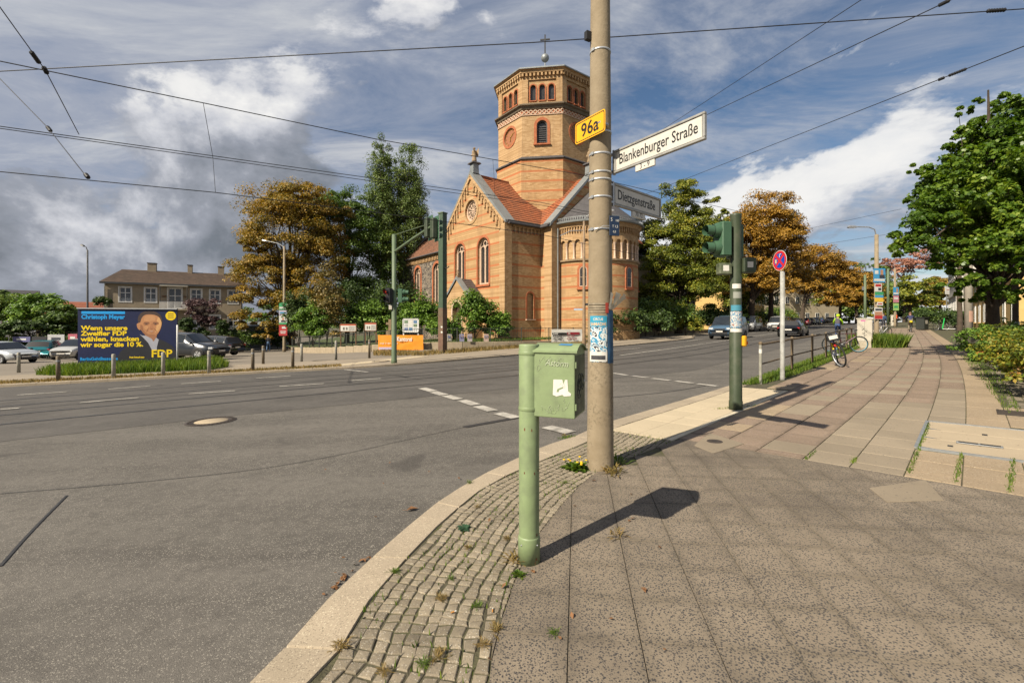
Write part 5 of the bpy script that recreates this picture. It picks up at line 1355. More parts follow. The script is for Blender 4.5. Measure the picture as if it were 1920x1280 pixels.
# railing along the kerb
rust = mat('rusty_rail_paint', (0.135, 0.095, 0.055), 0.7, 0.25, 5, dirt=(0.22, 0.17, 0.10), dscale=3, damt=0.6)
RP = [gp(1426, 719).xy, gp(1485, 696).xy, gp(1523, 683.5).xy]
dv = (RP[2] - RP[0]).normalized(); RP.append(RP[2] + dv * 2.3); RP += [wk(s, -3.55).xy for s in (23.5, 26.0, 28.2)]
RL = thing('railing', (RP[0].x, RP[0].y, gz(RP[0].x)), 0, 'brown tubular two-rail railing along the kerb, bicycles leaning on it', 'railing')
o = RL.location
def L3(q_, z): return (q_.x - o.x, q_.y - o.y, gz(q_.x) - o.z + z)
for k, q_ in enumerate(RP):
    ps = MB().tube([L3(q_, -0.1), L3(q_, 0.97)], 0.036, 10).build('post', rust if k else mat('grey_rail_paint', (0.30, 0.29, 0.24), 0.7, 0.2, 8, dirt=(0.12, 0.1, 0.07), dscale=6), RL)
    MB().sphere(L3(q_, 0.975), 0.05, 8, 6).build('post_cap', rust, ps)
for a, b in zip(RP, RP[1:]):
    for z, r_ in ((0.95, 0.03), (0.47, 0.022)): MB().tube([L3(a, z), L3(b, z)], r_, 8).build('rail', rust, RL)
MB().lathe([(0.0385, 0.74), (0.0385, 0.84)], 10).build('sticker', sticker_w, RL)

# grey cable cabinet
c = wk(28.6, -3.05); CB = thing('cable_cabinet', c, wk_dir(28) , 'pale grey cable cabinet with black tags at the end of the railing', 'cabinet')
cab_m = mat('cabinet_grey', (0.50, 0.46, 0.38), 0.6, 0.08, 4, dirt=(0.3, 0.27, 0.2), dscale=3)
MB().box((0, 0, 0.15), (0.30, 0.52, 0.36)).build('plinth', mat('plinth_concrete', (0.42, 0.37, 0.28), 0.9, 0.12, 6), CB)
MB().box((0, 0, 0.86), (0.33, 0.60, 1.10), bevel=0.015).build('body', cab_m, CB)
MB().box((0, 0, 1.43), (0.40, 0.68, 0.05), bevel=0.01, taper=0.95).build('lid', cab_m, CB)
MB().box((-0.168, 0.0, 0.86), (0.004, 0.006, 1.0)).build('door_gap', black, CB)
for k, (y, z) in enumerate(((-0.05, 0.8), (0.03, 0.7), (-0.02, 0.6), (0.06, 0.9))): MB().tube([(-0.17, y + 0.05 * math.cos(t_ * 1.1 + k), z + 0.05 * math.sin(t_ * 1.4)) for t_ in range(6)], 0.006, 4).build('tag', black, CB)
MB().box((-0.169, 0.06, 1.33), (0.004, 0.18, 0.06)).build('pink_sticker', mat('pink_sticker', (0.6, 0.15, 0.35), 0.6), CB)

# ------------------------------------------------------------------ church yard, fence, boards
yard_poly = [on(548, 43.5), on(600, 38.0), on(655, 34.5), on(700, 32.6), on(790, 31.9), on(860, 32.0), on(960, 33.2), on(1050, 35.2), on(1108, 37.2)]
yp = [(v.x, v.y) for v in yard_poly]
bm = bmesh.new()
def yz(X, Y): return max(gz(X, Y), min(YARD_Z - 0.02, gz(X, Y) + 0.42)) if X < -6 else YARD_Z - 0.02 if X < 14 else gz(X, Y) + 0.02
outer = yp + [(8.0, 38.5), (14, 60), (10, 110), (-40, 110), (-30, 60)]
vs = [bm.verts.new((x, y, yz(x, y))) for x, y in outer]
es = [bm.edges.new((vs[i], vs[(i + 1) % len(vs)])) for i in range(len(vs))]
bmesh.ops.triangle_fill(bm, use_beauty=True, edges=es)
me = bpy.data.meshes.new('church_yard'); bm.to_mesh(me); bm.free(); me.materials.append(lawn)
yard = bpy.data.objects.new('church_yard', me); COL.objects.link(yard); struct(yard)
# low stone border under the fence: separate blocks
border_m = mat('border_stone', (0.36, 0.29, 0.20), 0.9, 0.2, 4, dirt=(0.2, 0.17, 0.1), dscale=2)
fpts = resample(yp, 1.1)
BW = thing('border_wall', (fpts[0].x, fpts[0].y, 0), 0, 'low stone border under the church yard fence', 'wall')
for a, b in zip(fpts, fpts[1:]):
    c = a.lerp(b, 0.5); t = b - a; z1 = yz(c.x, c.y) + 0.03; z0 = gz(c.x, c.y) - 0.2
    MB().box((c.x - fpts[0].x, c.y - fpts[0].y, (z0 + z1) / 2), (t.length - 0.015, 0.26, z1 - z0), math.atan2(t.y, t.x), bevel=0.015).build('block', border_m, BW)
fence_m = mat('fence_dark', (0.035, 0.04, 0.032), 0.6, 0.2, 6)
FN = thing('fence', (fpts[0].x, fpts[0].y, 0), 0, 'low dark wire and bar fence round the church yard', 'fence')
o = Vector((fpts[0].x, fpts[0].y, 0))
fq = resample(yp, 2.4)
def fz(q_): return yz(q_.x, q_.y)
for q_ in fq: MB().box((q_.x - o.x, q_.y - o.y, fz(q_) + 0.5), (0.07, 0.07, 1.05)).build('post', fence_m, FN)
for a, b in zip(fq, fq[1:]):
    for h in (0.98, 0.12): MB().tube([(a.x - o.x, a.y - o.y, fz(a) + h), (b.x - o.x, b.y - o.y, fz(b) + h)], 0.02, 6).build('rail', fence_m, FN)
    n = 16
    for k in range(1, n):
        c = a.lerp(b, k / n); MB().tube([(c.x - o.x, c.y - o.y, fz(c) + 0.1), (c.x - o.x, c.y - o.y, fz(c) + 0.98)], 0.008, 4, cap=False).build('bar', fence_m, FN)
def hang(name, label, pxa, pxb, py0, py1, Y0, Y1, m, cat, sag=0.02, nx=10, nz=5, front=0.06, group=None):
    """cloth or sheet hung on the fence, slightly wavy"""
    a = atY(pxa, py0, Y0); b = atY(pxb, py0, Y1); d = (b - a).xy.normalized(); nrm = Vector((d.y, -d.x, 0))
    hgt = (py1 - py0) * (Y0 + Y1) / 2 / F; root = thing(name, (a.x + nrm.x * front, a.y + nrm.y * front, a.z - hgt), math.atan2(d.y, d.x), label, cat, group); W = (b - a).xy.length
    q_ = random.Random(len(label)); vs = []; fs = []
    for j in range(nz + 1):
        for i in range(nx + 1):
            u = W * i / nx; z = hgt * j / nz
            vs.append((u, sag * math.sin(i * 1.3 + j * 0.8) + q_.uniform(-1, 1) * sag * 0.5, z + (b.z - a.z) * i / nx))
    for j in range(nz):
        for i in range(nx): k = j * (nx + 1) + i; fs.append((k, k + 1, k + nx + 2, k + nx + 1))
    mb = MB(); mb.add(vs, fs, True); mb.build('sheet', m, root); return root, W, hgt
orange_m = mat('orange_banner', (0.80, 0.27, 0.012), 0.6, 0.1, 2)
S, W, Hh = hang('banner', 'orange cloth banner with white lettering hung on the fence', 709.5, 794, 628, 656, 31.7, 31.4, orange_m, 'banner', 0.04, 16, 6)
letters('Kantorei', 0.42, sticker_w, S, frame((1.35, -0.07, 0.62), (1, 0, 0), (0, -1, 0)), sx=0.72, bold=0.01)
letters('singt in der Kirche', 0.17, sticker_w, S, frame((0.15, -0.07, 0.42), (1, 0, 0), (0, -1, 0)), sx=1.0)
MB().box((0.55, -0.065, 0.12), (0.95, 0.01, 0.16)).build('lilac_strip', mat('lilac_print', (0.45, 0.38, 0.5), 0.7), S)
S, W, Hh = hang('banner', 'white cloth banner with black and red headings by the thin lamp', 1033.5, 1091, 617, 641, 34.2, 34.8, sticker_w, 'banner', 0.03, 12, 5)
MB().box((0.62, -0.05, Hh - 0.34), (1.15, 0.01, 0.16)).build('black_heading', ink, S); MB().box((1.72, -0.05, Hh - 0.32), (1.0, 0.01, 0.18)).build('red_heading', mat('dark_red_print', (0.25, 0.02, 0.03), 0.7), S)
for t_, x, z, m in (('DASS', 0.1, Hh - 0.40, sticker_w), ('SCHADET', 0.08, Hh - 0.58, ink), ('DER SEELE', 0.08, Hh - 0.78, ink), ('ES', 1.3, Hh - 0.38, sticker_w), ('IST ZEIT', 1.25, Hh - 0.58, MATS['dark_red_print']), ('FUER ALLE', 1.2, Hh - 0.78, MATS['dark_red_print'])): letters(t_, 0.17, m, S, frame((x, -0.06, z), (1, 0, 0), (0, -1, 0)), sx=1.0, bold=0.004)
for k, (a, b, col) in enumerate(((838, 846.5, (0.5, 0.47, 0.4)), (861, 870, (0.28, 0.27, 0.4)), (876, 885, (0.5, 0.42, 0.42)), (906.5, 916, (0.55, 0.4, 0.33)))):
    S, W, Hh = hang('notice', ['plain pale notice sheet on the fence beside the green mast', 'bluish notice sheet on the fence, second from the green mast', 'pinkish notice sheet on the fence, third from the green mast', 'orange and blue notice sheet on the fence, farthest from the green mast'][k], a, b, 626, 640, 32.0, 32.1, mat('notice_%d' % k, col, 0.7, 0.25, 9), 'notice', 0.008, 3, 3, group='notice sheets on the fence')
    MB().box((W / 2, -0.02, Hh * 0.62), (W * 0.7, 0.006, Hh * 0.3)).build('picture', swirl('notice_print_%d' % k, [col, (0.12, 0.14, 0.28), (0.5, 0.35, 0.2), (0.15, 0.25, 0.2)], 6 + k, 1), S)
def board(label, pxa, pxb, py0, py1, Y, post_m, frame_m, kind):
    a = atY(pxa, py1, Y); W = (pxb - pxa) * Y / F; Hh = (py1 - py0) * Y / F; g_ = yz(a.x, a.y)
    S = thing('notice_board', (a.x, a.y, g_), 0.0, label, 'notice board'); z0 = a.z - g_
    for x in (0.06, W - 0.06): MB().box((x, 0.05, (z0 + Hh) / 2), (0.09, 0.07, z0 + Hh)).build('post', post_m, S)
    MB().box((W / 2, 0, z0 + Hh / 2), (W, 0.06, Hh)).build('panel', frame_m, S)
    fr = MB()
    for c, s in (((W / 2, -0.035, z0 + 0.03), (W, 0.03, 0.06)), ((W / 2, -0.035, z0 + Hh - 0.03), (W, 0.03, 0.06)), ((0.03, -0.035, z0 + Hh / 2), (0.06, 0.03, Hh)), ((W - 0.03, -0.035, z0 + Hh / 2), (0.06, 0.03, Hh))): fr.box(c, s)
    fr.build('frame', frame_m if kind else post_m, S)
    if kind == 0:
        MB().box((W / 2, -0.034, z0 + Hh - 0.09), (W * 0.96, 0.01, 0.12)).build('heading', mat('red_heading', (0.55, 0.10, 0.04), 0.6), S)
        for x in (0.25, 0.42): MB().box((W * x, -0.034, z0 + Hh * 0.4), (W * 0.10, 0.01, Hh * 0.32)).build('picture', mat('grey_print', (0.16, 0.15, 0.13), 0.7, 0.4, 8), S)
        for k in range(5): MB().box((W * 0.72, -0.034, z0 + Hh * (0.2 + 0.11 * k)), (W * 0.36, 0.008, 0.03)).build('text_line', MATS['grey_print'], S)
    else:
        cols = [(0.12, 0.17, 0.32), (0.5, 0.52, 0.5), (0.15, 0.22, 0.13), (0.1, 0.2, 0.35), (0.55, 0.5, 0.4)]
        for i in range(3):
            for j in range(3):
                if i == 1 and j > 0: continue
                MB().box((W * (0.22 + 0.28 * i), -0.034, z0 + Hh * (0.24 + 0.26 * j)), (W * 0.22, 0.01, Hh * 0.2)).build('photo', mat('board_print_%d' % ((i * 3 + j) % 5), cols[(i * 3 + j) % 5], 0.6, 0.4, 9), S)
        MB().box((W * 0.5, -0.034, z0 + Hh * 0.63), (W * 0.22, 0.01, Hh * 0.5)).build('letter', sticker_w, S)
brown_w = mat('brown_wood', (0.16, 0.085, 0.04), 0.8, 0.2, 6)
board('white notice board with red heading on three posts, left of the two twins', 637, 668.5, 606.5, 622, 36.5, brown_w, sticker_w, 0)
board('smaller white notice board with red heading nearer the signal mast', 683, 706.5, 604, 620.5, 35.5, brown_w, sticker_w, 0)
board('glazed showcase with blue photographs in a white frame', 755, 785.5, 597, 623, 33.5, white, white, 1)
# stone cross
c = atY(731, 640, 38); S = thing('stone_cross', (c.x, c.y, yz(c.x, c.y)), 0.2, 'small weathered stone cross behind the signal mast', 'monument')
MB().box((0, 0, 0.55), (0.75, 0.5, 1.1), taper=0.75).build('base', sandst, S); MB().box((0, 0, 1.5), (0.22, 0.18, 1.0)).build('shaft', sandst, S); MB().box((0, 0, 1.65), (0.62, 0.17, 0.2)).build('crossbar', sandst, S)

# ------------------------------------------------------------------ masts and lamps
# cantilever signal mast on the far pavement
p = gp(739, 681); SM = thing('signal_mast', p, 0, 'pale green cantilever signal mast with traffic lights, one red', 'traffic light'); H0 = 5.45 - p.z
MB().lathe([(0.0, -0.05), (0.13, -0.05), (0.125, 0.15), (0.115, 0.18), (0.11, 2.6), (0.10, 2.62), (0.095, H0), (0.0, H0 + 0.03)], 20).build('mast', green_mast, SM)
ex, ey, ez = -3.0 - p.x, 17.2 - p.y, 5.25 - p.z
MB().tube([(0, 0, H0 - 0.75), (ex * 0.5, ey * 0.5, (H0 - 0.75 + ez) / 2 + 0.02), (ex, ey, ez)], 0.055, 10).build('arm', green_mast, SM)
MB().tube([(0, 0, H0 - 0.02), (ex * 0.95, ey * 0.95, ez + 0.12)], 0.014, 6).build('stay', green_mast, SM)
ang = math.atan2(ey, ex)
for k, off in enumerate((0.12, -0.35)):
    hc = Vector((ex, ey, ez)) + Vector((math.cos(ang) * off, math.sin(ang) * off, -0.1 if k == 0 else 0.0))
    M = Matrix.Translation(hc) @ Matrix.Rotation(R(215), 4, 'Z')
    hd = MB(); hd.M = M; hd.box((0, 0, 0), (0.2, 0.24, 0.76), bevel=0.03); h = hd.build('signal_head', green_pole, SM)
    bb = MB(); bb.M = M; bb.box((-0.13, 0, 0), (0.012, 0.38, 0.95)); bb.build('backboard', green_sig, h)
    for c_, s_ in (((-0.14, 0.18, 0), (0.008, 0.03, 0.95)), ((-0.14, -0.18, 0), (0.008, 0.03, 0.95))):
        e_ = MB(); e_.M = M; e_.box(c_, s_); e_.build('white_edge', white, h)
    for j in range(3):
        vz = MB(); vz.M = M @ Matrix.Translation((-0.13, 0, 0.25 - 0.25 * j)) @ Matrix.Rotation(-PI / 2, 4, 'Y'); vz.lathe([(0.10, 0.0), (0.095, 0.2)], 14, a0=R(-150), a1=R(150)); vz.build('visor', green_sig, h)
M = Matrix.Translation((-0.17, -0.16, 2.92)) @ Matrix.Rotation(R(50), 4, 'Z'); hd = MB(); hd.M = M; hd.box((0, 0, 0), (0.22, 0.28, 0.64), bevel=0.03); h = hd.build('signal_head', black, SM)
for j in range(2):
    vz = MB(); vz.M = M @ Matrix.Translation((-0.11, 0, 0.155 - 0.31 * j)) @ Matrix.Rotation(-PI / 2, 4, 'Y'); vz.lathe([(0.12, 0.0), (0.11, 0.13)], 14, a0=R(-150), a1=R(150)); vz.build('visor', black, h)
    ln = MB(); ln.M = vz.M; ln.lathe([(0.0, 0.03), (0.07, 0.025), (0.105, 0.0)], 14)
    if j == 0:
        m = bpy.data.materials.new('red_light'); m.use_nodes = True; b_ = m.node_tree.nodes['Principled BSDF']; b_.inputs['Base Color'].default_value = (0.5, 0.02, 0.01, 1); b_.inputs['Emission Color'].default_value = (1.0, 0.06, 0.02, 1); b_.inputs['Emission Strength'].default_value = 0.6
        ln.build('red_lens', m, h)
    else: ln.build('dark_lens', black, h)
ped_head(SM, Matrix.Translation((0.30, 0.03, 2.92)) @ Matrix.Rotation(R(180), 4, 'Z'))
MB().box((-0.12, -0.1, 2.42), (0.14, 0.12, 0.2), bevel=0.01).build('control_box', cab_m, SM)
# overhead-line mast of green steel
p = gp(830, 661); S = thing('overhead_line_mast', p, R(-35), 'square green steel overhead line mast, rust red at the foot', 'mast'); H0 = 8.0 - p.z
MB().box((0, 0, 1.3), (0.37, 0.37, 2.6)).build('foot_section', mat('primer_red', (0.16, 0.09, 0.06), 0.8, 0.3, 4, dirt=(0.09, 0.11, 0.06), dscale=1.5, damt=0.8), S)
MB().box((0, 0, (2.6 + H0) / 2), (0.35, 0.35, H0 - 2.6)).build('upper_section', mat('dark_mast_green', (0.05, 0.085, 0.05), 0.6, 0.15, 4), S)
for z in (H0 - 1.1, H0 - 3.2): MB().tube([(0.18, 0, z), (0.42, 0, z + 0.03), (0.5, 0, z + 0.1)], 0.03, 6).build('wire_bracket', black, S)
MB().box((0, 0, H0 + 0.03), (0.42, 0.42, 0.06)).build('cap', green_mast, S)
for z in (1.2, 1.5): MB().box((0.1, -0.19, z), (0.12, 0.004, 0.09)).build('sticker', sticker_w, S)
def lamp(name, label, p, H0, r0, r1, m, arm, head_m, posters=None, headlen=0.6):
    S = thing(name, p, 0, label, 'street lamp')
    MB().lathe([(0.0, -0.1), (r0, -0.1), (r0, 0.3), (r0 * 0.9, 0.5), (r1, H0), (0.0, H0 + 0.05)], 16).build('pole', m, S)
    path = [Vector((0, 0, H0 - 0.1))] + [Vector(v) + Vector((0, 0, H0)) for v in arm]
    MB().tube(path, 0.035, 8).build('arm', head_m, S)
    e = path[-1]; d = (path[-1] - path[-2]).normalized()
    mb = MB(); mb.M = Matrix.Translation(e + d * headlen / 2) @ d.to_track_quat('X', 'Z').to_matrix().to_4x4()
    mb.box((0, 0, 0), (headlen, 0.22, 0.12), taper=0.75, bevel=0.02); h = mb.build('lamp_head', head_m, S)
    mb2 = MB(); mb2.M = mb.M; mb2.box((0.05, 0, -0.07), (headlen * 0.7, 0.17, 0.03)); mb2.build('lens', clear_lens, h)
    return S
dark_metal = mat('dark_lamp_metal', (0.05, 0.052, 0.055), 0.5, 0.15, 4)
q_ = on(164, 40); lamp('street_lamp', 'tall thin dark lamp behind the billboard', q_, 8.0 - q_.z, 0.10, 0.06, dark_metal, [(-0.1, 0, 0.25), (-0.25, 0, 0.33)], dark_metal, headlen=0.35)
q_ = gp(533, 659); T = 1.6 + (HY - 462) * q_.y / F - q_.z; LP = lamp('street_lamp', 'concrete street lamp with stacked election posters by the chestnut tree', q_, T, 0.17, 0.10, concrete, [(-0.6, 0, 0.3), (-1.75, 0, 0.55)], steel, headlen=0.55)
def poster(parent, label, x, y, z, w, h, rz, m, bits):
    S = thing('poster', (0, 0, 0), rz, label, 'poster')
    S.location = Vector(parent.location) + Vector((x, y, z))
    MB().box((0, 0, h / 2), (w, 0.012, h)).build('board', m, S)
    for (bx, bz, bw, bh, mm) in bits: MB().box((bx * w, -0.008, bz * h), (bw * w, 0.006, bh * h)).build('print', mm, S)
    return S
mm = lambda n_, c: mat(n_, c, 0.6, 0.1, 6)
pw, pg, pr_, pb_, py_, pk = mm('print_white', (0.6, 0.6, 0.57)), mm('print_green', (0.04, 0.30, 0.12)), mm('print_red', (0.42, 0.03, 0.03)), mm('print_blue', (0.05, 0.28, 0.52)), mm('print_yellow', (0.7, 0.45, 0.05)), mm('print_skin', (0.42, 0.22, 0.13))
dk = mm('print_dark', (0.03, 0.035, 0.05))
sc_ = q_.y / F
for k, (lab, y0, y1, m, bits) in enumerate((('green and white election poster, topmost on the concrete lamp', 566, 580, pg, [(0, 0.3, 0.9, 0.25, pw)]), ('pale poster with bluish print on the concrete lamp', 580, 590, mm('print_lilac', (0.45, 0.42, 0.5)), [(0, 0.5, 0.8, 0.3, pb_)]),
        ('portrait poster with green foot on the concrete lamp', 590, 607, pw, [(0, 0.62, 0.22, 0.32, pk), (0, 0.36, 0.5, 0.2, dk), (0, 0.1, 1.0, 0.2, pg)]), ('red poster with white lettering, lowest on the concrete lamp', 607.5, 628, pr_, [(0.1, 0.75, 0.5, 0.2, pw), (0, 0.4, 0.7, 0.08, pw), (0, 0.25, 0.6, 0.08, pw)]))):
    poster(LP, lab, -0.02, -0.2, (658 - y1) * sc_, 14.5 * sc_, (y1 - y0 - 0.6) * sc_, 0.12, m, bits)
# thin lamp by the apse
q_ = gp(1095, 649); S = lamp('street_lamp', 'slender rusty lamp standing before the apse', q_, 8.3 - q_.z, 0.13, 0.07, mat('rusty_lamp', (0.25, 0.17, 0.10), 0.7, 0.25, 3), [(0.15, 0, 0.35), (0.8, 0.0, 0.62), (1.4, 0, 0.68)], steel)
MB().tube([(-0.02, 0, 7.6), (-0.9, -0.1, 7.55), (-1.6, -0.2, 7.2)], 0.03, 6).build('second_arm', steel, S)
MB().box((0.28, 0, 2.75), (0.5, 0.08, 0.16)).build('sign_back', dark_metal, S); MB().box((-0.36, 0, 2.42), (0.6, 0.03, 0.12)).build('small_sign', mm('print_pale_blue', (0.42, 0.5, 0.6)), S)
# masts and lamps down the street to the right
q_ = on(1622, 41); S = thing('green_post', q_, 0, 'slim pale green post standing behind the cable cabinet', 'post'); MB().lathe([(0.0, 0), (0.11, 0), (0.10, 5.2), (0.0, 5.22)], 14).build('shaft', green_mast, S); MB().box((-0.15, 0, 4.0), (0.18, 0.1, 0.35)).build('box', steel, S)
q_ = on(1643.5, 30); LP = lamp('street_lamp', 'concrete lamp hung with election posters beside the tall grass', q_, 7.4 - q_.z, 0.15, 0.11, concrete, [(-0.12, 0, 0.35), (-0.5, 0, 0.5), (-1.3, 0, 0.52)], steel)
sc_ = 30 / F; base_y = hor(1643.5) + F * HC / 30
for k, (lab, x0, x1, y0, y1, m, bits) in enumerate((('blue and white portrait poster, topmost on the near right lamp', 1633, 1657, 503, 530, pb_, [(0.2, 0.72, 0.22, 0.35, pk), (0.22, 0.42, 0.45, 0.25, dk), (0, 0.18, 0.9, 0.16, pw), (-0.25, 0.72, 0.3, 0.25, pw)]), ('red and white poster under the blue portrait poster', 1635.5, 1650, 531, 547, pw, [(0, 0.75, 0.8, 0.3, pr_), (0.2, 0.3, 0.4, 0.3, dk)]),
        ('landscape poster with green, blue and yellow stripes', 1635.5, 1653, 547, 566, py_, [(0, 0.85, 1, 0.3, pg), (0, 0.55, 1, 0.25, pb_)]), ('small pale poster in the middle of the stack', 1640, 1652, 566, 573, pw, [(0, 0.5, 0.7, 0.3, pr_)]), ('group photo poster in red and white, lowest on the near right lamp', 1635, 1651.5, 576, 598.5, pw, [(0, 0.82, 0.8, 0.16, dk), (0, 0.48, 0.9, 0.32, pk), (0, 0.18, 0.95, 0.3, pr_)]))):
    w = (x1 - x0) * sc_; poster(LP, lab, ((x0 + x1) / 2 - 1643.5) * sc_, -0.17, (base_y - y1) * sc_, w, (y1 - y0 - 0.5) * sc_, R(6), m, bits)
q_ = on(1665, 74); S = thing('overhead_line_mast', q_, 0, 'green overhead line mast far down the right pavement', 'mast'); MB().lathe([(0.0, 0), (0.2, 0), (0.17, 9.0), (0.0, 9.05)], 14).build('shaft', green_mast, S); MB().tube([(0, 0, 8.6), (-3.5, 2.4, 8.8)], 0.04, 6).build('bracket_arm', dark_metal, S)
q_ = on(1678, 60); LP = lamp('street_lamp', 'farther concrete lamp with posters behind the green mast', q_, 7.6, 0.15, 0.11, concrete, [(-0.12, 0, 0.35), (-0.5, 0, 0.45), (-1.3, 0, 0.46)], steel)
sc_ = 60 / F; base_y = hor(1678) + F * HC / 60
for lab, y0, y1, m, bits in (('blue portrait poster on the farther lamp', 538, 553, pb_, [(0.2, 0.6, 0.3, 0.5, pk), (0, 0.2, 0.9, 0.2, pw)]), ('pink and red poster on the farther lamp', 553.5, 567, mm('print_pink', (0.5, 0.2, 0.25)), [(0, 0.6, 0.7, 0.3, pw)]), ('light green poster, lowest on the farther lamp', 568, 582, mm('print_lime', (0.3, 0.5, 0.15)), [(0, 0.5, 0.7, 0.3, pg)])):
    poster(LP, lab, 0, -0.17, (base_y - y1) * sc_, 11.5 * sc_, (y1 - y0 - 0.5) * sc_, R(6), m, bits)
q_ = on(1674, 66); S = thing('cable_cabinet', q_, 0.7, 'grey cable cabinet far down the pavement beside the green mast', 'cabinet'); MB().box((0, 0, 0.75), (0.6, 0.35, 1.5)).build('body', cab_m, S); MB().box((0, 0, 1.52), (0.66, 0.4, 0.06)).build('lid', cab_m, S)
q_ = on(1816, 25); S = thing('concrete_pole', q_, 0, 'stout concrete pole rising into the maple beside the hedge', 'pole'); MB().lathe([(0.0, -0.1), (0.185, -0.1), (0.165, 4.0), (0.13, 8.5), (0.0, 8.52)], 18).build('shaft', mat('grey_concrete', (0.36, 0.32, 0.26), 0.9, 0.12, 5), S); band_on(S, 0.186, 1.1, 1.7, -130, -60, mat('red_smear', (0.40, 0.24, 0.17), 0.8, 0.2, 4), 'paint_smear')

# bollards along the far pavement
def bollard(p, h, m, label):
    S = thing('bollard', p, 0, label, 'bollard', 'bollards along the far kerb')
    MB().lathe([(0.0, -0.05), (0.062, -0.05), (0.06, h - 0.03), (0.05, h - 0.005), (0.0, h)], 14).build('shaft', m, S)
    MB().lathe([(0.063, h - 0.2), (0.063, h - 0.14)], 14).build('collar', steel, S); return S
bm1 = mat('bollard_brown', (0.15, 0.115, 0.075), 0.8, 0.25, 6, dirt=(0.3, 0.27, 0.2), dscale=4, damt=0.6); bm2 = mat('bollard_grey', (0.36, 0.34, 0.28), 0.8, 0.2, 6, dirt=(0.15, 0.13, 0.1), dscale=4)
for x, y, h, m, lab in ((35, 697, 0.85, bm2, 'grey bollard at the far left before the parked cars'), (109, 714, 0.86, bm1, 'brown bollard left of the billboard'), (213, 709, 0.86, bm2, 'pale bollard before the left half of the billboard'), (306, 704, 0.86, bm2, 'pale bollard before the right end of the billboard'), (392, 700, 0.86, bm2, 'pale bollard before the grass mound'), (474, 695, 0.86, bm1, 'dark bollard, second right of the grass mound'), (549, 690, 0.86, bm1, 'dark bollard left of the crossing on the kerb'),
        (493.5, 682, 0.85, bm1, 'thin bollard at the car park entrance, left of the walker'), (565.5, 677, 0.85, bm2, 'thin bollard at the car park entrance, below the poster lamp'), (630, 673.5, 0.95, bm2, 'thin bollard before the church fence, left one'), (692.5, 670.5, 0.95, bm1, 'thin bollard before the church fence next to the banner')):
    bollard(gp(x, y), h, m, lab)

# ------------------------------------------------------------------ billboard
A_, B_ = Vector((-19.88, 21.0)), Vector((-16.07, 22.0)); d = (B_ - A_).normalized(); W, Hh, z0 = (B_ - A_).length, 2.48, -0.2
S = thing('billboard', (A_.x, A_.y, z0), math.atan2(d.y, d.x), 'dark blue election billboard with yellow slogan and portrait on the grass', 'billboard')
navy = mat('poster_navy', (0.010, 0.016, 0.065), 0.45, 0.15, 2); yel = mat('poster_yellow', (0.87, 0.62, 0.005), 0.5, 0.04, 3); cyan = mat('poster_cyan', (0.01, 0.33, 0.78), 0.5, 0.04, 3)
MB().box((W / 2, 0.05, Hh / 2), (W, 0.1, Hh)).build('panel', navy, S)
for x in (0.4, W / 2, W - 0.4): MB().box((x, 0.14, Hh / 2 - 0.35), (0.09, 0.09, Hh + 0.7)).build('post', steel, S)
MB().box((W / 2, 0.02, Hh + 0.02), (W + 0.04, 0.16, 0.05)).build('top_rail', alu, S)
def face(x, z): return frame((x * W, -0.006, z * Hh), (1, 0, 0), (0, -1, 0))
def flat(name, pts, m, lift, parent=S, smooth=0):
    mb = MB(); mb.M = frame((0, -0.003 - lift, 0), (1, 0, 0), (0, -1, 0)); q2 = [Vector((a * W, b * Hh)) for a, b in pts]
    if smooth: q2 = smooth_path(q2 + [q2[0]], smooth)[:-1]
    mb.add([(v.x, v.y, 0) for v in q2], [tuple(range(len(q2)))]); return mb.build(name, m, parent)
flat('cyan_bar', [(0.035, 0.905), (0.465, 0.905), (0.465, 0.955), (0.035, 0.955)], cyan, 0.001)
for t_, x, z, w, m, sz in (('Christoph Meyer', 0.035, 0.815, 0.43, cyan, 0.27), ('Wenn unsere', 0.03, 0.605, 0.46, yel, 0.29), ('Zweifler FDP', 0.028, 0.505, 0.455, yel, 0.29), ('wählen, knacken', 0.026, 0.40, 0.58, yel, 0.29), ('wir sogar die 10 %.', 0.024, 0.295, 0.625, yel, 0.29), ('BerlinGehtBesser.de', 0.024, 0.045, 0.37, cyan, 0.19), ('FDP', 0.737, 0.085, 0.215, yel, 0.50), ('Freie Demokraten', 0.51, 0.075, 0.15, yel, 0.10)):
    t = letters(t_, sz, m, S, Matrix.Identity(4), bold=0.011 if sz > 0.2 else 0.005, ext=0.001)
    xs = [v.co.x for v in t.data.vertices]; x0, x1 = min(xs), max(xs); k = w * W / (x1 - x0)
    t.data.transform(face(x, z) @ Matrix.Diagonal((k, 1, 1, 1)) @ Matrix.Translation((-x0, 0, 0)))
flat('round_badge', [(0.935 + 0.055 * math.cos(a), 0.875 + 0.088 * math.sin(a)) for a in np.linspace(0, 2 * PI, 28)[:-1]], yel, 0.003)
for z in (0.91, 0.875, 0.84): flat('badge_text', [(0.905, z - 0.008), (0.965, z - 0.008), (0.965, z + 0.008), (0.905, z + 0.008)], mat('badge_ink', (0.3, 0.2, 0.02), 0.6), 0.004)
skin, skin2, hair, suit, shirt = mat('print_face', (0.50, 0.23, 0.10), 0.6, 0.12, 3), mat('print_face_light', (0.66, 0.36, 0.15), 0.6, 0.1, 3), mat('print_hair', (0.06, 0.035, 0.03), 0.7, 0.2, 8), mat('print_suit', (0.012, 0.013, 0.02), 0.7, 0.2, 3), mat('print_shirt', (0.40, 0.40, 0.46), 0.7, 0.12, 3)
flat('jacket', [(0.36, 0.02), (0.42, 0.2), (0.60, 0.47), (0.66, 0.50), (0.80, 0.44), (0.88, 0.38), (0.95, 0.30), (0.99, 0.2), (0.99, 0.02)], suit, 0.001)
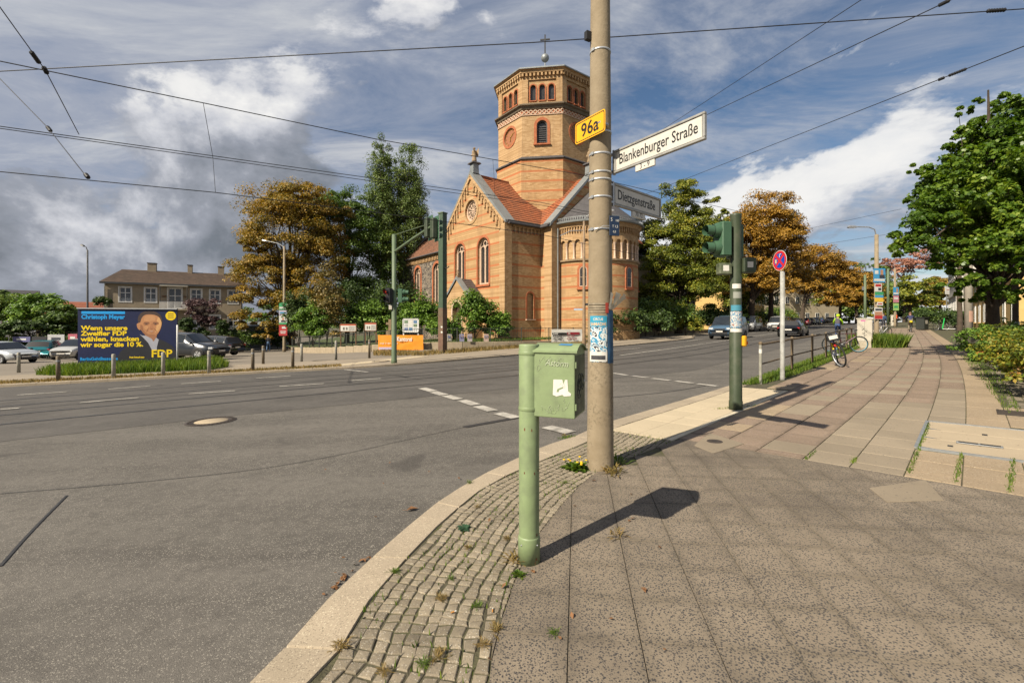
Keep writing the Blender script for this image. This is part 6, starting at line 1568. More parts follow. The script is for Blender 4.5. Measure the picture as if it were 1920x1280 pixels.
flat('shirt_print', [(0.615, 0.52), (0.64, 0.50), (0.77, 0.48), (0.81, 0.42), (0.79, 0.28), (0.79, 0.2), (0.745, 0.2), (0.70, 0.36), (0.65, 0.46)], shirt, 0.002)
flat('neck', [(0.65, 0.58), (0.79, 0.58), (0.79, 0.48), (0.755, 0.38), (0.735, 0.44), (0.67, 0.5)], mat('print_neck', (0.36, 0.16, 0.08), 0.6, 0.1, 4), 0.003)
flat('hair_print', [(0.605, 0.70), (0.595, 0.83), (0.63, 0.93), (0.70, 0.965), (0.77, 0.955), (0.825, 0.89), (0.845, 0.80), (0.84, 0.7), (0.8, 0.72), (0.65, 0.7)], hair, 0.002, smooth=4)
flat('ear', [(0.605, 0.74), (0.585, 0.72), (0.588, 0.66), (0.605, 0.61), (0.625, 0.62), (0.625, 0.74)], skin, 0.003, smooth=4)
flat('face_print', [(0.62, 0.62), (0.618, 0.72), (0.635, 0.83), (0.67, 0.89), (0.74, 0.90), (0.805, 0.86), (0.838, 0.76), (0.835, 0.66), (0.81, 0.56), (0.775, 0.50), (0.72, 0.495), (0.66, 0.53)], skin, 0.004, smooth=4)
flat('bright_cheek', [(0.77, 0.55), (0.81, 0.60), (0.835, 0.68), (0.835, 0.77), (0.81, 0.85), (0.79, 0.78), (0.785, 0.66)], skin2, 0.005, smooth=4)
flat('forehead', [(0.655, 0.78), (0.67, 0.86), (0.72, 0.885), (0.77, 0.86), (0.77, 0.79), (0.71, 0.77)], mat('print_face_mid', (0.58, 0.29, 0.13), 0.6, 0.1, 3), 0.005, smooth=4)
for x in (0.683, 0.778):
    flat('brow', [(x - 0.03, 0.735), (x - 0.02, 0.752), (x + 0.025, 0.752), (x + 0.03, 0.738)], mat('print_shadow', (0.16, 0.07, 0.04), 0.7), 0.006)
    flat('eye', [(x - 0.02, 0.715), (x, 0.725), (x + 0.02, 0.716), (x, 0.706)], suit, 0.006)
flat('nose_print', [(0.728, 0.72), (0.745, 0.72), (0.758, 0.635), (0.745, 0.62), (0.715, 0.625)], mat('print_nose', (0.44, 0.19, 0.085), 0.6), 0.006)
flat('mouth', [(0.69, 0.585), (0.73, 0.578), (0.775, 0.59), (0.735, 0.565)], mat('print_lips', (0.30, 0.10, 0.07), 0.6), 0.006)
shd = mat('print_face_shade', (0.34, 0.145, 0.065), 0.6, 0.12, 3)
flat('shaded_jaw', [(0.62, 0.62), (0.622, 0.70), (0.645, 0.68), (0.65, 0.60), (0.69, 0.535), (0.72, 0.515), (0.76, 0.515), (0.77, 0.50), (0.72, 0.495), (0.66, 0.53)], shd, 0.0052, smooth=3)
for x in (0.683, 0.778): flat('eye_socket', [(x - 0.034, 0.72), (x - 0.02, 0.755), (x + 0.02, 0.757), (x + 0.034, 0.722), (x + 0.01, 0.695), (x - 0.015, 0.695)], shd, 0.0055, smooth=3)
for pts in ([(0.700, 0.635), (0.690, 0.60), (0.682, 0.57), (0.688, 0.57), (0.697, 0.60), (0.706, 0.635)], [(0.765, 0.635), (0.782, 0.60), (0.788, 0.575), (0.782, 0.575), (0.774, 0.60), (0.760, 0.635)], [(0.712, 0.63), (0.735, 0.622), (0.757, 0.632), (0.735, 0.612)], [(0.705, 0.552), (0.735, 0.543), (0.765, 0.553), (0.735, 0.535)]): flat('face_line', pts, mat('print_line', (0.24, 0.095, 0.045), 0.6), 0.0065)
flat('teeth', [(0.705, 0.584), (0.735, 0.580), (0.762, 0.586), (0.735, 0.573)], pw, 0.0068)
flat('cheek_light', [(0.655, 0.66), (0.675, 0.685), (0.70, 0.67), (0.695, 0.63), (0.67, 0.615)], MATS['print_face_mid'], 0.0054, smooth=3)
q_ = gp(332.5, 685.5); S = thing('thin_post', q_, 0, 'thin white post at the right edge of the billboard', 'post'); MB().lathe([(0.0, 0), (0.035, 0), (0.035, 1.9), (0.0, 1.91)], 10).build('shaft', white, S); MB().lathe([(0.045, 0), (0.045, 0.06), (0.03, 0.07)], 10).build('foot', steel, S)

# ------------------------------------------------------------------ house behind the car park
render_m = mat('grey_render', (0.33, 0.27, 0.19), 0.95, 0.12, 2.5, bump=0.3, bscale=60, dirt=(0.24, 0.19, 0.135), dscale=0.8, damt=0.4)
A_, B_ = Vector((-42.6, 48.0)), Vector((-31.9, 54.0)); d = (B_ - A_).normalized(); W = (B_ - A_).length; E = 6.0
HO = thing('apartment_house', (A_.x, A_.y, 0), math.atan2(d.y, d.x), 'grey rendered two storey house with brown roof and balcony', 'house')
Mh = frame((0, 0, 0), (1, 0, 0), (0, -1, 0)); dep = 8.5; G0 = -2.4
wins = [(0.135, 3.95), (0.31, 3.95), (0.645, 3.95), (0.79, 3.95), (0.935, 3.95), (0.135, 1.0), (0.31, 1.0), (0.645, 1.0), (0.79, 1.0), (0.935, 1.0)]
ww, wh = 0.95, 1.5
mb = MB(); rects = []
for f_, z in wins: cx = f_ * W; rects.append([(cx - ww / 2, z), (cx + ww / 2, z), (cx + ww / 2, z + wh), (cx - ww / 2, z + wh)])
bx = 0.485 * W; rects.append([(bx - 0.6, 3.3), (bx + 0.6, 3.3), (bx + 0.6, 5.5), (bx - 0.6, 5.5)])
panel(mb, Mh, [(0, G0), (W, G0), (W, E), (0, E)], rects, 0.18)
mb.box((0.06, dep / 2, (E + G0) / 2), (0.1, dep - 0.02, E - G0)); mb.box((W - 0.06, dep / 2, (E + G0) / 2), (0.1, dep - 0.02, E - G0)); mb.build('wall', render_m, HO)
curtain = mat('net_curtain', (0.35, 0.37, 0.38), 0.7, 0.3, 6)
for k, rc in enumerate(rects):
    (x0, z0_), _, (x1, z1_), _ = rc; cx = (x0 + x1) / 2; mb = MB(); mb.M = Mh
    ring(mb, [(x0 - 0.11, z0_ - 0.11), (x1 + 0.11, z0_ - 0.11), (x1 + 0.11, z1_ + 0.11), (x0 - 0.11, z1_ + 0.11)], [(x0 + 0.0, z0_ + 0.0), (x1, z0_), (x1, z1_), (x0, z1_)], -0.01, 0.03)
    f = mb.build('window', white, HO)
    mb = MB(); mb.M = Mh; mb.box((cx, (z0_ + z1_) / 2, -0.10), (0.09, z1_ - z0_, 0.05)); mb.box((cx, z0_ + (z1_ - z0_) * 0.62, -0.095), (x1 - x0, 0.08, 0.05))
    ring(mb, [(x0, z0_), (x1, z0_), (x1, z1_), (x0, z1_)], [(x0 + 0.07, z0_ + 0.07), (x1 - 0.07, z0_ + 0.07), (x1 - 0.07, z1_ - 0.07), (x0 + 0.07, z1_ - 0.07)], -0.15, -0.08); mb.build('sash', white, f)
    mb = MB(); mb.M = Mh; mb.add([(x0, z0_, -0.13), (x1, z0_, -0.13), (x1, z1_, -0.13), (x0, z1_, -0.13)], [(0, 1, 2, 3)]); mb.build('pane', glass_dark, f)
    if k < 10: mb = MB(); mb.M = Mh; mb.box((cx, z0_ + 0.2, -0.115), (x1 - x0 - 0.16, 0.34, 0.01)); mb.build('curtain', curtain, f)
mb = MB()
roof_slope(mb, (-0.35, -0.45, E - 0.05), (W + 0.35, -0.45, E - 0.05), (0.6, dep / 2, E + 1.75), (W + 0.35, dep / 2, E + 1.75), 14, 0.04)
roof_slope(mb, (-0.35, dep + 0.45, E - 0.05), (W + 0.35, dep + 0.45, E - 0.05), (0.6, dep / 2, E + 1.75), (W + 0.35, dep / 2, E + 1.75), 14, 0.04)
mb.add([(-0.35, -0.45, E - 0.05), (0.6, dep / 2, E + 1.75), (-0.35, dep + 0.45, E - 0.05)], [(0, 1, 2)])
rf = mb.build('roof', mat('dull_brown_tile', (0.105, 0.07, 0.05), 0.9, 0.3, 2.5, dirt=(0.07, 0.055, 0.04), dscale=0.7, damt=0.6), HO)
MB().box((W / 2, -0.4, E - 0.12), (W + 0.7, 0.16, 0.2)).build('gutter', dark_metal, HO)
for x, w in ((0.27 * W, 0.8), (0.565 * W, 0.45), (0.82 * W, 0.62)):
    MB().box((x, dep / 2 - 0.2, E + 1.9), (w, 0.6, 1.3)).build('chimney', render_m, rf); MB().box((x, dep / 2 - 0.2, E + 2.57), (w + 0.1, 0.7, 0.07)).build('chimney', dark_metal, rf)
bal = MB().box((bx, -0.5, 3.12), (2.5, 1.0, 0.14)).build('balcony', render_m, HO)
for k in range(24): MB().box((bx - 1.2 + 2.4 * k / 23, -0.98, 3.62), (0.055, 0.03, 0.8)).build('baluster', white, bal)
MB().box((bx, -0.98, 4.05), (2.5, 0.05, 0.05)).build('handrail', dark_metal, bal); MB().box((bx, -0.45, 5.72), (2.5, 0.9, 0.1)).build('awning', cab_m, bal)
for x in (-1.2, 1.2): MB().tube([(bx + x, -0.95, 4.05), (bx + x, -0.85, 5.7)], 0.03, 6).build('awning_post', dark_metal, bal)
for x in (-0.95, 0.95): MB().box((bx + x, -0.1, 4.6), (0.35, 0.12, 0.12)).build('flower_box', brown_w, bal)
MB().tube([(0.05, -0.2, E - 0.2), (-0.02, -0.1, E - 0.6), (-0.02, -0.1, G0)], 0.05, 6).build('downpipe', steel, HO)
MB().box((0.985 * W, -0.12, 1.9), (0.25, 0.2, 0.12)).build('wall_lamp', steel, HO)
# more houses behind
def block(name, label, c, sx, sy, h, rz, wm, rm, rows, cols, ridge=2.0, z0=None, win=(1.0, 1.5), cat='building', pane_m=None):
    S = thing(name, (c[0], c[1], gz(c[0], c[1]) - 0.3 if z0 is None else z0), rz, label, cat)
    MB().box((0, 0, h / 2), (sx, sy, h)).build('wall', wm, S)
    mb = MB()
    for s in (-1, 1): roof_slope(mb, (-sx / 2 - 0.3, s * (sy / 2 + 0.4), h - 0.1), (sx / 2 + 0.3, s * (sy / 2 + 0.4), h - 0.1), (-sx / 2 - 0.3, 0, h + ridge), (sx / 2 + 0.3, 0, h + ridge), 8, 0.03)
    mb.add([(-sx / 2, -sy / 2, h), (-sx / 2, 0, h + ridge), (-sx / 2, sy / 2, h)], [(0, 1, 2)]); mb.add([(sx / 2, -sy / 2, h), (sx / 2, 0, h + ridge), (sx / 2, sy / 2, h)], [(0, 1, 2)]); mb.build('roof', rm, S)
    for i in range(cols):
        for j in range(rows):
            x = sx * ((i + 0.5) / cols - 0.5); z = h * ((j + 0.42) / rows)
            f = MB().box((x, -sy / 2 - 0.01, z + win[1] * 0.35), (win[0] + 0.2, 0.1, win[1] + 0.2)).build('window', white, S)
            MB().box((x, -sy / 2 - 0.055, z + win[1] * 0.35), (win[0], 0.03, win[1])).build('pane', pane_m or glass_dark, f)
            mb = MB(); mb.box((x, -sy / 2 - 0.075, z + win[1] * 0.35), (0.06, 0.02, win[1])); mb.build('glazing_bar', white, f)
            MB().box((x, -sy / 2 - 0.1, z - win[1] * 0.2), (win[0] + 0.3, 0.16, 0.07)).build('sill', wm, f)
    return S
block('far_house', 'white house with dark roof above the hedge at the left edge', on(16, 80), 7, 8, 7.4, 0.75, white, slate, 2, 3, 1.6, z0=-1.5)
block('red_roofed_house', 'house with red tiled roof beside the billboard top', on(172, 62), 9, 8, 4.2, 0.6, render_m, mat('red_tile', (0.26, 0.085, 0.045), 0.9, 0.2, 3), 1, 3, 1.8, z0=-1.5)
block('garden_shed', 'pale grey flat shed behind the parked cars', on(140, 47), 4, 4, 3.0, 0.6, cab_m, slate, 1, 2, 0.4, win=(0.7, 0.7))
block('garage', 'grey blue shed behind the walker at the car park end', on(508, 66), 5.0, 5, 3.4, 0.25, mat('grey_blue_sheet', (0.30, 0.33, 0.35), 0.6, 0.1, 2), zinc, 1, 2, 0.5, win=(0.8, 0.8))
cream_m = mat('cream_stucco', (0.50, 0.42, 0.29), 0.9, 0.12, 2); yellow_m = mat('yellow_stucco', (0.60, 0.40, 0.15), 0.9, 0.12, 2); palew = mat('pale_stucco', (0.55, 0.52, 0.46), 0.9, 0.1, 2)
c = wk(58, -30); block('villa', 'cream stucco villa half hidden behind the chestnuts', c, 16, 12, 9, wk_dir(60), cream_m, slate, 3, 6, 3.0)
c = wk(92, -29); block('villa', 'yellow stucco house behind the far parked cars', c, 22, 12, 10, wk_dir(80), yellow_m, slate, 3, 8, 3.0)
c = wk(128, -26); block('villa', 'pale house closing the view at the far end of the street', c, 30, 12, 11, wk_dir(80) - 0.5, cream_m, slate, 3, 9, 3.0)
c = wk(92, 8.6); S = block('corner_house', 'white house corner with heavy cornice behind the far hedge', c, 14, 10, 9.0, wk_dir(80) + PI, palew, slate, 2, 5, 3.0)
for z in (4.2, 6.4, 8.7): MB().box((0, 0, z), (14.3, 10.3, 0.22)).build('cornice', palew, S)
c = wk(61, 7.4); block('yellow_house', 'ochre house wall behind the maple trunk', c, 36, 7, 5.6, wk_dir(80) + PI, yellow_m, slate, 2, 10, 2.0)
q_ = on(1775, 52); S = thing('street_sign_board', q_, 0.2, 'white warning board on a post before the white house corner', 'sign'); MB().box((0, 0, 2.2), (0.08, 0.08, 4.4)).build('post', steel, S); MB().box((0, -0.06, 4.2), (0.6, 0.03, 0.9)).build('plate', white, S); MB().box((0.05, -0.08, 4.25), (0.35, 0.01, 0.06), 0).build('mark', pr_, S)

# ------------------------------------------------------------------ trees, shrubs, grass
bark = mat('bark', (0.075, 0.055, 0.038), 0.95, 0.35, 3.0, bump=0.8, bscale=14)
bark_pale = mat('pale_bark', (0.20, 0.17, 0.12), 0.95, 0.3, 3.0, bump=0.5, bscale=14)
L_chest = leafmat('leaf_rusty_chestnut', [(0.05, (0.05, 0.056, 0.012)), (0.33, (0.145, 0.118, 0.020)), (0.55, (0.25, 0.165, 0.026)), (0.80, (0.37, 0.22, 0.034)), (1.0, (0.44, 0.30, 0.06))], 0.28, nscale=0.45)
L_rust = leafmat('leaf_orange_chestnut', [(0.05, (0.07, 0.06, 0.012)), (0.35, (0.21, 0.13, 0.02)), (0.6, (0.35, 0.185, 0.024)), (0.9, (0.46, 0.27, 0.04))], 0.28, nscale=0.4)
L_green = leafmat('leaf_green', [(0.05, (0.027, 0.053, 0.012)), (0.45, (0.068, 0.120, 0.019)), (0.75, (0.143, 0.203, 0.030)), (1.0, (0.240, 0.285, 0.060))], 0.3, nscale=0.4)
L_dark = leafmat('leaf_dark_green', [(0.05, (0.015, 0.030, 0.009)), (0.5, (0.039, 0.069, 0.015)), (0.9, (0.098, 0.143, 0.030))], 0.25, nscale=0.5)
L_yg = leafmat('leaf_yellow_green', [(0.05, (0.038, 0.060, 0.012)), (0.4, (0.112, 0.143, 0.018)), (0.7, (0.247, 0.247, 0.027)), (1.0, (0.405, 0.315, 0.045))], 0.3, nscale=0.35)
L_poplar = leafmat('leaf_poplar', [(0.05, (0.042, 0.072, 0.018)), (0.5, (0.108, 0.158, 0.036)), (0.85, (0.210, 0.255, 0.075)), (1.0, (0.300, 0.330, 0.120))], 0.25, nscale=0.5)
L_maple = leafmat('leaf_maple', [(0.05, (0.022, 0.048, 0.008)), (0.4, (0.066, 0.125, 0.014)), (0.7, (0.135, 0.205, 0.022)), (0.95, (0.24, 0.29, 0.035))], 0.38, 0.42, nscale=0.6)
L_hedge = leafmat('leaf_hedge_mixed', [(0.05, (0.025, 0.042, 0.007)), (0.38, (0.085, 0.125, 0.013)), (0.60, (0.18, 0.20, 0.017)), (0.78, (0.29, 0.22, 0.028)), (0.95, (0.28, 0.085, 0.03))], 0.3, nscale=1.6)
L_purple = leafmat('leaf_purple', [(0.05, (0.021, 0.014, 0.016)), (0.5, (0.065, 0.034, 0.036)), (0.9, (0.156, 0.091, 0.078))], 0.25, nscale=0.9)
L_pink = leafmat('leaf_pinkish', [(0.1, (0.120, 0.075, 0.045)), (0.5, (0.330, 0.150, 0.105)), (0.9, (0.570, 0.300, 0.195))], 0.3, nscale=0.5)
L_bush = leafmat('leaf_bush', [(0.05, (0.033, 0.063, 0.012)), (0.45, (0.083, 0.158, 0.019)), (0.8, (0.195, 0.300, 0.045)), (1.0, (0.300, 0.375, 0.075))], 0.3, nscale=1.2)
L_brownbush = leafmat('leaf_brown_cypress', [(0.05, (0.053, 0.053, 0.015)), (0.5, (0.143, 0.112, 0.030)), (0.9, (0.285, 0.195, 0.060))], 0.2, nscale=0.9)

def leaves(rng, C, rad, n, size, flat_=0.6, up=0.5, shape=0):
    """n leaf blades scattered round the clump centres C (k x 3) with radii rad"""
    k = len(C); idx = rng.integers(0, k, n)
    d = rng.normal(size=(n, 3)); d /= np.linalg.norm(d, axis=1)[:, None]
    d[:, 2] = np.where(d[:, 2] < -0.25, -d[:, 2], d[:, 2])
    r_ = rng.random(n) ** 0.45
    P = C[idx] + d * (r_ * rad[idx])[:, None] * np.array([1, 1, flat_])
    nr = d * 0.7 + rng.normal(size=(n, 3)) * 0.45 + np.array([0, 0, up]); nr /= np.linalg.norm(nr, axis=1)[:, None]
    t = np.cross(nr, rng.normal(size=(n, 3))); t /= np.linalg.norm(t, axis=1)[:, None] + 1e-9
    t[:, 2] -= 0.25; t /= np.linalg.norm(t, axis=1)[:, None]
    b = np.cross(nr, t); s = size * rng.uniform(0.6, 1.35, n)[:, None]
    if shape == 0:       # rhomb blade, folded a little
        V = np.stack([P - t * s * 0.5, P + b * s * 0.36 + nr * s * 0.08, P + t * s * 0.62, P - b * s * 0.36 + nr * s * 0.08], 1)
        Fq = np.array([[0, 1, 2, 3]])
    else:                # lobed blade
        V = np.stack([P - t * s * 0.5, P - t * s * 0.2 + b * s * 0.46, P + t * s * 0.02 + b * s * 0.22, P + t * s * 0.30 + b * s * 0.40, P + t * s * 0.62, P + t * s * 0.30 - b * s * 0.40, P + t * s * 0.02 - b * s * 0.22, P - t * s * 0.2 - b * s * 0.46], 1)
        V[:, [1, 3, 5, 7]] -= (nr * s * 0.10)[:, None, :]
        Fq = np.array([[0, 1, 2, 6, 7][:4], [0, 2, 6, 7]]); Fq = np.array([[0, 1, 2, 6], [0, 6, 7, 0], [2, 3, 4, 6], [6, 4, 5, 6]])
    return V, shape
def leaf_mesh(name, V, shape, m):
    n, k, _ = V.shape; me = bpy.data.meshes.new(name)
    co = V.reshape(-1, 3).astype(np.float32)
    if shape == 0: polys = np.arange(n * 4).reshape(n, 4); sizes = np.full(n, 4)
    else:
        base = (np.arange(n) * 8)[:, None]
        polys = (base + np.array([[0, 1, 2, 3, 4, 5, 6, 7]])); sizes = np.full(n, 8)
    loops = polys.reshape(-1); starts = np.concatenate([[0], np.cumsum(sizes)[:-1]])
    me.vertices.add(len(co)); me.vertices.foreach_set('co', co.ravel())
    me.loops.add(len(loops)); me.loops.foreach_set('vertex_index', loops.astype(np.int32))
    me.polygons.add(len(sizes)); me.polygons.foreach_set('loop_start', starts.astype(np.int32)); me.polygons.foreach_set('loop_total', sizes.astype(np.int32))
    me.materials.append(m); me.update(calc_edges=True); me.validate(); return me
def link(name, me, parent):
    o_ = bpy.data.objects.new(name, me); COL.objects.link(o_); o_.parent = parent; return o_
def clumps(rng, ells, k, rfac, lo=0.45):
    """clump centres in a set of ellipsoids, mostly near their skin"""
    C = []; Rr = []; vol = np.array([e[3] * e[4] * e[5] for e in ells]) ** 0.8; pick = rng.choice(len(ells), k, p=vol / vol.sum())
    for i in pick:
        cx, cy, cz, rx, ry, rz = ells[i]; d = rng.normal(size=3); d /= np.linalg.norm(d)
        if d[2] < -0.55: d[2] *= -0.6
        f = lo + (1 - lo) * rng.random() ** 0.6
        C.append((cx + d[0] * rx * f, cy + d[1] * ry * f, cz + d[2] * rz * f)); Rr.append(rfac * min(rx, ry, rz) * rng.uniform(0.7, 1.35))
    return np.array(C), np.array(Rr)
def tree(name, label, base, ells, n, size, m, trunk_r, seed, k=70, rfac=0.33, flat_=0.62, cat='tree', bark_m=None, shape=0, limbs=18, group=None, lo=0.45, up=0.5, part='crown', stem='trunk'):
    rng = np.random.default_rng(seed); base = Vector(base)
    S = thing(name, base, 0, label, cat, group)
    E = [(e[0] - base.x, e[1] - base.y, e[2] - base.z, e[3], e[4], e[5]) for e in ells]
    C, Rr = clumps(rng, E, k, rfac, lo)
    V, sh = leaves(rng, C, Rr, n, size, flat_, up, shape)
    link(part, leaf_mesh(part, V, sh, m), S)
    top = max(e[2] + e[5] * 0.4 for e in E); cx = sum(e[0] for e in E) / len(E); cy = sum(e[1] for e in E) / len(E)
    mb = MB(); fork = max(0.25, min(e[2] - e[5] * 0.75 for e in E)) if trunk_r > 0.08 else 0.1
    mid = Vector((cx * 0.35, cy * 0.35, fork + (top - fork) * 0.35))
    mb.tube([(0, 0, -0.3), (0.02, 0.01, fork * 0.5), (cx * 0.1, cy * 0.1, fork), tuple(mid), (cx * 0.8, cy * 0.8, top)], [trunk_r * 1.25, trunk_r, trunk_r * 0.9, trunk_r * 0.6, trunk_r * 0.12], 9)
    order = rng.permutation(len(C))[:limbs]
    for i in order:
        e = Vector(C[i]); t0 = rng.uniform(0.0, 0.75); s0 = Vector((cx * 0.1, cy * 0.1, fork)).lerp(mid, t0) if t0 < 0.6 else mid.lerp(Vector((cx * 0.8, cy * 0.8, top)), (t0 - 0.6))
        q1 = s0.lerp(e, 0.4) + Vector((0, 0, (e - s0).length * 0.12)); q2 = s0.lerp(e, 0.75) + Vector(rng.normal(size=3) * 0.1 * (e - s0).length * 0.3)
        r_ = trunk_r * rng.uniform(0.22, 0.42); mb.tube([s0, q1, q2, e], [r_, r_ * 0.65, r_ * 0.4, r_ * 0.12], 5, cap=False)
    mb.build(stem, bark_m or bark, S); return S
def el(px, py, Y, rx, ry, dep=None):
    c = atY(px, py, Y); return (c.x, c.y, c.z, rx * Y / F, (dep if dep else rx) * Y / F, ry * Y / F)

# west of the church
b_ = on(548, 55); tree('chestnut_tree', 'large rust brown chestnut tree left of the church yard', b_, [el(545, 430, 55.0, 85, 85), el(500, 520, 54.0, 62, 70), el(600, 500, 55.0, 62, 90), el(565, 590, 54.0, 75, 60), el(480, 590, 53.0, 45, 55), el(560, 375, 55.0, 50, 35), el(478, 470, 54.5, 30, 40), el(470, 625, 52.5, 38, 28), el(600, 610, 53.0, 50, 40), el(520, 630, 53.0, 40, 24), el(620, 420, 56.0, 38, 50)], 135000, 0.19, L_chest, 0.42, 1, k=420, rfac=0.27, limbs=60, flat_=0.75, lo=0.35)
b_ = on(650, 60); tree('green_tree', 'dark green tree between the chestnut and the poplars', b_, [el(645, 430, 60, 60, 80), el(625, 400, 60, 40, 50), el(690, 500, 60, 60, 90), el(660, 570, 59, 70, 60), el(610, 380, 60, 30, 30), el(690, 430, 61, 40, 60), el(700, 600, 58, 60, 40)], 72000, 0.20, L_green, 0.35, 2, k=260, rfac=0.28, limbs=40, flat_=0.8, lo=0.35)
for i, (px, y0, rx) in enumerate(((719, 262, 32), (768, 268, 32))):
    b_ = on(px, 63 + i); tree('poplar_tree', ['tall narrow poplar, left one of the pair', 'tall narrow poplar next to the church nave, right one of the pair'][i], b_, [el(px, 300, 63 + i, rx * 0.72, 48), el(px - 2, 355, 63 + i, rx, 70), el(px + 2, 430, 63 + i, rx * 1.1, 85), el(px, 520, 63 + i, rx * 1.1, 80), el(px, 460, 63 + i, rx * 1.15, 90), el(px + 1, 385, 63 + i, rx * 1.05, 70)], 54000, 0.175, L_poplar, 0.3, 3 + i, k=330, rfac=0.36, flat_=1.5, limbs=30, lo=0.2)
for i, (px, Y, top, rx, m, lab, sz) in enumerate(((560, 43, 535, 26, L_dark, 'dark conifer shrub under the chestnut, left of the pair', 0.16), (612, 42, 500, 36, L_brownbush, 'brownish feathery conifer beside the notice boards', 0.16), (585, 41, 560, 30, L_bush, 'rounded green shrub behind the fence end', 0.18), (690, 44, 560, 40, L_bush, 'light green leafy bush behind the notice boards', 0.2), (660, 46, 520, 40, L_dark, 'dark shrub thicket under the green tree', 0.2), (740, 47, 520, 45, L_dark, 'dark thicket at the foot of the poplars', 0.22))):
    b_ = on(px, Y); yb = hor(px) + F * HC / Y; tree('shrub', lab, b_, [el(px, (top + yb) / 2, Y, rx, (yb - top) / 2 * 0.95), el(px + rx * 0.3, (top + yb) / 2 + 15, Y - 0.4, rx * 0.8, (yb - top) / 2 * 0.7)], 6500, sz, m, 0.06, 20 + i, k=60, rfac=0.4, cat='shrub', limbs=10, lo=0.3, part='foliage', stem='stem', flat_=1.0)
for i, (px, Y, cy, rx, ry, n, lab) in enumerate(((790, 37.0, 592, 36, 34, 9000, 'broad leafy bush before the nave windows'), (760, 36, 612, 20, 22, 3500, 'small bush left of the glazed showcase'), (825, 34.5, 618, 26, 22, 4000, 'low clipped bush at the green mast'), (890, 35.6, 596, 40, 46, 9500, 'tall bright green bush in front of the porch'), (935, 35.4, 614, 24, 30, 4500, 'smaller loose bush at the facade corner'), (850, 35.0, 622, 16, 16, 2000, 'little bush beside the porch arch'))):
    b_ = on(px, Y, YARD_Z if px > 800 else 0.2); tree('shrub', lab, b_, [el(px, cy, Y, rx, ry), el(px - rx * 0.35, cy + ry * 0.3, Y - 0.3, rx * 0.7, ry * 0.65), el(px + rx * 0.4, cy + ry * 0.35, Y, rx * 0.6, ry * 0.6)], n, 0.17, L_bush, 0.05, 40 + i, k=60, rfac=0.40, cat='shrub', limbs=16, lo=0.25, part='foliage', stem='stem', flat_=1.1, up=0.8)
# car park side
b_ = on(380, 46.5); tree('purple_tree', 'small dark purple leaved tree before the house', b_, [el(382, 582, 46.5, 27, 24), el(372, 605, 46.5, 22, 22), el(395, 605, 46.5, 18, 25)], 5500, 0.18, L_purple, 0.1, 60, k=55, rfac=0.4)
for i, (px, cy, rx, ry, Y) in enumerate(((350, 613, 12, 16, 45), (418, 615, 9, 17, 46), (428, 628, 16, 11, 46.5), (368, 628, 20, 11, 45.5), (193, 568, 12, 10, 47))):
    b_ = on(px, Y); tree('shrub', ['round dark clipped bush right of the billboard', 'narrow dark conifer by the house window', 'low dark hedge bush at the house corner', 'low bush before the house wall behind the dark cars', 'dark bush at the left gable of the house'][i], b_, [el(px, cy, Y, rx, ry)], 2600, 0.16, L_dark, 0.05, 70 + i, k=30, rfac=0.5, cat='shrub', limbs=5, lo=0.4, part='foliage', stem='stem', flat_=1.0)
for i, (px, cy, rx, ry, Y, m) in enumerate(((20, 592, 34, 40, 47, L_green), (75, 590, 38, 40, 46, L_bush), (112, 605, 30, 32, 45, L_green), (60, 622, 60, 20, 43.5, L_dark), (135, 600, 14, 26, 50, L_yg), (5, 575, 18, 30, 52, L_dark))):
    b_ = on(px, Y); tree('tree', ['leafy green tree at the left picture edge', 'bright green bushy tree above the turquoise car', 'green bushy tree left of the billboard', 'dark hedge mass behind the parked cars', 'yellowish tree just left of the billboard', 'dark tree by the white house at the left edge'][i], b_, [el(px, cy, Y, rx, ry), el(px - rx * 0.4, cy + ry * 0.3, Y, rx * 0.6, ry * 0.6)], 7000, 0.24, m, 0.12, 80 + i, k=55, rfac=0.42, limbs=14)
for i, (px, Y, rx) in enumerate(((-8, 42.5, 26), (30, 43, 26), (72, 43, 28), (112, 43, 26), (142, 44, 20), (455, 52, 26), (492, 58, 24), (520, 60, 22))):
    b_ = on(px, Y); yb = hor(px) + F * (HC - drop(b_.x, Y)) / Y; tree('hedge_bush', ['dark hedge at the left picture edge', 'dark hedge behind the white car at the left', 'dark hedge behind the turquoise car', 'dark hedge behind the small white hatchback', 'dark hedge just left of the billboard', 'dark hedge under the chestnut beside the house', 'dark bush left of the shed at the car park end', 'dark bush in front of the shed at the car park end'][i], b_, [el(px, yb - 20, Y, rx, 22), el(px + 6, yb - 12, Y, rx, 14)], 3600, 0.17, (L_dark, L_green)[i % 2], 0.05, 170 + i, k=50, rfac=0.5, cat='hedge', limbs=5, lo=0.3, part='foliage', stem='stem', flat_=1.0)
# east of the church, along the street
b_ = on(1272, 53); tree('linden_tree', 'big yellow green tree right of the apse', b_, [el(1262, 410, 53, 62, 65), el(1290, 380, 53, 45, 50), el(1235, 470, 53, 48, 70), el(1320, 470, 53, 52, 75), el(1270, 540, 52, 75, 60), el(1345, 410, 54, 28, 45), el(1225, 560, 52, 42, 50), el(1320, 560, 52, 50, 45), el(1355, 500, 53, 30, 60), el(1210, 420, 53, 22, 40), el(1285, 455, 53, 62, 62), el(1250, 510, 52.5, 60, 55), el(1325, 520, 52.5, 55, 50)], 120000, 0.18, L_yg, 0.4, 100, k=380, rfac=0.27, limbs=50, flat_=0.75, lo=0.35)
b_ = on(1225, 56); tree('linden_tree', 'dark green lower tree close behind the apse', b_, [el(1220, 560, 56, 40, 60), el(1215, 500, 56, 25, 60)], 8000, 0.3, L_dark, 0.25, 101, k=50, rfac=0.4)
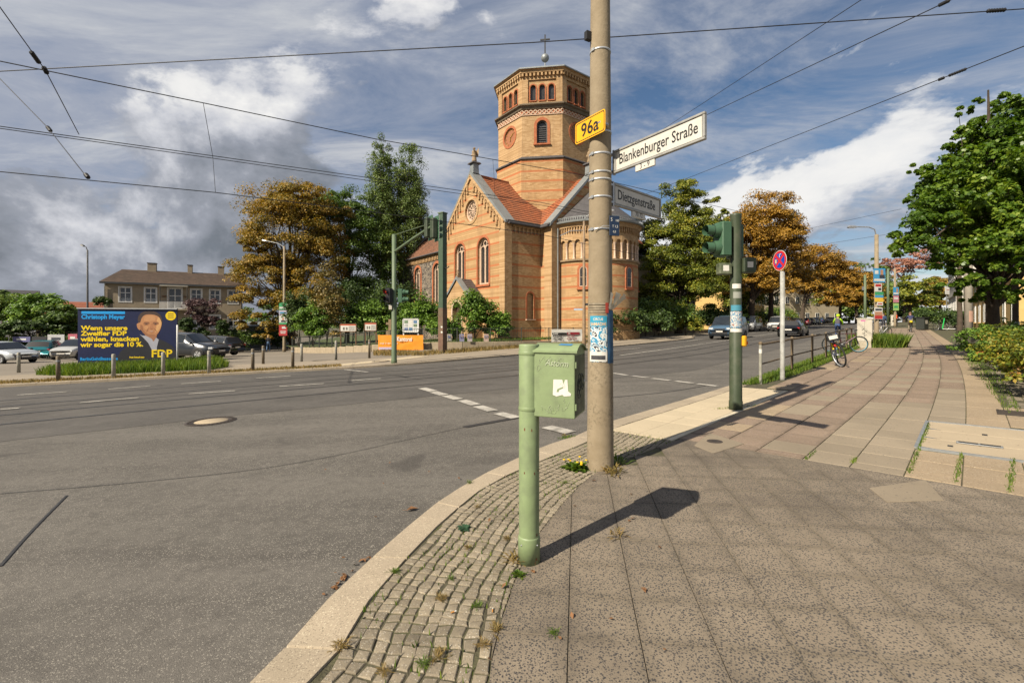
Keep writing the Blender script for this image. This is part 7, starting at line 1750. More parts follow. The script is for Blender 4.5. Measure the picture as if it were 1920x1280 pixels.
b_ = on(1408, 60); tree('chestnut_tree', 'orange brown chestnut behind the pedestrian signal', b_, [el(1435, 430, 60, 62, 65), el(1400, 470, 60, 42, 70), el(1465, 480, 60, 45, 70), el(1430, 530, 60, 60, 45), el(1385, 540, 59, 30, 40)], 84000, 0.19, L_rust, 0.4, 102, k=300, rfac=0.28, limbs=40, flat_=0.75, lo=0.35)
b_ = on(1445, 66); tree('chestnut_tree', 'second chestnut trunk with orange crown behind the white van', b_, [el(1462, 520, 66, 50, 50), el(1440, 470, 67, 40, 60)], 12000, 0.33, L_rust, 0.35, 103, k=70, rfac=0.38)
b_ = on(1504, 84); tree('chestnut_tree', 'farther orange chestnut above the parked cars', b_, [el(1530, 505, 84, 45, 45), el(1565, 520, 84, 38, 42), el(1510, 530, 84, 40, 40), el(1550, 550, 84, 48, 25)], 42000, 0.25, L_rust, 0.35, 104, k=200, rfac=0.30, flat_=0.75)
b_ = on(1575, 100); tree('chestnut_tree', 'yellowish green tree behind the cyclist in neon', b_, [el(1570, 555, 100, 38, 30), el(1590, 540, 100, 28, 35)], 9000, 0.4, L_yg, 0.3, 105, k=60, rfac=0.38)
b_ = on(1622, 108); tree('green_tree', 'dark green tree behind the lamp with posters', b_, [el(1625, 540, 108, 32, 42), el(1640, 510, 108, 18, 25), el(1608, 565, 108, 25, 25)], 10000, 0.42, L_green, 0.3, 106, k=60, rfac=0.38)
b_ = on(1705, 92); tree('green_tree', 'full green tree over the far pavement cyclist', b_, [el(1712, 550, 92, 34, 32), el(1690, 565, 92, 26, 22), el(1735, 560, 92, 24, 28)], 10000, 0.38, L_yg, 0.3, 107, k=70, rfac=0.38)
b_ = on(1695, 118); tree('pink_tree', 'pinkish brown thin crowned tree behind the maple branches', b_, [el(1690, 505, 118, 30, 25), el(1725, 495, 118, 30, 28), el(1660, 510, 118, 22, 30)], 5000, 0.42, L_pink, 0.3, 108, k=60, rfac=0.34)
b_ = on(1765, 96); tree('brown_tree', 'brownish tree left of the white house corner', b_, [el(1757, 540, 96, 25, 25), el(1750, 565, 96, 25, 22)], 6000, 0.38, L_chest, 0.3, 109, k=50, rfac=0.38)
b_ = on(1480, 110); tree('chestnut_tree', 'orange tree crown far behind between the chestnuts', b_, [el(1490, 545, 110, 60, 30), el(1600, 560, 130, 60, 28)], 9000, 0.45, L_rust, 0.3, 110, k=70, rfac=0.4)
for i, (px, cy, rx, ry, Y) in enumerate(((1235, 610, 26, 14, 47), (1285, 612, 30, 13, 46), (1210, 585, 16, 26, 48), (1330, 600, 24, 22, 52), (1375, 605, 30, 16, 56))):
    b_ = on(px, Y); tree('shrub', ['low shrub behind the far pavement right of the apse', 'pale shrub behind the far kerb, right of its neighbour', 'upright dark shrub against the apse', 'dark shrub left of the blue van roof', 'shrub behind the blue van'][i], b_, [el(px, cy, Y, rx, ry)], 3000, 0.2, (L_bush, L_yg, L_dark, L_dark, L_green)[i], 0.05, 120 + i, k=36, rfac=0.5, cat='shrub', limbs=5, lo=0.35, part='foliage', stem='stem', flat_=1.0)
for i, s in enumerate((36, 44, 52, 60, 69, 78, 88, 99, 110)):
    c = wk(s, -19.6 - (i % 3)); hh = (2.2, 3.2, 2.6)[i % 3]; tree('hedge_bush', ['hedge behind the far pavement, %s from the apse' % w_ for w_ in ('first', 'second', 'third', 'fourth', 'fifth', 'sixth', 'seventh', 'eighth', 'ninth')][i], c, [(c.x, c.y, c.z + hh * 0.5, 4.2, 2.2, hh * 0.55), (c.x + 2, c.y + 1.5, c.z + hh * 0.6, 3.0, 2.0, hh * 0.5)], 4200, 0.22, (L_dark, L_green, L_yg)[i % 3], 0.06, 140 + i, k=60, rfac=0.5, cat='hedge', limbs=8, lo=0.3, part='foliage', stem='stem', flat_=1.0)
b_ = on(1366, 66); tree('linden_tree', 'olive green tree filling the gap left of the orange chestnut', b_, [el(1362, 450, 66, 34, 66), el(1352, 520, 65, 44, 60), el(1385, 545, 65, 40, 45)], 36000, 0.22, L_yg, 0.3, 161, k=170, rfac=0.3, flat_=0.75, lo=0.35)
b_ = on(1606, 97); tree('chestnut_tree', 'orange and olive tree behind the light green post', b_, [el(1600, 540, 97, 36, 38), el(1622, 555, 96, 30, 34), el(1580, 565, 96, 34, 24)], 22000, 0.3, L_rust, 0.3, 162, k=120, rfac=0.32, flat_=0.75)
b_ = wk(76, -20.5); tree('green_tree', 'dark green tree between the chestnuts over the parked cars', b_, [(b_.x, b_.y, b_.z + 7, 5, 5, 5), (b_.x + 3, b_.y + 2, b_.z + 5, 4, 4, 4)], 22000, 0.26, L_green, 0.3, 160, k=130, rfac=0.32)
for i, (px, Y) in enumerate(((1555, 135), (1592, 140), (1640, 125), (1668, 135), (1700, 130), (1735, 125))):
    b_ = on(px, Y); tree('green_tree', ['dark tree closing the street end, leftmost of six', 'dark tree closing the street end, second from the left', 'dark tree closing the street end, third from the left', 'dark tree closing the street end, fourth from the left', 'dark tree closing the street end, fifth from the left', 'dark tree closing the street end, rightmost of six'][i], b_, [el(px, 578, Y, 24, 26), el(px + 6, 596, Y - 2, 26, 14)], 5000, 0.4, (L_dark, L_green, L_yg)[i % 3], 0.3, 180 + i, k=50, rfac=0.42, group='trees closing the end of the street')
# hedge and maple on the right pavement
b_ = on(1862, 17.5); tree('maple_tree', 'large bright green maple overhanging the pavement on the right', b_,
    [el(1880, 400, 16.5, 130, 130), el(1800, 420, 16.0, 85, 90), el(1775, 360, 17, 60, 60), el(1870, 290, 17, 90, 70), el(1745, 440, 16.0, 62, 50), el(1728, 468, 15.5, 50, 38), el(1850, 490, 15.0, 90, 55), el(1930, 320, 16.5, 100, 110), el(1960, 460, 15.5, 90, 80), el(1980, 250, 17, 90, 90), el(1800, 500, 15.2, 60, 40), el(1720, 330, 17.5, 18, 25), el(2060, 380, 17, 120, 150), el(1830, 250, 17, 45, 40), el(1690, 475, 15.3, 26, 26), el(1840, 540, 14.8, 80, 30), el(1880, 560, 15.5, 70, 26), el(1950, 555, 15, 60, 40), el(1820, 205, 17.5, 30, 25), el(1890, 215, 17, 50, 40)], 118000, 0.115, L_maple, 0.22, 200, k=1300, rfac=0.19, flat_=0.85, limbs=90, shape=1, lo=0.4, up=0.45)
b_ = on(1904, 20); tree('young_tree', 'young trunk with pale wrapped foot by the right edge', b_, [el(1915, 470, 20, 40, 50)], 4000, 0.15, L_maple, 0.1, 201, k=30, rfac=0.4, shape=1); MB().lathe([(0.0, 0.2), (0.135, 0.2), (0.13, 1.15), (0.0, 1.16)], 12, (b_.x, b_.y, b_.z)).build('trunk_wrap', white).parent = bpy.data.objects['young_tree']
bpy.data.objects['trunk_wrap'].location = -Vector(b_)
b_ = on(1799, 30); S = thing('dead_tree', b_, 0, 'dark mossy tree trunk beside the stout concrete pole', 'tree'); MB().tube([(0, 0, -0.2), (0.03, 0, 1.5), (0.0, 0.05, 3.5), (0.1, 0, 6)], [0.17, 0.14, 0.13, 0.1], 10).build('trunk', bark, S)
for i, (s, n0, rx, rz, m, n, lab) in enumerate(((13.2, 1.35, 1.2, 0.95, L_hedge, 14000, 'yellow and red tinged hedge bush nearest the camera'), (15.4, 1.25, 1.25, 0.95, L_hedge, 12000, 'yellow green hedge bush behind the nearest one'), (18.3, 1.2, 1.2, 0.8, L_bush, 9000, 'green hedge bush, third from the camera'), (21.3, 1.0, 1.3, 0.85, L_bush, 8000, 'darker hedge bush before the concrete pole'), (17.5, 3.4, 1.6, 0.95, L_dark, 8000, 'dark shrub under the maple behind the hedge'), (22.5, 3.4, 1.9, 1.1, L_purple, 6500, 'dark reddish shrub under the maple trunk'), (12.0, 3.2, 1.4, 0.9, L_hedge, 9000, 'yellow hedge bush at the right picture edge'), (27, 2.2, 1.5, 1.0, L_bush, 6000, 'bush at the foot of the concrete pole'), (21.0, 6.0, 2.4, 1.3, L_dark, 7000, 'dark shrub before the ochre house'))):
    c = wk(s, n0); tree('hedge_bush', lab, c, [(c.x, c.y, c.z + rz * 0.62, rx, rx, rz * 0.75), (c.x + 0.3, c.y - 0.3, c.z + rz * 0.5, rx * 0.9, rx * 0.9, rz * 0.55)], n, 0.062 if i in (0, 1, 6) else 0.075, m, 0.04, 210 + i, k=110, rfac=0.30, cat='hedge', limbs=26, lo=0.4, part='foliage', stem='stem', flat_=0.9, group='hedge bushes on the right', shape=0)
for i, (px, Y, rx, rz, lab) in enumerate(((1762, 46, 2.6, 1.2, 'dark clipped hedge behind the parked bicycles'), (1725, 60, 2.2, 1.3, 'dark hedge farther down the pavement'), (1790, 50, 2.0, 1.2, 'hedge before the white house corner'))):
    c = on(px, Y); tree('hedge_bush', lab, c, [(c.x, c.y, c.z + rz * 0.7, rx, rx * 0.7, rz * 0.8)], 5000, 0.16, L_dark, 0.05, 230 + i, k=50, rfac=0.5, cat='hedge', limbs=6, part='foliage', stem='stem', flat_=1.0, group='hedge bushes on the right')
# wood line far behind everything
rngw = np.random.default_rng(5); V_all = []
for k in range(46):
    a = -1.25 + 2.55 * k / 45; D = 190 + 40 * math.sin(k * 2.1); cx, cy = D * math.sin(a), D * math.cos(a); r_ = 7 + 3 * rngw.random(); zb = gz(cx, cy)
    if cy < 40: continue
    C, Rr = clumps(rngw, [(cx, cy, zb + 5, r_ * 1.3, r_, 6)], 14, 0.5); V, _ = leaves(rngw, C, Rr, 1500, 0.8); V_all.append(V)
wd = link('distant_trees', leaf_mesh('distant_trees', np.concatenate(V_all), 0, L_green), None); tag(wd, 'far off line of trees behind the houses', 'trees', kind='stuff')

# grass and weeds
grass_m = leafmat('grass_blades', [(0.1, (0.035, 0.07, 0.008)), (0.5, (0.09, 0.15, 0.015)), (0.8, (0.17, 0.21, 0.03)), (1.0, (0.26, 0.23, 0.06))], 0.35, nscale=2.0)
dry_m = leafmat('dry_grass', [(0.1, (0.10, 0.09, 0.03)), (0.5, (0.20, 0.14, 0.04)), (0.9, (0.30, 0.20, 0.08))], 0.3, nscale=3.0)
weed_m = leafmat('weed_leaf', [(0.1, (0.03, 0.07, 0.008)), (0.6, (0.08, 0.14, 0.015)), (1.0, (0.17, 0.2, 0.03))], 0.3, nscale=6.0)
def blades(rng, pts, h, w, lean=0.5):
    n = len(pts); a = rng.uniform(0, 2 * PI, n); hh = h * rng.uniform(0.5, 1.2, n); b = rng.uniform(0, 2 * PI, n)
    u = np.stack([np.cos(a), np.sin(a), np.zeros(n)], 1) * (w * rng.uniform(0.6, 1.3, n))[:, None]
    ln = np.stack([np.cos(b), np.sin(b), np.zeros(n)], 1) * (hh * lean * rng.random(n))[:, None]; z = np.array([0, 0, 1.0])
    return np.stack([pts - u, pts + u, pts + u * 0.7 + ln * 0.45 + z * hh[:, None] * 0.6, pts + ln + z * hh[:, None]], 1)
def in_poly(x, y, poly):
    c = False; j = len(poly) - 1
    for i in range(len(poly)):
        if (poly[i][1] > y) != (poly[j][1] > y) and x < (poly[j][0] - poly[i][0]) * (y - poly[i][1]) / (poly[j][1] - poly[i][1]) + poly[i][0]: c = not c
        j = i
    return c
def grass_patch(name, label, poly, n, h, w, seed, m=grass_m, dz=0.0, hfun=None):
    rng = np.random.default_rng(seed); xs = [p_[0] for p_ in poly]; ys = [p_[1] for p_ in poly]; pts = []
    while len(pts) < n:
        x, y = rng.uniform(min(xs), max(xs)), rng.uniform(min(ys), max(ys))
        if in_poly(x, y, poly): pts.append((x, y, gz(x, y) + dz))
    V = blades(rng, np.array(pts), h, w); o_ = link(name, leaf_mesh(name, V, 0, m), None); return tag(o_, label, 'grass', kind='stuff')
grass_patch('grass', 'long grass round the foot of the billboard', [gp(*p_).xy for p_ in ((66, 703), (110, 693), (200, 688), (330, 683), (400, 676), (428, 688), (400, 693), (240, 700), (130, 705))], 15000, 0.34, 0.012, 1)
grass_patch('grass', 'dry grass along the far kerb', [gp(*p_).xy for p_ in ((0, 716), (230, 705), (480, 692), (640, 684), (640, 687.5), (480, 696), (230, 709), (0, 721))], 5000, 0.09, 0.012, 2, dry_m)
grass_patch('grass', 'ragged grass at the foot of the church yard border', [gp(*p_).xy for p_ in ((700, 660), (790, 661), (960, 650), (1100, 642), (1100, 645), (960, 654), (790, 667), (700, 667))], 5000, 0.22, 0.014, 3, dry_m)
grass_patch('grass', 'grass strip under the railing', [wk(s, n_).xy for s, n_ in ((11.6, -3.9), (14, -3.95), (18, -3.95), (24, -3.95), (29.5, -3.95), (29.5, -3.2), (24, -3.3), (18, -3.35), (14, -3.4), (12.2, -3.55))], 14000, 0.13, 0.008, 4)
c = wk(29.6, -2.6); grass_patch('grass', 'tall grass clump behind the cable cabinet', [(c.x + 1.1 * math.cos(a), c.y + 1.3 * math.sin(a)) for a in np.linspace(0, 2 * PI, 12)[:-1]], 4200, 0.62, 0.011, 5)
grass_patch('grass', 'weeds along the hedge edge of the pavement', [wk(s, n_).xy for s, n_ in ((10.5, 0.38), (16, 0.2), (24, 0.1), (24, 0.5), (16, 0.6), (10.5, 0.55))], 1500, 0.06, 0.006, 6)
rngy = np.random.default_rng(9)
grass_patch('grass', 'rough lawn of the church yard', outer[:9] + [(8.0, 38.2), (-1, 37.7), (-14, 46), (-24, 52)], 16000, 0.16, 0.02, 7, dz=0.34)
# moss and grass in the joints of the pavement
rng = np.random.default_rng(31); pts = []
def joint_line(px0, px1, n, sp):
    a, b2 = gp(*px0), gp(*px1)
    for _ in range(n):
        f_ = rng.random(); c_ = a.lerp(b2, f_); pts.append((c_.x + rng.normal() * sp, c_.y + rng.normal() * sp, gz(c_.x) - 0.004))
for a, b2, n, sp in (((1704, 888), (1742, 795), 500, 0.012), ((1792, 905), (1803, 850), 220, 0.012), ((1893, 925), (1900, 862), 220, 0.012), ((1510, 862), (1530, 845), 60, 0.01), ((1598, 868), (1606, 858), 60, 0.012), ((1345, 767), (1420, 760), 160, 0.03), ((1050, 822), (1074, 817), 130, 0.03)): joint_line(a, b2, n, sp)
for _ in range(5200):
    i_ = rng.integers(0, len(sett)); c_ = sett[i_][0]
    if c_.y < 1.6 or math.sin(c_.x * 7 + 1) * math.sin(c_.y * 5.3) + rng.normal() * 0.5 < 0.35: continue
    v_ = sett[i_][1][rng.integers(0, len(sett[i_][1]))].lerp(sett[i_][1][0], rng.random()); pts.append((v_.x, v_.y, gz(v_.x) - 0.01))
jg = link('joint_grass', leaf_mesh('joint_grass', blades(rng, np.array(pts), 0.035, 0.004), 0, grass_m), None); tag(jg, 'short grass and moss growing in the pavement joints', 'grass', kind='stuff')
def rosette(label, px, py, n, L, m, seed, flowers=0, cat='weed', wide=0.28, up=0.5):
    """one weed: leaves springing from a crown"""
    c = gp(px, py); rng = np.random.default_rng(seed); S = thing('weed', c, 0, label, cat); V = []
    for k in range(n):
        a = rng.uniform(0, 2 * PI); l = L * rng.uniform(0.5, 1.15); e = rng.uniform(0.1, up); d_ = np.array([math.cos(a) * math.cos(e), math.sin(a) * math.cos(e), math.sin(e)]); s_ = np.array([-math.sin(a), math.cos(a), 0]) * l * wide
        o_ = rng.normal(size=3) * L * 0.25; o_[2] = 0.0
        V.append([o_, o_ + d_ * l * 0.55 + s_, o_ + d_ * l + np.array([0, 0, -l * 0.2]), o_ + d_ * l * 0.55 - s_])
    link('leaf_tuft', leaf_mesh('leaf_tuft', np.array(V), 0, m), S)
    for k in range(flowers):
        a = rng.uniform(0, 2 * PI); q2 = Vector((math.cos(a) * L * rng.uniform(0.2, 1.2), math.sin(a) * L * rng.uniform(0.2, 1.2), L * rng.uniform(0.5, 0.9)))
        MB().tube([(q2.x * 0.5, q2.y * 0.5, 0), q2], 0.002, 4, cap=False).build('stalk', weed_m, S); mb = MB(); mb.lathe([(0.0, 0.006), (0.012, 0.006), (0.016, 0.0), (0.0, -0.006)], 9, q2); mb.build('flower', mat('dandelion_yellow', (0.8, 0.5, 0.01), 0.7), S)
    return S
rosette('flowering yellow weed at the foot of the concrete mast', 1080, 878, 150, 0.13, weed_m, 1, 9, wide=0.2, up=0.9)
rosette('dry grass tuft right of the concrete mast foot', 1150, 886, 60, 0.16, dry_m, 2, wide=0.06, up=1.0)
rosette('green grass tuft in the shadow of the mast', 1160, 868, 50, 0.16, grass_m, 3, wide=0.06, up=1.2)
rosette('leafy weed at the foot of the green cabinet post', 972, 1078, 70, 0.05, weed_m, 4, wide=0.16, up=0.9)
rosette('dark green ferny weed in the middle of the setts', 872, 990, 70, 0.05, mat('dark_weed', (0.03, 0.08, 0.035), 0.7, 0.2, 9), 5)
rosette('grass tuft beside the cabinet post on the setts', 962, 1052, 40, 0.10, dry_m, 6, wide=0.06, up=1.0)
rosette('thin seedling in the slab joint near the shadow', 1157, 1005, 24, 0.11, dry_m, 7, wide=0.05, up=1.3)
rosette('small yellowish weed between the dark slabs', 1038, 1186, 60, 0.04, grass_m, 8, wide=0.05, up=1.0)
qs = random.Random(77)
for k, (px, py, L, lab) in enumerate(((740, 1072, 0.07, 'short weed beside the kerb joint, upper one'), (640, 1212, 0.08, 'spreading weed beside the kerb, lower one'), (826, 1122, 0.07, 'green tuft in the setts below the ferny weed'), (895, 1136, 0.06, 'green tuft close to the slab edge'), (928, 1180, 0.075, 'light green broad leaved weed at the slab edge'), (876, 1026, 0.055, 'little tuft just below the ferny weed'), (845, 1085, 0.05, 'yellowish tuft in the middle setts'), (822, 1230, 0.08, 'brownish tuft at the lower picture edge of the setts'), (905, 1208, 0.06, 'low brown tuft near the slab edge bottom'), (793, 1245, 0.06, 'sparse tuft near the bottom of the setts'), (720, 1260, 0.06, 'sparse tuft by the kerb at the bottom edge'), (1000, 905, 0.07, 'dry tuft between cabinet post and mast'), (1060, 905, 0.06, 'low dry growth left of the mast'), (950, 1010, 0.06, 'dry tuft left of the cabinet post'), (895, 950, 0.05, 'small dry tuft by the upper kerb'), (880, 905, 0.06, 'weed growing on the road side of the kerb'), (1058, 817, 0.07, 'grass growing out of the gutter by the kerb joint'))):
    rosette(lab, px, py, 80, L * 0.72, (grass_m, dry_m, dry_m)[k % 3], 300 + k, wide=0.045, up=1.1)
# fallen leaves
leaf_dry = mat('fallen_leaf', (0.19, 0.09, 0.035), 0.8, 0.3, 30)
pts = []; rng = np.random.default_rng(8)
for _ in range(46):
    f_ = rng.random(); px, py = 610 + 85 * f_, 1118 - 70 * f_; c_ = gp(px + rng.normal() * 3 - 3, py - 2 + rng.normal() * 2, RD); pts.append((c_.x, c_.y, c_.z + 0.012))
for _ in range(60):
    f_ = rng.random(); c_ = gp(480 + 180 * f_, 698 - 9 * f_ + rng.normal() * 0.5, RD); pts.append((c_.x, c_.y, c_.z + 0.012))
for _ in range(90):
    c_ = gp(rng.uniform(600, 1250), rng.uniform(830, 1270)); 
    pts.append((c_.x, c_.y, c_.z + (0.01 if c_.x > -0.3 else -0.06)))
P = np.array(pts); V, _ = leaves(rng, P, np.full(len(P), 0.012), 150, 0.03, 0.3, 1.5)
fl = link('fallen_leaves', leaf_mesh('fallen_leaves', V, 0, leaf_dry), None); tag(fl, 'scattered dry brown leaves in gutter and on the setts', 'leaves', kind='stuff')
c = gp(772, 957, RD); S = thing('fallen_leaf', c + Vector((0, 0, 0.012)), 0.4, 'single curled brown leaf lying on the asphalt near the kerb', 'leaf'); MB().add([(-0.05, 0, 0.0), (0, 0.03, 0.02), (0.06, 0, 0.004), (0, -0.03, 0.02)], [(0, 1, 2), (0, 2, 3)]).build('blade', leaf_dry, S); MB().tube([(-0.05, 0, 0.0), (-0.085, 0.01, 0.006)], 0.0015, 4).build('stalk', leaf_dry, S)
for k, (px, py) in enumerate(((852, 1147), (924, 1143))):
    S = thing('cigarette_butt', gp(px, py) + Vector((0, 0, 0.004)), 0.5 + k, ['orange cigarette butt on the setts, left one', 'cigarette butt on the setts next to the slab edge'][k], 'litter'); MB().tube([(-0.02, 0, 0), (0.0, 0, 0)], 0.004, 7).build('filter', mat('filter_orange', (0.55, 0.25, 0.06), 0.8), S); MB().tube([(0.0, 0, 0), (0.012, 0, 0)], 0.004, 7).build('paper', sticker_w, S)

# ------------------------------------------------------------------ vehicles
# stations: x from nose (0) to tail (1), underside, shoulder, top (of height), width factor, top width factor; then one letter per gap: body, windscreen, side glass, rear glass
KINDS = {
 'hatch': ([(0, .27, .44, .46, .74, .86), (.025, .19, .50, .53, .90, .86), (.12, .16, .56, .60, .98, .84), (.22, .16, .60, .65, 1, .82), (.41, .16, .62, .965, 1, .73), (.56, .16, .63, 1.0, 1, .73), (.59, .16, .63, 1.0, 1, .73), (.80, .16, .65, .985, 1, .72), (.87, .16, .66, .95, 1, .70), (.965, .18, .64, .68, .96, .82), (1, .27, .50, .52, .86, .86)], 'bbbWSbSbRb'),
 'wagon': ([(0, .27, .42, .44, .74, .86), (.02, .19, .49, .52, .90, .86), (.12, .16, .55, .60, .98, .84), (.25, .16, .60, .65, 1, .82), (.39, .16, .62, .955, 1, .73), (.53, .16, .63, 1.0, 1, .73), (.555, .16, .63, 1.0, 1, .73), (.73, .16, .64, .99, 1, .72), (.75, .16, .64, .985, 1, .72), (.90, .16, .66, .93, .99, .70), (.965, .18, .65, .69, .96, .82), (1, .27, .50, .52, .86, .86)], 'bbbWSbSbSRb'),
 'van': ([(0, .22, .36, .38, .80, .88), (.02, .15, .43, .46, .93, .88), (.08, .13, .50, .535, .99, .86), (.15, .13, .54, .59, 1, .85), (.30, .13, .56, .95, 1, .80), (.46, .13, .57, 1.0, 1, .80), (.485, .13, .57, 1.0, 1, .80), (.68, .13, .57, 1.0, 1, .80), (.70, .13, .57, 1.0, 1, .80), (.93, .13, .57, .985, 1, .79), (.985, .15, .57, .93, .97, .80), (1, .2, .5, .55, .95, .86)], 'bbbWSbSbSbR'),
}
car_n = [0]
def car(name, label, p, heading, L, W, Hh, kind, paint, cat='car', group=None, plate=True, trim=None):
    S = thing(name, p, heading, label, cat, group); st, gaps = KINDS[kind]; rings = []
    for x, zl, zs, zt, wf, tw in st:
        hw = W / 2 * wf; ht = hw * tw; X = L * (0.5 - x); zl, zs, zt = zl * Hh, zs * Hh, zt * Hh
        half = [(0, zl), (hw * .86, zl), (hw * .985, zl + .07 * Hh), (hw, (zl + zs) / 2), (hw * .97, zs), (ht, zt - .035 * Hh if zt - zs > .1 * Hh else zs + (zt - zs) * .6), (ht * .62, zt - .004 * Hh), (0, zt)]
        rings.append([(X, y, z) for y, z in half] + [(X, -y, z) for y, z in half[-2:0:-1]])
    n = 14; body = MB(); parts = {}
    allv = [v for r_ in rings for v in r_]; bf = []
    for i, g_ in enumerate(gaps):
        for k in range(n):
            f_ = (i * n + k, i * n + (k + 1) % n, (i + 1) * n + (k + 1) % n, (i + 1) * n + k)
            top = k in (5, 6, 7, 8); side = k in (4, 9)
            if g_ == 'W' and top: parts.setdefault('windscreen', []).append(f_)
            elif g_ == 'R' and top: parts.setdefault('rear_window', []).append(f_)
            elif g_ == 'S' and side: parts.setdefault('side_window_%d_%d' % (i, k), []).append(f_)
            else: bf.append(f_)
    bf += [tuple(range(n)), tuple(range((len(rings) - 1) * n, len(rings) * n))[::-1]]
    body.add(allv, bf, True); bo = body.build('body', paint, S)
    for key, fs in parts.items():
        mb = MB(); used = sorted({i for f_ in fs for i in f_}); c = sum((Vector(allv[i]) for i in used), Vector()) / len(used); mp = {i: k for k, i in enumerate(used)}
        vs = [c + (Vector(allv[i]) - c) * (0.93 if 'side' in key else 0.95) + (Vector((0, 0.008 * (1 if c.y > 0 else -1), 0)) if 'side' in key else Vector((0.012 if 'wind' in key else -0.012, 0, 0.012))) for i in used]
        mb.add(vs, [tuple(mp[i] for i in f_) for f_ in fs], True); mb.build('side_window' if 'side' in key else key, glass_dark, S)
        mb = MB(); mb.add([allv[i] for i in used], [tuple(mp[i] for i in f_) for f_ in fs], True); mb.build('window_surround', black, bo)
    wr = 0.215 * Hh if kind != 'van' else 0.175 * Hh; wx = (0.5 - 0.18) * L, (0.5 - 0.79) * L
    for x in wx:
        for s in (-1, 1):
            M = Matrix.Translation((x, s * (W / 2 - 0.09), wr)) @ Matrix.Rotation(-s * PI / 2, 4, 'X')
            t = MB(); t.M = M; t.lathe([(wr * .62, .10), (wr * .9, .115), (wr, .08), (wr, -.08), (wr * .9, -.1)], 18); w_ = t.build('wheel', rubber, S)
            t = MB(); t.M = M; t.lathe([(0, .085), (wr * .15, .10), (wr * .58, .085), (wr * .64, .10)], 18); t.build('rim', alu if car_n[0] % 3 else steel, w_)
            for k in range(5):
                t = MB(); t.M = M @ Matrix.Rotation(2 * PI * k / 5, 4, 'Z') @ Matrix.Translation((wr * .36, 0, .10)); t.box((0, 0, 0), (wr * .5, wr * .09, .012)); t.build('spoke_gap', black, w_)
            t = MB(); t.M = M; t.lathe([(wr * 1.0, .092), (wr * 1.14, .094), (wr * 1.16, .05)], 18, a0=PI if s > 0 else 0.0, a1=2 * PI if s > 0 else PI); t.build('wheel_arch', black, bo)
    for s in (-1, 1):
        MB().box((L * .472, s * W * .36, Hh * .44), (L * .05, W * .17, Hh * .075), -s * 0.35, bevel=.012).build('headlight', clear_lens, S)
        MB().box((-L * .478, s * W * .385, Hh * .52), (L * .035, W * .14, Hh * (.085 if kind != 'van' else .2)), s * 0.25, bevel=.012).build('tail_light', red_lens, S)
        MB().box((L * (.24 if kind != 'van' else .33), s * (W / 2 + .07), Hh * .62), (.09, .17, .12), bevel=.03).build('mirror', black, S)
        MB().box((L * -.02, s * (W / 2 + .004), Hh * .55), (.17, .025, .025)).build('door_handle', black, S)
    MB().box((L * .488, 0, Hh * .41), (L * .02, W * .42, Hh * .07), bevel=.008).build('grille', trim or black, S)
    MB().box((L * .493, 0, Hh * .26), (L * .02, W * .62, Hh * .085), bevel=.008).build('lower_grille', black, S)
    MB().box((-L * .49, 0, Hh * .25), (L * .03, W * .7, Hh * .08), bevel=.01).build('rear_bumper', black, S)
    if plate: MB().box((L * .506, 0, Hh * .325), (.015, .50, .11)).build('number_plate', sign_white, S); MB().box((-L * .497, 0, Hh * .43), (.03, .50, .11)).build('number_plate', sign_white, S)
    car_n[0] += 1; return S
def paintm(n_, c, r_=.28, metal=.25): return mat('car_paint_' + n_, c, r_, .05, 2, metal=metal, spec=.6, coat=.5)
dirS = Vector((math.cos(wk_dir(60)), math.sin(wk_dir(60)))); hS = wk_dir(60)
def rp(px, py): v = gp(px, py, RD); return v
v = rp(1349, 637); car('van', 'steel blue passenger van driving towards the crossing', v + Vector((dirS.x, dirS.y, KS * dirS.x)) * 2.45, hS + PI, 4.95, 1.93, 1.93, 'van', paintm('steel_blue', (0.085, 0.16, 0.25)), 'van')
v = on(1453, 54, RD); car('van', 'white van with black nose behind the blue one', v + Vector((dirS.x, dirS.y, 0)) * 2.2, hS + PI, 4.5, 1.85, 1.85, 'van', paintm('white', (0.62, 0.62, 0.6), metal=0), 'van')
v = rp(1470, 632); car('estate_car', 'black estate car driving away with red tail lights', v + Vector((dirS.x, dirS.y, 0)) * 2.3 + Vector((0.35, 0, 0)), hS, 4.6, 1.82, 1.47, 'wagon', paintm('black', (0.012, 0.013, 0.015)))
for k, (s, n_, kind, L, Hh, col, lab) in enumerate(((84, -15.9, 'van', 4.6, 1.75, (0.22, 0.25, 0.28), 'grey people carrier parked ahead of the black estate car'), (101, -15.9, 'hatch', 4.0, 1.48, (0.42, 0.02, 0.02), 'red hatchback parked on the far side of the street'), (107.5, -15.9, 'wagon', 4.5, 1.48, (0.02, 0.02, 0.022), 'dark estate parked behind the red hatchback'), (114, -15.9, 'hatch', 4.1, 1.52, (0.5, 0.51, 0.5), 'silver hatchback parked right of the dark estate'), (121, -15.9, 'hatch', 4.1, 1.5, (0.03, 0.12, 0.28), 'blue hatchback parked in the far row'), (62, -16.0, 'van', 4.8, 1.95, (0.6, 0.6, 0.58), 'white delivery van parked behind the white van'), (127, -14.5, 'wagon', 4.5, 1.5, (0.55, 0.55, 0.54), 'white car at the far end of the street'), (93, -15.9, 'hatch', 4.1, 1.5, (0.05, 0.055, 0.06), 'dark grey hatchback parked before the red one'))):
    p_ = wk(s, n_, RD); car('parked_car', lab, p_, wk_dir(s) + (PI if k % 2 else 0), L, 1.78, Hh, kind, paintm('far_%d' % k, col), group='cars parked along the far kerb')
p_ = gp(110, 675.5); car('compact_car', 'small white hatchback parked facing the street beside the billboard', p_ + Vector((0, 1.5, 0)), R(-78), 3.5, 1.68, 1.56, 'hatch', paintm('pearl', (0.55, 0.55, 0.52)))
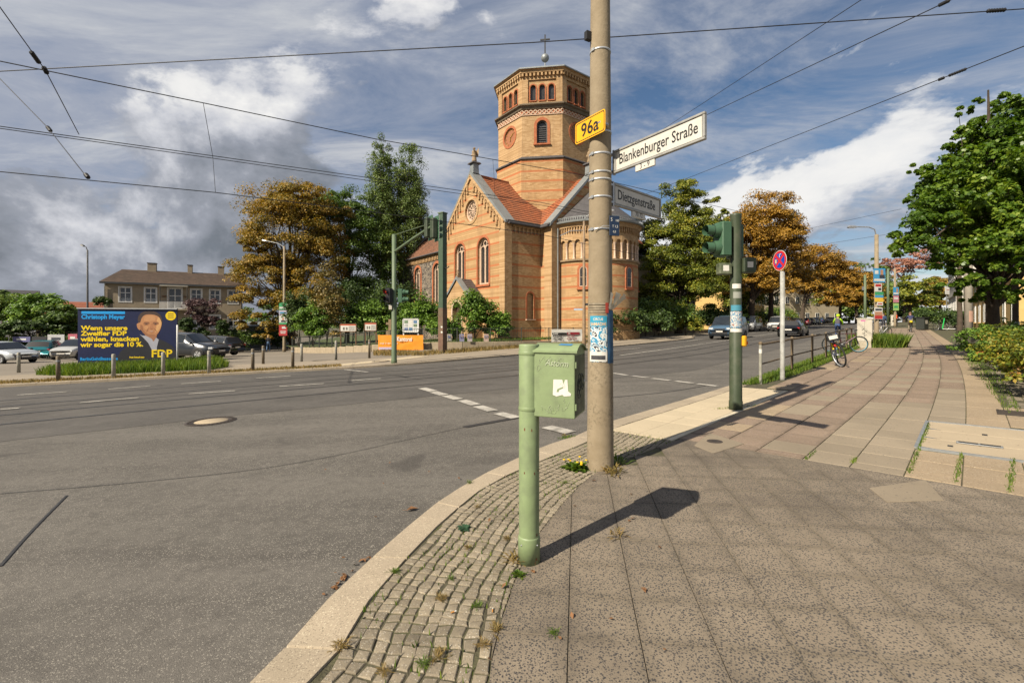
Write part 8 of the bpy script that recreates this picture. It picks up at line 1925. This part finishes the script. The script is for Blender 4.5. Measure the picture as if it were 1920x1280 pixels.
p_ = gp(48, 675); car('compact_car', 'turquoise and black hatchback seen from behind at the left', p_ + Vector((-0.3, 2.0, 0)), R(118), 4.2, 1.8, 1.56, 'hatch', paintm('turquoise', (0.01, 0.17, 0.20)))
p_ = gp(-14, 681); car('car', 'white car at the left picture edge, its bonnet showing', p_ + Vector((0.2, 0.4, 0)), R(-12), 4.3, 1.78, 1.45, 'wagon', paintm('cool_white', (0.52, 0.55, 0.57)))
p_ = gp(352, 675); car('dark_suv', 'dark blue grey car half hidden by the billboard', p_ + Vector((-0.6, 0.9, 0)), R(-8), 4.6, 1.85, 1.66, 'wagon', paintm('anthracite', (0.025, 0.03, 0.038)))
p_ = gp(390, 670); car('estate_car', 'black estate car parked with its tail to the right', p_ + Vector((-1.1, 1.8, 0)), R(172), 4.7, 1.82, 1.5, 'wagon', paintm('jet', (0.014, 0.016, 0.02)))
p_ = gp(386, 662); car('estate_car', 'black estate car parked farthest back in the row', p_ + Vector((-1.0, 2.2, 0)), R(172), 4.8, 1.82, 1.6, 'wagon', paintm('ink', (0.012, 0.014, 0.017)))
# advertising panels on the car park fence
for k, (x0, x1, y0, y1, col, lab) in enumerate(((24, 57, 631, 641, (0.10, 0.10, 0.22), 'violet banner with pale sheets behind the turquoise car'), (60, 88, 631, 645, (0.02, 0.02, 0.025), 'black banner behind the parked cars'), (89.5, 121, 627, 643, (0.42, 0.42, 0.42), 'grey white banner above the white hatchback'), (128, 145, 626, 640, (0.42, 0.10, 0.14), 'pink banner just left of the billboard'))):
    a = atY(x0, y1, 41.5); w = (x1 - x0) * 41.5 / F; h = (y1 - y0) * 41.5 / F; S = thing('fence_banner', a, 0, lab, 'banner', 'banners on the car park fence'); MB().box((w / 2, 0, h / 2), (w, 0.04, h)).build('sheet', mat('lot_banner_%d' % k, col, .7, .15, 3), S)
    for x in (0.05, w - 0.05): MB().box((x, 0.05, h / 2 - 1.0), (0.06, 0.06, h + 2)).build('post', fence_m, S)
    MB().box((w / 2, -0.025, h * .5), (w * .55, 0.01, h * .3)).build('print', (pw, dk, dk, pw)[k], S)

# ------------------------------------------------------------------ bicycles
def bike(label, p, heading, frame_c, lean=0.0, group=None, extra=None, tyre=None, name='bicycle', steer=0.0):
    S = thing(name, p, 0, label, 'bicycle', group); S.rotation_mode = 'QUATERNION'; S.rotation_quaternion = Quaternion((0, 0, 1), heading) @ Quaternion((1, 0, 0), lean)
    fm = mat('bike_' + '_'.join('%d' % (c * 100) for c in frame_c), frame_c, .35, .05, 3, coat=.3)
    for x in (0.53, -0.52):
        M = Matrix.Translation((x, 0, .34)) @ Matrix.Rotation(steer if x > 0 else 0, 4, 'Z') @ Matrix.Rotation(PI / 2, 4, 'X'); t = MB(); t.M = M
        t.lathe([(.34 + .022 * math.cos(a), .022 * math.sin(a)) for a in np.linspace(0, 2 * PI, 7)], 24); w_ = t.build('wheel', rubber, S)
        t = MB(); t.M = M; t.lathe([(.318, -.012), (.306, 0), (.318, .012)], 24); t.build('rim', tyre or alu, w_)
        for k in range(10): t = MB(); t.M = M; a = 2 * PI * k / 10; t.tube([(.02 * math.cos(a + .5), .02 * math.sin(a + .5), 0), (.31 * math.cos(a), .31 * math.sin(a), 0)], .002, 3, cap=False); t.build('spoke', steel, w_)
        t = MB(); t.M = M; t.lathe([(.0, -.04), (.022, -.04), (.022, .04), (.0, .04)], 8); t.build('hub', steel, w_)
    BB, SD, HT, HB = (-.08, 0, .29), (-.24, 0, .80), (.36, 0, .80), (.40, 0, .68)
    t = MB()
    for a, b, r_ in ((BB, SD, .018), (SD, HT, .018), (BB, HB, .022), (HB, HT, .02)): t.tube([a, b], r_, 7)
    for s in (-1, 1): t.tube([BB, (-.52, s * .05, .34)], .011, 5); t.tube([(-.21, 0, .72), (-.52, s * .05, .34)], .009, 5)
    t.build('frame', fm, S)
    t = MB()
    for s in (-1, 1): t.tube([(.41, s * .02, .64), (.46, s * .05, .5), (.53, s * .05, .34)], .012, 6)
    t.tube([(.41, 0, .64), (.35, 0, .95)], .015, 6); t.build('fork', black, S)
    t = MB(); t.tube([(.30, .29, 1.0), (.38, .2, .98), (.36, 0, .97), (.38, -.2, .98), (.30, -.29, 1.0)], .012, 6); h = t.build('handlebar', black, S)
    for s in (-1, 1): MB().tube([(.33, s * .25, .995), (.24, s * .33, 1.0)], .018, 6).build('grip', rubber, h)
    MB().tube([SD, (-.27, 0, .93)], .013, 6).build('seat_post', steel, S); MB().box((-.26, 0, .95), (.26, .13, .05), bevel=.02, taper=.8).build('saddle', black, S)
    t = MB(); t.M = Matrix.Translation((-.08, -.05, .29)) @ Matrix.Rotation(PI / 2, 4, 'X'); t.lathe([(.0, .0), (.09, 0), (.09, .008), (0, .008)], 14); cr = t.build('chainring', steel, S)
    for s in (-1, 1): MB().tube([(-.08, s * .07, .29), (-.08 + s * .12, s * .08, .29 - s * .1)], .01, 5).build('crank', steel, cr); MB().box((-.08 + s * .12, s * .13, .29 - s * .1), (.09, .09, .02)).build('pedal', black, cr)
    return S
p_ = gp(1579, 688); hb = math.atan2(-.80, -.60) + 0.12; S = bike('bicycle with blue and yellow fork leaning on the railing', p_ - Vector((math.cos(hb), math.sin(hb), 0)) * 0.6 + Vector((0, 0, 0.01)), hb, (0.03, 0.06, 0.30), 0.26, 'bicycles locked to the railing', steer=0.35); S.scale = (1.12,) * 3
for s in (-1, 1): MB().tube([(.40, s * .055, .70), (.45, s * .06, .5)], .024, 8).build('fork_crown', mat('bike_yellow', (0.75, 0.52, 0.01), .4), S)
MB().box((.62, 0, .83), (.14, .30, .17), bevel=.02).build('front_bag', black, S); MB().box((.695, 0, .85), (.01, .2, .1)).build('bag_label', sticker_w, S); MB().box((.555, 0, .62), (.02, .07, .08), bevel=.008).build('red_reflector', red_lens, S)
p_ = gp(1603, 661); bike('dark red bicycle with a light blue rimmed wheel on the railing', p_ + Vector((-0.25, 0.3, 0.02)), math.atan2(-.25, .9), (0.10, 0.03, 0.05), 0.14, 'bicycles locked to the railing', tyre=mat('sky_blue_rim', (0.12, 0.42, 0.55), .4))
p_ = on(1655, 33); bike('white framed bicycle behind the tall grass', p_, 0.3, (0.6, 0.6, 0.6), 0.1, 'bicycles down the pavement')
p_ = on(1764, 43.5); bike('dark bicycle parked at the far hedge', p_, 0.1, (0.02, 0.02, 0.02), 0.08, 'bicycles down the pavement')
p_ = on(1792, 45); bike('bicycle parked at the far hedge beside the tree trunk', p_, 0.2, (0.05, 0.05, 0.06), -0.08, 'bicycles down the pavement')
p_ = on(1779, 43); S = thing('electric_scooter', p_, 2.6, 'bright green electric scooter at the far hedge', 'scooter'); lime = mat('scooter_green', (0.03, 0.50, 0.10), .4, .05, 4)
MB().tube([(0.45, 0, .12), (0.30, 0, 1.15)], .045, 8).build('stem', lime, S); MB().box((0, 0, .13), (.9, .16, .06), bevel=.02).build('deck', white, S); MB().tube([(.30, -.25, 1.17), (.30, .25, 1.17)], .02, 6).build('handlebar', black, S)
for x in (.5, -.45): t = MB(); t.M = Matrix.Translation((x, 0, .11)) @ Matrix.Rotation(PI / 2, 4, 'X'); t.lathe([(.04, -.03), (.11, -.03), (.11, .03), (.04, .03)], 14); t.build('wheel', rubber, S)
p_ = on(1729, 45); S = thing('litter_bin', p_, 0.4, 'dark box shaped bin beside the far hedge', 'bin'); MB().box((0, 0, .62), (.8, .7, 1.1), bevel=.04).build('body', mat('bin_dark', (0.03, 0.035, 0.03), .6), S); MB().box((0, 0, 1.22), (.9, .8, .1), bevel=.03).build('lid', black, S); MB().box((0, -.36, .8), (.35, .01, .35)).build('label_plate', cab_m, S)

# ------------------------------------------------------------------ people
def person(label, p, heading, top, legs, hair_c, pose=None, scale=1.0, extra=None, skin_c=(0.45, 0.25, 0.17), shoe=(0.03, 0.03, 0.03), hair_len=0.0, helmet=None):
    J = dict(pel=(0, 0, .95), sp=(0, .01, 1.15), ch=(0, .01, 1.34), nk=(0, .02, 1.48), h0=(0, .035, 1.57), h1=(0, .045, 1.66))
    for s, q_ in ((1, 'r'), (-1, 'l')):
        J.update({'sh' + q_: (.175 * s, 0, 1.41), 'el' + q_: (.235 * s, -.04, 1.14), 'wr' + q_: (.25 * s, .06, .92), 'ha' + q_: (.25 * s, .10, .84), 'hp' + q_: (.095 * s, 0, .92), 'kn' + q_: (.10 * s, .06 + .10 * s, .50), 'an' + q_: (.10 * s, -.04 + .16 * s, .10), 'to' + q_: (.11 * s, .10 + .16 * s, .045)})
    J.update(pose or {})
    Rd = dict(pel=.145, sp=.135, ch=.155, nk=.058, h0=.085, h1=.095, sh=.075, el=.055, wr=.038, ha=.04, hp=.105, kn=.072, an=.05, to=.042)
    ed = [('pel', 'sp'), ('sp', 'ch'), ('ch', 'nk'), ('nk', 'h0'), ('h0', 'h1')]
    for q_ in 'rl': ed += [('ch', 'sh' + q_), ('sh' + q_, 'el' + q_), ('el' + q_, 'wr' + q_), ('wr' + q_, 'ha' + q_), ('pel', 'hp' + q_), ('hp' + q_, 'kn' + q_), ('kn' + q_, 'an' + q_), ('an' + q_, 'to' + q_)]
    keys = list(J); me = bpy.data.meshes.new('skel'); me.from_pydata([J[k] for k in keys], [(keys.index(a), keys.index(b)) for a, b in ed], []); to = bpy.data.objects.new('skel', me); COL.objects.link(to)
    sk = to.modifiers.new('s', 'SKIN'); sk.use_smooth_shade = True; to.modifiers.new('d', 'SUBSURF').levels = 1
    for k, sv in zip(keys, me.skin_vertices[0].data):
        r_ = Rd.get(k) or Rd[k[:2]]; sv.radius = (r_, r_ * (.8 if k in ('ch', 'sp', 'pel') else 1)); sv.use_root = (k == 'pel')
    bm_ = bpy.data.meshes.new_from_object(to.evaluated_get(bpy.context.evaluated_depsgraph_get())); bpy.data.objects.remove(to)
    # fingers, curled
    bmx = bmesh.new(); bmx.from_mesh(bm_)
    for q_ in 'rl':
        h = Vector(J['ha' + q_]); w_ = Vector(J['wr' + q_]); d_ = (h - w_).normalized()
        for k in range(5):
            mbf = MB(); side = Vector((0, 1, 0)).cross(d_); o_ = h + Vector((0, (k - 2) * .017, 0)); ln_ = (.05, .075, .08, .075, .06)[k]
            mbf.tube([o_, o_ + d_ * ln_ * .6, o_ + d_ * ln_ + side * .02], [.010, .009, .007], 5); vsx = [bmx.verts.new(v_) for v_ in mbf.v]
            for f_ in mbf.f:
                try: bmx.faces.new([vsx[i] for i in f_])
                except ValueError: pass
    bmx.to_mesh(bm_); bmx.free()
    mt = lambda n_, c: mat('cloth_%s_%d_%d_%d' % (n_, c[0] * 99, c[1] * 99, c[2] * 99), c, .85, .15, 9)
    bm_.materials.clear()
    for m_ in (mt('top', top), mt('legs', legs), mt('skin', skin_c), mt('shoe', shoe)): bm_.materials.append(m_)
    jv = {k: Vector(J[k]) for k in keys}
    for f_ in bm_.polygons:
        c = f_.center; best = min(keys, key=lambda k: (jv[k] - c).length - (Rd.get(k) or Rd[k[:2]]) * .5)
        f_.material_index = 2 if best in ('h0', 'h1', 'nk') or best[:2] in ('ha',) else 3 if best[:2] == 'to' else 1 if best[:2] in ('hp', 'kn', 'an') or best == 'pel' else 0; f_.use_smooth = True
    S = thing('person', p, heading - PI / 2, label, 'person'); S.scale = (scale,) * 3; bo = bpy.data.objects.new('body', bm_); COL.objects.link(bo); bo.parent = S
    hd = jv['h1']; hm = mat('hair_%d' % (hair_c[0] * 999), hair_c, .7, .25, 20)
    t = MB(); t.sphere(hd + Vector((0, -.015, .035)), (.105, .115, .10), 12, 8)
    if hair_len: t.sphere(hd + Vector((0, -.07, -.07 - hair_len / 2)), (.10, .06, .08 + hair_len), 10, 7)
    t.build('hair', hm, S)
    if helmet: t = MB(); t.sphere(hd + Vector((0, -.01, .05)), (.125, .145, .115), 12, 8); t.build('helmet', mt('helmet', helmet), S)
    for s in (-1, 1): MB().sphere(hd + Vector((s * .035, .088, -.02)), .012, 6, 5).build('eye', black, S); MB().sphere(hd + Vector((s * .098, .0, -.03)), (.015, .025, .032), 6, 5).build('ear', mt('skin', skin_c), S)
    MB().sphere(hd + Vector((0, .10, -.045)), (.014, .022, .022), 6, 5).build('nose', mt('skin', skin_c), S); MB().box(hd + Vector((0, .083, -.085)), (.045, .012, .01)).build('mouth', mat('lips', (.3, .1, .08), .7), S)
    for nm, c, s, col in (extra or []): MB().box(c, s, bevel=min(s) * .3).build(nm, mt(nm, col), S)
    return S
ride = dict(pel=(0, -.26, 1.02), sp=(0, -.17, 1.2), ch=(0, -.03, 1.37), nk=(0, .05, 1.49), h0=(0, .09, 1.57), h1=(0, .11, 1.66), hpr=(.095, -.24, .99), hpl=(-.095, -.24, .99), knr=(.11, .14, .78), knl=(-.11, .10, .62), anr=(.10, .02, .42), anl=(-.10, -.10, .22), tor=(.10, .14, .40), tol=(-.10, .04, .18), shr=(.175, -.03, 1.42), shl=(-.175, -.03, 1.42), elr=(.27, .13, 1.22), ell=(-.27, .13, 1.22), wrr=(.27, .30, 1.05), wrl=(-.27, .30, 1.05), har=(.26, .36, 1.02), hal=(-.26, .36, 1.02))
person('person in black jacket and blue jeans walking across the car park', gp(503, 659), R(100), (0.015, 0.015, 0.018), (0.10, 0.17, 0.30), (0.45, 0.30, 0.14), hair_len=.05, shoe=(.4, .38, .35))
p_ = on(1571, 34, RD); h_ = hS; person('person in a neon yellow jacket and helmet cycling away on the road', p_, h_, (0.42, 0.75, 0.01), (0.05, 0.09, 0.22), (0.1, 0.07, 0.05), ride, helmet=(0.5, 0.75, 0.02), extra=[('backpack', (0, -.22, 1.28), (.30, .18, .42), (.10, .09, .11))]); bike('dark bicycle ridden by the person in neon', p_, h_, (0.03, 0.03, 0.04))
person('person with an orange red backpack walking away on the pavement', on(1680, 62), hS, (0.05, 0.05, 0.05), (0.02, 0.02, 0.022), (0.25, 0.2, 0.15), scale=1.03, extra=[('backpack', (0, -.2, 1.22), (.36, .2, .52), (.72, .10, .02))])
p_ = on(1707, 41.5); person('person in a navy jumper cycling away on the pavement', p_, hS + .1, (0.03, 0.035, 0.09), (0.20, 0.17, 0.12), (0.2, 0.1, 0.06), ride, scale=1.0, extra=[('saddle_bag', (0, -.42, .92), (.2, .14, .2), (.6, .5, .02))]); bike('bicycle ridden by the person in navy', p_, hS + .1, (0.02, 0.02, 0.02))
person('person in dark blue standing behind the poster lamp', on(1656.5, 50), hS, (0.03, 0.06, 0.13), (0.03, 0.03, 0.04), (0.1, 0.07, 0.05))

# ------------------------------------------------------------------ overhead wires
wire_m = mat('wire_dark', (0.02, 0.02, 0.022), .5, .1, 4)
def wire(label, pts, r_=0.011, ins=(), group='overhead tram wires', sag=0.0):
    P = [atY(*q_) for q_ in pts]; c = P[0]; S = thing('overhead_wire', c, 0, label, 'wire', group); path = []
    for a, b in zip(P, P[1:]):
        for k in range(8): t = k / 8; path.append(a.lerp(b, t) - c - Vector((0, 0, sag * 4 * t * (1 - t))))
    path.append(P[-1] - c); MB().tube(path, r_, 6).build('cable', wire_m, S)
    for q_, L in ins:
        a = atY(*q_) - c; i = min(range(len(path) - 1), key=lambda j: (path[j] - a).length); d_ = (path[i + 1] - path[i]).normalized(); t = MB(); n = 7
        t.tube([a + d_ * L * (k / (2 * n) - .5) for k in range(2 * n + 1)], [.045 if k % 2 else .028 for k in range(2 * n + 1)], 8); t.build('insulator', black, S)
    return S
wire('long span wire crossing the whole top of the view', [(-500, 160, 11.6), (0, 134, 11), (1000, 80, 10.6), (1920, 17, 10), (2500, -20, 9.6)], .011, [((1868, 20, 10.03), .38)])
wire('upper carrying wire of the near tram track', [(-600, 5, 7.6), (0, 115, 9.4), (380, 193, 10.92), (700, 260, 13.05), (1090, 328, 17.1), (1400, 400, 26)], .011)
wire('contact wire of the near tram track, lowest at the left', [(-600, 270, 7.6), (0, 322, 9.4), (404, 361, 11.05), (700, 398, 13.05), (1016, 440, 16.3), (1300, 500, 24)], .010)
wire('carrying wire of the far tram track, upper of the close pair', [(-500, 165, 9.3), (0, 237, 11.33), (400, 292.5, 13.7), (860, 357, 18), (1016, 380, 20.1), (1320, 440, 32)], .011)
wire('contact wire of the far tram track, lower of the close pair', [(-500, 169, 9.3), (0, 241, 11.33), (400, 297, 13.7), (860, 363, 18), (1016, 385, 20.1), (1320, 446, 32)], .010)
wire('cross span at the upper left with an insulator', [(-60, -80, 7.5), (0, 14, 8.2), (85, 132, 9.75), (148, 252, 12.1)], .010, [((66, 108, 9.4), .34), ((85, 132, 9.75), .2)])
wire('cross span at the left below the other one', [(-90, 50, 13.5), (0, 148, 12.6), (90, 240, 11.8), (165, 335, 10.0)], .010, [((92, 242, 11.75), .34), ((163, 330, 10.05), .2)])
wire('thin hanger between the wires at the upper left', [(381, 193, 10.92), (399, 294, 12.3), (404, 361, 11.05)], .006)
wire('thin hanger over the church gable', [(924, 299, 15.4), (927, 340, 15.4), (928, 372, 15.6)], .006)
wire('span wire rising to the right edge at mid height', [(1120, 398, 45), (1300, 330, 30), (1920, 87, 11), (2300, -60, 8)], .012, [((1795, 136, 13), .5), ((1765, 148, 13.4), .16)])
wire('span wire running up right behind the long blade sign', [(1060, 345, 40), (1320, 218, 22), (1783, 0, 10.5), (1900, -56, 9)], .012, [((1770, 6, 10.7), .3)])
wire('steepest span wire at the upper right', [(1100, 336, 42), (1235, 248, 30), (1615, 0, 13), (1700, -56, 11.5)], .011)
wire('faint wire far over the orange trees', [(1690, 392, 45), (1500, 432, 62), (1380, 455, 75)], .016)
wire('faint far wire below the other one', [(1660, 440, 50), (1480, 468, 70)], .016)
